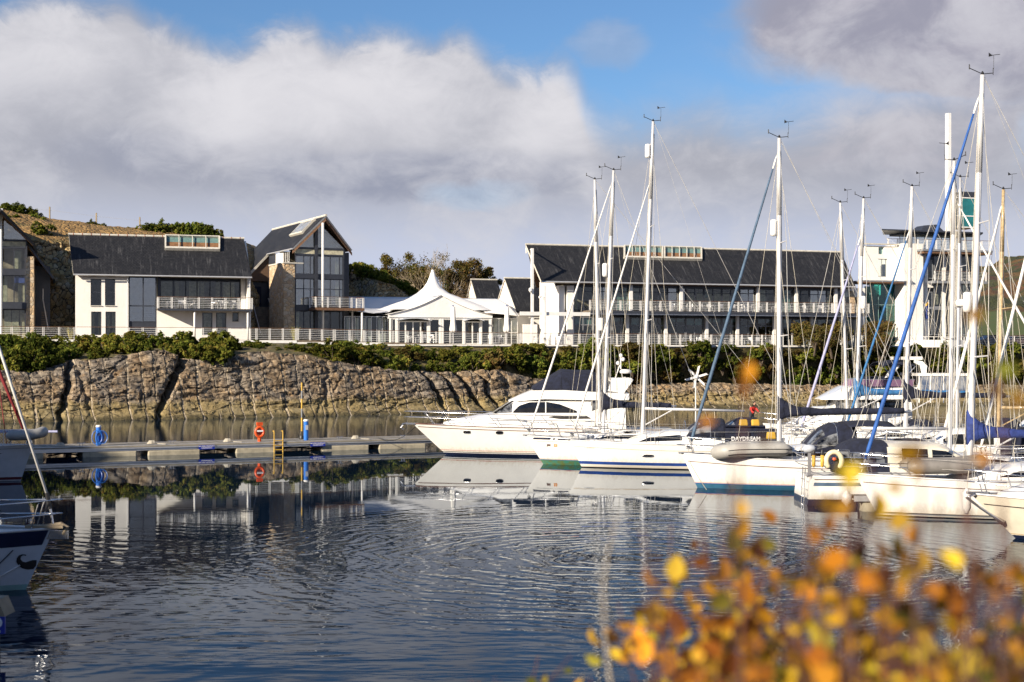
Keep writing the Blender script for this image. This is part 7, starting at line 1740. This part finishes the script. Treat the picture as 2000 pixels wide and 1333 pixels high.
# flybridge cruiser 2
def cruiser2():
    t, h = boat('flybridge_cruiser', 'white flybridge cruiser with purple-tinted windscreen and navy bimini behind the masts', 'motor yacht', 1535, 896, 11.6, 3.9, 1.6, 1.35, rake=1.3, full=2.6, sternw=.95, drop=.02, group='motor boats moored among the yachts')
    D = H_*F_/(896-HOR)+1.9; S = F_/D; X = lambda px: (px-1535)/S; Z = lambda py: H_-(py-HOR)/S
    h.build(t, M_gel, [(-.05, .12, M_navyh)], topm=M_aluw)
    c = Loft((X(1575), X(1765)), [(X(1575), .3), (X(1600), 1.25), (X(1765), 1.6)], [(0, 1.45), (12, 1.3)], [(X(1575), 1.65), (X(1605), Z(805)), (X(1612), Z(800)), (X(1640), Z(778)), (X(1850), Z(778))], .1, .04); c.build('deckhouse', M_gel, t, 50)
    for sg in (-1, 1): c.patch([(X(1622), Z(784)), (X(1635), Z(780)), (X(1700), Z(781))], [(X(1622), Z(797)), (X(1700), Z(797))], sg, .014).build('side_window', M_clear, t, local=True); c.patch([(X(1704), Z(781)), (X(1755), Z(784))], [(X(1704), Z(797)), (X(1755), Z(797))], sg, .014).build('side_window', M_glassdk, t, local=True)
    f = Loft((X(1597), X(1775)), [(X(1597), .7), (X(1625), 1.45), (X(1775), 1.7)], [(X(1597), Z(780)), (X(1775), Z(778))], [(X(1597), Z(778)), (X(1620), Z(767)), (X(1646), Z(754)), (X(1775), Z(754))], .1, .03); f.build('flybridge', M_gel, t, 50)
    MB().grid(lambda a, b: (X(1645)+(X(1765)-X(1645))*abs(a*2-1)**.8+.12*b, (1 if a > .5 else -1)*1.55*min(1, abs(a*2-1)*6), lerp(Z(754), Z(741), b)), 30, 3).build('tinted_windscreen', M_purple, t, local=True, thick=.02)
    MB().path([(X(1645)+(X(1765)-X(1645))*abs(a/15-1)**.8+.12, (1 if a > 15 else -1)*1.56*min(1, abs(a/15-1)*6), Z(740.5)) for a in range(31)], .02).build('screen_rail', M_steel, t, local=True)
    MB().box(X(1690), X(1760), -1.1, 1.1, Z(752), Z(736)).build('seat_cover', M_navy, t, local=True)
    MB().grid(lambda a, b: (lerp(X(1710), X(1775), a), lerp(-1.4, 1.4, b), Z(716)+.22*math.sin(math.pi*b)+.10*math.sin(math.pi*a)), 8, 10).build('bimini', M_navy, t, local=True, smooth=True, thick=.03)
    for sg in (-1, 1):
        MB().path([(X(1738), sg*1.45, Z(752)), (X(1712), sg*1.4, Z(716))], .018).path([(X(1738), sg*1.45, Z(752)), (X(1772), sg*1.4, Z(716))], .018).build('bimini_frame', M_steel, t, local=True)
        MB().slab([(X(1775), sg*1.55, Z(757)), (X(1790), sg*1.55, Z(757)), (X(1794), sg*1.45, Z(715)), (X(1786), sg*1.45, Z(706)), (X(1770), sg*1.45, Z(703)), (X(1770), sg*1.45, Z(709)), (X(1781), sg*1.45, Z(714)), (X(1784), sg*1.5, Z(728))], (0, -sg*.14, 0)).build('arch', M_gel, t, local=True)
    MB().slab([(X(1716), -1.2, Z(738)), (X(1728), -1.2, Z(735)), (X(1745), -1.2, Z(714)), (X(1730), -1.2, Z(714))], (0, .08, 0)).build('helm_console', M_gel, t, local=True)
    MB().box(X(1752), X(1786), -1.4, 1.4, Z(703), Z(697)).build('arch_top', M_gel, t, local=True)
    # aft deck hard top with side curtains
    MB().box(X(1775), X(1872), -1.7, 1.7, Z(734), Z(729)).build('hardtop', M_gel, t, local=True)
    for a, b in ((1779, 1797), (1800, 1822), (1825, 1848), (1851, 1869)): MB().box(X(a), X(b), -1.66, -1.63, Z(775), Z(735)).build('side_curtain', M_bluecurt, t, local=True)
    for px in (1777, 1798.5, 1823.5, 1849.5, 1871): MB().tube((X(px), -1.65, Z(785)), (X(px), -1.65, Z(734)), .03).build('hardtop_post', M_gel, t, local=True)
    deckrails(t, h, 6, pushpit=False, ht=.65)
M_bluecurt = pm('blue_clear_curtain', (.06, .09, .16), .2, col2=(.30, .31, .33), vs=2.2)
cruiser2()
# small open boat with navy canopy behind the yellow oilskins, and cruiser roof right
def launch(name, label, px, wl, L, cm, hm=None, sgn=1):
    t, h = boat(name, label, 'motor boat', px, wl, L, 2.6, 1.15, 1.0, rake=.6, group='motor boats moored among the yachts'); h.build(t, hm or M_gel, [(-.05, .12, M_navyh)])
    c = Loft((1.4, L*.6), [(1.4, .3), (2.2, .95), (L*.6, 1.1)], [(0, 1.05), (9, .95)], [(1.4, 1.15), (2.4, 1.6), (3.0, 2.15), (L*.6, 2.2)], .15, .05); c.build('cabin', M_gel, t)
    for sg in (-1, 1): c.patch([(2.6, 1.8), (2.95, 2.0), (L*.57, 2.05)], [(2.6, 1.6), (L*.57, 1.6)], sg, .014).build('cabin_window', M_glassdk, t, local=True)
    cp = Loft((L*.6, L*.9), [(L*.6, 1.1), (L*.9, 1.05)], [(0, 1.0), (9, 1.0)], [(L*.6, 2.2), (L*.8, 2.2), (L*.9, 1.6)], .15, .06); cp.build('canopy', cm, t); deckrails(t, h, 3, pushpit=False); return t
launch('small_cruiser', 'small white cabin boat with navy canopy half hidden behind the flybridge cruiser bow', 1490, 868, 7.5, M_navy)
launch('small_cruiser', 'white cabin boat with blue canopy at the far right behind the wooden mast', 1895, 905, 8.5, M_royal)
launch('small_cruiser', 'white cabin boat tucked between the periwinkle headsail and the bare silver boom', 1705, 948, 8.0, M_navy, M_gelcream)

# ---- left foreground boats
def left_boat(name, label, pxb, wl, L, B, fb, fs, hm, bands, **hk):
    D = H_*F_/(wl-HOR)+B*.3; S = F_/D; p = at(pxb, 0, D); p.z = 0
    t = thing(name, label, 'sailing yacht', p, math.pi+hk.pop('ang', 0.), 'yachts at the left edge lying in shade'); h = Hull(L, B, fb, fs, **hk); h.build(t, hm, bands); return t, h, S
t, h, S = left_boat('sloop', 'white boat bow coloured shade-grey, with mesh side netting and maroon stripe, left edge', 64, 944, 10.5, 3.4, 1.48, 1.3, M_gelgrey, [(-.05, .03, M_grey), (.06, .17, pm('maroon_stripe', (.09, .012, .015), .4))], rake=.5, full=2.0, drop=.02)  # white hull; the grey base colour holds the shade lying on it
for sg in (1,): h.sheerline(.10, .13, sg).build('grey_line', M_grey, t, local=True)
V = [(x, z) for x, z in ((1.15, 1.16), (1.95, 1.22), (1.95, .98))]; MB().add([h.side(x, z, 1, .012) for x, z in ((1.05, 1.16), (1.42, 1.22), (1.42, 1.10))], [(0, 1, 2)]).build('pennant_emblem', M_black, t, local=True)
# mesh netting panels between stanchions
mb = MB(); z0, z1 = h.fb+.02, h.fb+.62
def hp(x, z): k = h.tx(x, h.fb); return Vector((x, h.hbd(max(k, .01))*.97, z))
for i in range(36):
    x = .12+i*.11
    for s_ in (1, -1):
        a, b = (x, x+.5) if s_ > 0 else (x+.5, x); mb.tube(hp(a, z0), hp(b, z1), .006, n=3)
mb.build('mesh_netting', M_sail, t, local=True)
for x in (.1, 1.0, 2.1, 3.3): MB().tube(hp(x, z0-.05), hp(x, z1+.03), .02, n=6).build('stanchion', M_aluw, t, local=True)
MB().path([hp(x*.4+.1, z1+.02) for x in range(12)], .018).build('top_rail', M_aluw, t, local=True)
MB().path([(.15, 0, 1.55), (1.3, 0, 4.3), (3.9, 0, 11)], [.05, .075, .06], 8).build('furled_headsail', M_red, t, smooth=True, local=True)
MB().path([(.9, .5, 1.55), (1.5, .5, 6.3)], .02, 5).build('red_rope', M_red, t, local=True)
MB().tube((-1.05, .1, 2.03), (2.6, .1, 2.03), .05).build('bow_pole', M_lilac, t, local=True)
MB().lathe([(.05, 0), (.13, .04), (.13, .12), (.05, .16)], 12, (.15, 0, 1.52)).build('furling_drum', M_steel, t, local=True)
L1t = t
p = worldof(t, (.05, .6, 1.86)); dinghy('grey inflatable dinghy hoisted at the bow of the netted boat at the left edge', (p.x+.12, p.y-.4, p.z-.12), 1.35, 1.2, math.pi+.08, False, M_tube)
t, h, S = left_boat('sloop', 'yacht bow with black moustache emblem, dark blue sheer band and steel pulpit, lower left', 106, 1166, 9.5, 3.1, 1.32, 1.1, M_gelgrey, [(-.05, .12, M_teal)], rake=.62, full=1.9, drop=.0)  # shade on this white hull is put into its grey base colour
h.sheerline(.02, .34, 1, n=50).build('navy_band', M_navyh, t, local=True); h.sheerline(.02, .34, -1, n=50).build('navy_band', M_navyh, t, local=True)
# moustache curl: local x grows to world left
def mous(px, py): return ((106-px)/S, (1166-py)/S)
sp = [(40, 1096, 1.5), (44, 1093, 4), (51, 1095, 5), (52, 1097, 3)]
out = [(73, 1108), (66, 1107.5), (60, 1109), (54, 1111), (49, 1108.5), (46.5, 1104), (47.5, 1099), (51, 1096.5), (56.5, 1098), (56, 1095.5), (50, 1094.3), (44.5, 1096.3), (40.5, 1101.5), (39.3, 1109), (42, 1117), (48, 1123), (56, 1125.8), (66, 1125.5), (71, 1119)]
MB().add([h.side(*mous(x, y), 1, .012) for x, y in out], [tuple(range(len(out)))]).build('moustache_emblem', M_black, t, local=True)
for (a, b) in (((0, 1122), (36, 1085)), ((0, 1142), (45, 1116))): MB().path([h.side(*mous(lerp(a[0], b[0], k/8), lerp(a[1], b[1], k/8)), 1, .02) for k in range(9)], .012, 5).build('bow_rope', M_black if a[1] < 1130 else M_gel, t, local=True)
deckrails(t, h, 3, ht=.56)
MB().path([(.25, 0, 1.36), (-.15, 0, 1.42), (-.28, 0, 1.36), (-.2, 0, 1.2)], .05, 8).box(-.22, .6, -.12, .12, 1.34, 1.40).build('anchor_roller', M_fence, t, local=True)
MB().box(-.30, .2, -.035, .035, 1.10, 1.28).build('anchor', M_steel, t, local=True)
s0, s1 = Vector((.12, 0, 1.95)), Vector((2.55, 0, 9.4)); MB().tube(s0, s1, .032, n=8).build('furled_headsail', M_sail, t, local=True, smooth=True)
MB().tube((.02, 0, 1.36), s0, .03, n=6).build('forestay', M_steel, t, local=True); MB().tube((.09, 0, 1.75), (.16, 0, 2.1), .05, n=8).build('swivel', M_black, t, local=True)
c = Loft((2.0, 7), [(2.0, .3), (2.8, .8), (7, 1.0)], [(0, 1.25), (9, 1.1)], [(2, 1.35), (3.2, 1.7), (7, 1.75)], .15, .05); c.build('coachroof', M_gel, t)
# sign and post on the finger pontoon at the lower left corner
p = atz(-18, 24.2, 0); t = thing('berth_sign', 'blue berth sign with a white number on a wooden pontoon end, lower left corner', 'sign', p)
MB().box(-.6, .245, -.02, .02, .33, .62).build('board', M_signb, t, local=True)
V, Fs = text_mesh('D', .26, .002, .01); MB().add([(.11+v.x, -.026-v.z, .51+v.y) for v in V], Fs).build('lettering', M_signw, t, local=True)
V, Fs = text_mesh('BERTH 1-20', .05, .002, .001); MB().add([(.05+v.x, -.026-v.z, .37+v.y) for v in V], Fs).build('lettering', M_signw, t, local=True)
MB().hexa([(-3, .0, .62), (.24, .0, .62), (.24, .5, .62), (-3, .5, .62), (-3, .0, 1.0), (.12, .0, .90), (.12, .5, .90), (-3, .5, 1.0)]).build('pontoon_end', M_fence, t, local=True)
MB().box(-3, -.2, .06, 1.0, -.3, .6).build('float', M_darkst, t, local=True)

# ---- finger pontoons and people
def finger(px, wl, L, label, i):
    D = H_*F_/(wl-HOR); p = at(px, 0, D); t = thing('finger_pontoon', label, 'pontoon', (p.x, p.y, 0), 0, 'finger pontoons between the boats')
    MB().box(0, L, 0, .8, .42, .5).build('deck', M_pdeck, t, local=True); MB().box(0, L, -.04, 0, .34, .52).build('edge_beam', M_alu, t, local=True)
    for x in (.3, L*.5): MB().box(x, x+1.6, .05, .75, -.3, .34).build('float', M_conc, t, local=True)
finger(1390, 903, 9, 'finger pontoon hidden behind the yacht with the broad blue stripe', 0); finger(1600, 952, 9, 'finger pontoon behind the cabin cruiser', 1); finger(1668, 1000, 9, 'short finger pontoon end left of the bright blue headsail yacht', 2)
def person(label, p, rz):
    t = thing('person', label, 'person', p, rz)
    J = [((0, 0, .92), .13), ((0, -.06, 1.12), .14), ((0, -.16, 1.32), .16), ((0, -.22, 1.43), .07), ((0, -.27, 1.52), .06),      # pelvis..neck
         ((.17, -.18, 1.36), .07), ((.24, -.36, 1.16), .05), ((.16, -.58, 1.08), .038), ((-.17, -.18, 1.36), .07), ((-.25, -.34, 1.14), .05), ((-.16, -.56, 1.05), .038),
         ((.10, .02, .86), .10), ((.13, -.08, .48), .07), ((.13, .02, .08), .05), ((.14, -.14, .04), .04), ((-.10, .02, .86), .10), ((-.13, -.04, .48), .07), ((-.13, .06, .08), .05), ((-.14, -.10, .04), .04)]
    E = [(0, 1), (1, 2), (2, 3), (3, 4), (2, 5), (5, 6), (6, 7), (2, 8), (8, 9), (9, 10), (0, 11), (11, 12), (12, 13), (13, 14), (0, 15), (15, 16), (16, 17), (17, 18)]
    def skin(name, J, E, m, root=0, lv=2, k=1.0):
        me = bpy.data.meshes.new(name); me.from_pydata([j[0] for j in J], E, []); o = bpy.data.objects.new(name, me); COL.objects.link(o); o.parent = t; me.materials.append(m)
        sm = o.modifiers.new('skin', 'SKIN'); 
        for i, j in enumerate(J): me.skin_vertices[0].data[i].radius = (j[1]*k, j[1]*k); me.skin_vertices[0].data[i].use_root = (i == root)
        sb = o.modifiers.new('sub', 'SUBSURF'); sb.levels = lv; sb.render_levels = lv; sm.use_smooth_shade = True; return o
    skin('body', J, E, pm('dark_trousers', (.03, .035, .045), .8))
    jk = [J[0], J[1], J[2], ((0, -.2, 1.41), .08), J[5], J[6], (tuple(Vector(J[6][0]).lerp(Vector(J[7][0]), .8)), .042), J[8], J[9], (tuple(Vector(J[9][0]).lerp(Vector(J[10][0]), .8)), .042)]
    skin('red_jacket', jk, [(0, 1), (1, 2), (2, 3), (2, 4), (4, 5), (5, 6), (2, 7), (7, 8), (8, 9)], pm('red_jacket', (.55, .03, .02), .7), k=1.13)
    sk = pm('skin', (.55, .32, .22), .6); hd = MB(); c = Vector((0, -.31, 1.64))
    hd.lathe([(.02, -.12), (.06, -.10), (.078, -.03), (.085, .04), (.075, .10), (.04, .125)], 14, c); hd.lathe([(.018, -.02), (.012, .03), (.002, .05)], 8, c+Vector((0, -.085, -.01))); hd.build('head', sk, t, smooth=True, local=True)
    for s_ in (-.03, .03): MB().lathe([(.004, -.004), (.011, 0), (.004, .004)], 8, c+Vector((s_, -.08, .025)), 'Y').build('eye', M_black, t, local=True)
    MB().box(-.025, .025, -.392, -.386, 1.585, 1.592).build('mouth', pm('lip', (.35, .12, .1), .6), t, local=True)
    MB().lathe([(.088, .0), (.094, .05), (.085, .11), (.045, .145), (.005, .15)], 14, c+Vector((0, .012, 0))).build('hair', pm('dark_hair', (.03, .02, .015), .8), t, smooth=True, local=True)
    for s_, jj in ((1, 7), (-1, 10)):
        w_ = Vector(J[jj][0]); HJ = [(tuple(w_), .026), (tuple(w_+Vector((0, -.07, -.01))), .03)]; HE = [(0, 1)]
        for f_, (dx, ln) in enumerate(((-.027, .055), (-.009, .065), (.009, .062), (.027, .048))):
            b_ = len(HJ); q = w_+Vector((dx, -.085, -.01)); HJ += [(tuple(q), .009), (tuple(q+Vector((0, -ln*.6, -.012))), .008), (tuple(q+Vector((0, -ln*.7, -.045))), .007)]; HE += [(1, b_), (b_, b_+1), (b_+1, b_+2)]
        b_ = len(HJ); q = w_+Vector((-s_*.035, -.035, -.005)); HJ += [(tuple(q), .011), (tuple(q+Vector((-s_*.02, -.035, -.02))), .009)]; HE += [(0, b_), (b_, b_+1)]
        skin('hand', HJ, HE, sk, lv=1)
person('person in a red jacket and dark trousers stooping on the pontoon behind the DAYDREAM dodger', ponp(1482, .8, .56)-Vector((0, 0, .0)), .5)
line('pale mooring line slanting from the central yacht bow to the water', atz(1345, 53, 1.25), atz(1380, 53.4, .1), .05)
# loose gear: yellow jerrycans and fenders behind the dodger
for px, D, lb in ((1452, 66, 'yellow buoyancy bag lying on deck behind the DAYDREAM dodger'), (1475, 66.2, 'yellow box standing on deck right of the yellow bag'), (1506, 60, 'yellow waterproof canister between the dodger and the tall mast')):
    p = atz(px, D, H_-((832 if D > 65 else 858)-HOR)*D/F_); t = thing('yellow_bag' if px == 1452 else 'yellow_box', lb, 'gear', p, .2)
    o = MB().hexa([(-.2, -.12, 0), (.2, -.12, 0), (.2, .12, 0), (-.2, .12, 0), (-.17, -.1, .3), (.17, -.1, .3), (.17, .1, .3), (-.17, .1, .3)]).build('body', M_yellow, t, local=True); md = o.modifiers.new('b', 'BEVEL'); md.width = .05; md.segments = 2
    MB().path([(-.1, 0, .3), (-.08, 0, .38), (.08, 0, .38), (.1, 0, .3)], .015).build('handle', M_black, t, local=True)

# ================================================================== FOREGROUND BIRCH SHRUBS
def fg_leaf(mb_v, mb_f, tones, p, size, rg, tone):
    d = Vector((rg.gauss(0, .7), -1+rg.gauss(0, .6), rg.gauss(0, .7))).normalized(); a = d.orthogonal().normalized(); a = Matrix.Rotation(rg.uniform(0, 6.28), 3, d) @ a; b = d.cross(a)
    k = len(mb_v); s = size; f_ = rg.uniform(.05, .3)*s
    mb_v += [p, p+a*s*.3+b*s*.36+d*f_, p+a*s*.7+b*s*.30+d*f_, p+a*s*1.05, p+a*s*.7-b*s*.30+d*f_, p+a*s*.3-b*s*.36+d*f_, p+a*s*.5]
    mb_f += [(k, k+1, k+6), (k+1, k+2, k+6), (k+2, k+3, k+6), (k+3, k+4, k+6), (k+4, k+5, k+6), (k+5, k, k+6)]; tones += [tone]*6
def shrub(px, py_tip, D, label, seed, nleaf=60, lean=.1, size=.044, spread=.30, stemm=None, tones=(.1, .95), bushy=1.25, n_st=3, py_low=1500):
    rg = random.Random(seed); base = at(px+rg.uniform(-60, 60)*(px > 1300), 0, D); gz = 3.25; base.z = gz
    t = thing('birch_shrub', label, 'shrub', base, 0, 'autumn shrubs in the foreground'); V, Fc, T = [], [], []; stems = MB()
    tip = at(px, py_tip, D)-base
    for s_ in range(n_st):
        end = Vector((tip.x+rg.uniform(-spread, spread)*(s_ > 0), rg.uniform(-.25, .25), tip.z*(1 if s_ == 0 else rg.uniform(.6, .95)))); pts = []
        for i in range(9): k = i/8; pts.append(Vector((end.x*k**1.3+.03*math.sin(k*7+seed), end.y*k+.02*math.cos(k*5+s_), end.z*k)))
        stems.path(pts, [.0042*(1-.75*i/8)+.0008 for i in range(9)], 5)
        for j in range(int(9*bushy)):
            k = rg.uniform(.45, 1.0); p0 = pts[min(8, int(k*8))]; dd = Vector((rg.uniform(-1, 1), rg.uniform(-.6, .6), rg.uniform(.2, 1))).normalized(); ln = rg.uniform(.08, .26)*(1.15-k*.6)*bushy; p1 = p0+dd*ln; stems.path([p0, p0.lerp(p1, .5)+Vector((0, 0, -.01)), p1], [.003, .0022, .0012], 4)
            for m in range(max(1, int(nleaf/(9*bushy*n_st)))): q = p0.lerp(p1, rg.uniform(.25, 1.05))+Vector((rg.gauss(0, .012),)*3); tn = rg.uniform(*tones) if tones[0] > .3 else (rg.uniform(.8, .95) if rg.random() < .11 else max(.02, min(.7, rg.gauss((.47 if k > .6 else .26)-(.10 if px > 1700 else 0), .17)))); fg_leaf(V, Fc, T, q, size*rg.uniform(.55, 1.3), rg, tn)
    stems.build('stem', stemm or M_twig, t, local=True)
    me = bpy.data.meshes.new('leaf'); me.from_pydata([tuple(v) for v in V], [], Fc); me.attributes.new('tone', 'FLOAT', 'FACE').data.foreach_set('value', T); me.materials.append(M_fgleaf); o = bpy.data.objects.new('leaf', me); COL.objects.link(o); o.parent = t
rgs = random.Random(5); SH = []
for px, py, D, n_, k_ in [(1300, 1130, 3.1, 70, 3), (1330, 1040, 2.7, 80, 4), (1375, 1080, 2.5, 90, 4), (1425, 1050, 2.8, 80, 4), (1470, 1000, 2.2, 70, 4), (1525, 1060, 2.4, 90, 4), (1575, 990, 1.9, 70, 4), (1615, 1040, 2.1, 90, 4), (1650, 970, 1.8, 60, 4), (1700, 1060, 2.0, 90, 4),
        (1745, 1030, 1.8, 70, 4), (1790, 1090, 2.1, 90, 4), (1840, 1070, 1.7, 80, 4), (1890, 1100, 2.0, 90, 4), (1930, 1040, 1.8, 80, 4), (1975, 1090, 2.1, 100, 4), (1350, 1190, 2.9, 110, 5), (1440, 1170, 2.6, 110, 5), (1530, 1170, 2.2, 110, 5),
        (1610, 1160, 2.0, 120, 5), (1680, 1180, 2.3, 130, 5), (1750, 1180, 1.9, 130, 5), (1820, 1190, 2.2, 140, 5), (1890, 1180, 1.9, 140, 5), (1960, 1180, 2.1, 140, 5), (1560, 1260, 2.4, 150, 6), (1650, 1260, 2.0, 170, 6), (1730, 1260, 2.3, 180, 6),
        (1810, 1270, 1.9, 180, 6), (1890, 1260, 2.2, 180, 6), (1970, 1260, 1.9, 180, 6), (1460, 1270, 2.8, 120, 5), (1370, 1280, 3.1, 100, 5)]: SH.append((px, py-(95 if py < 1150 else 60), D*1.2, len(SH)+1, int(n_*(1.9 if px > 1500 else 2.2)), k_+1))
WH = {1: 'nearest the open water at its left', 2: 'second from the left of the taller ones'}
for i, (px, py, D, sd_, nl, ns) in enumerate(sorted(SH)):
    shrub(px, py, D, f"{nth(i+1)} orange-leaved birch shrub from the left in the blurred foreground thicket", sd_, nl, n_st=ns, tones=(.05, .95) if px < 1700 else (.0, .9))
shrub(1045, 1275, 4.2, 'low sprig with small green and yellow leaves at the bottom left of centre', 31, 26, size=.032, n_st=2, tones=(.6, .95), spread=.12)
shrub(960, 1318, 4.4, 'tiny leafy sprig tip at the bottom edge', 32, 10, size=.028, n_st=1, tones=(.2, .9))
shrub(1265, 1200, 3.4, 'slim sprig with yellow leaves left of the orange thicket', 33, 30, size=.035, n_st=2, tones=(.4, .85), spread=.12)
# tall whippy shoots carrying the single leaves that overlap the boats
rg = random.Random(77)
def whip(px0, pts_px, D, label, leaves, m=None):
    base = at(px0, 1600, D); t = thing('shrub_shoot', label, 'shrub', base, 0, 'autumn shrubs in the foreground'); P = [Vector((0, 0, 0))]+[at(x, y, D)-base for x, y in pts_px]
    MB().path(P, [.004]+[.0028-.0018*i/len(pts_px) for i in range(len(pts_px))], 5).build('stem', m or M_twig, t, local=True); V, Fc, T = [], [], []
    for x, y, s_, tn in leaves: fg_leaf(V, Fc, T, at(x, y, D)-base, s_, rg, tn)
    if leaves: me = bpy.data.meshes.new('leaf'); me.from_pydata([tuple(v) for v in V], [], Fc); me.attributes.new('tone', 'FLOAT', 'FACE').data.foreach_set('value', T); me.materials.append(M_fgleaf); o = bpy.data.objects.new('leaf', me); COL.objects.link(o); o.parent = t
whip(1195, [(1192, 1333), (1182, 1250), (1178, 1150), (1187, 1080), (1205, 1010)], 3.0, 'bare pale curved shoot rising left of the orange thicket', [], M_paletwig)
whip(1440, [(1450, 1200), (1440, 980), (1455, 800), (1460, 700)], 2.1, 'tall thin shoot with single orange leaves in front of the central boats', [(1462, 705, .03, .45), (1450, 730, .036, .4), (1465, 775, .025, .55), (1440, 975, .03, .62), (1432, 960, .025, .7), (1395, 820, .025, .4), (1480, 860, .03, .35)])
whip(1660, [(1650, 1200), (1670, 1000), (1668, 910)], 1.9, 'tall thin shoot with one broad yellow-green leaf before the cabin cruiser', [(1662, 905, .045, .68), (1640, 920, .03, .72), (1630, 985, .03, .4), (1622, 1000, .03, .35)])
whip(1790, [(1790, 1150), (1800, 960), (1800, 860)], 1.9, 'tall thin shoot with orange leaves before the grey dinghy', [(1798, 872, .04, .45), (1805, 885, .03, .4), (1775, 945, .034, .4), (1765, 955, .025, .5)])
whip(1900, [(1895, 1150), (1880, 980), (1885, 890)], 1.8, 'tall thin shoot with one olive leaf before the royal blue boom cover', [(1882, 895, .05, .93), (1905, 880, .025, .5)])
whip(1960, [(1955, 1100), (1960, 850), (1940, 700)], 1.9, 'tall thin shoot with brown-green leaves near the right edge', [(1940, 720, .03, .9), (1950, 740, .03, .15), (1975, 800, .035, .2), (1985, 780, .03, .9), (1925, 610, .03, .2)])
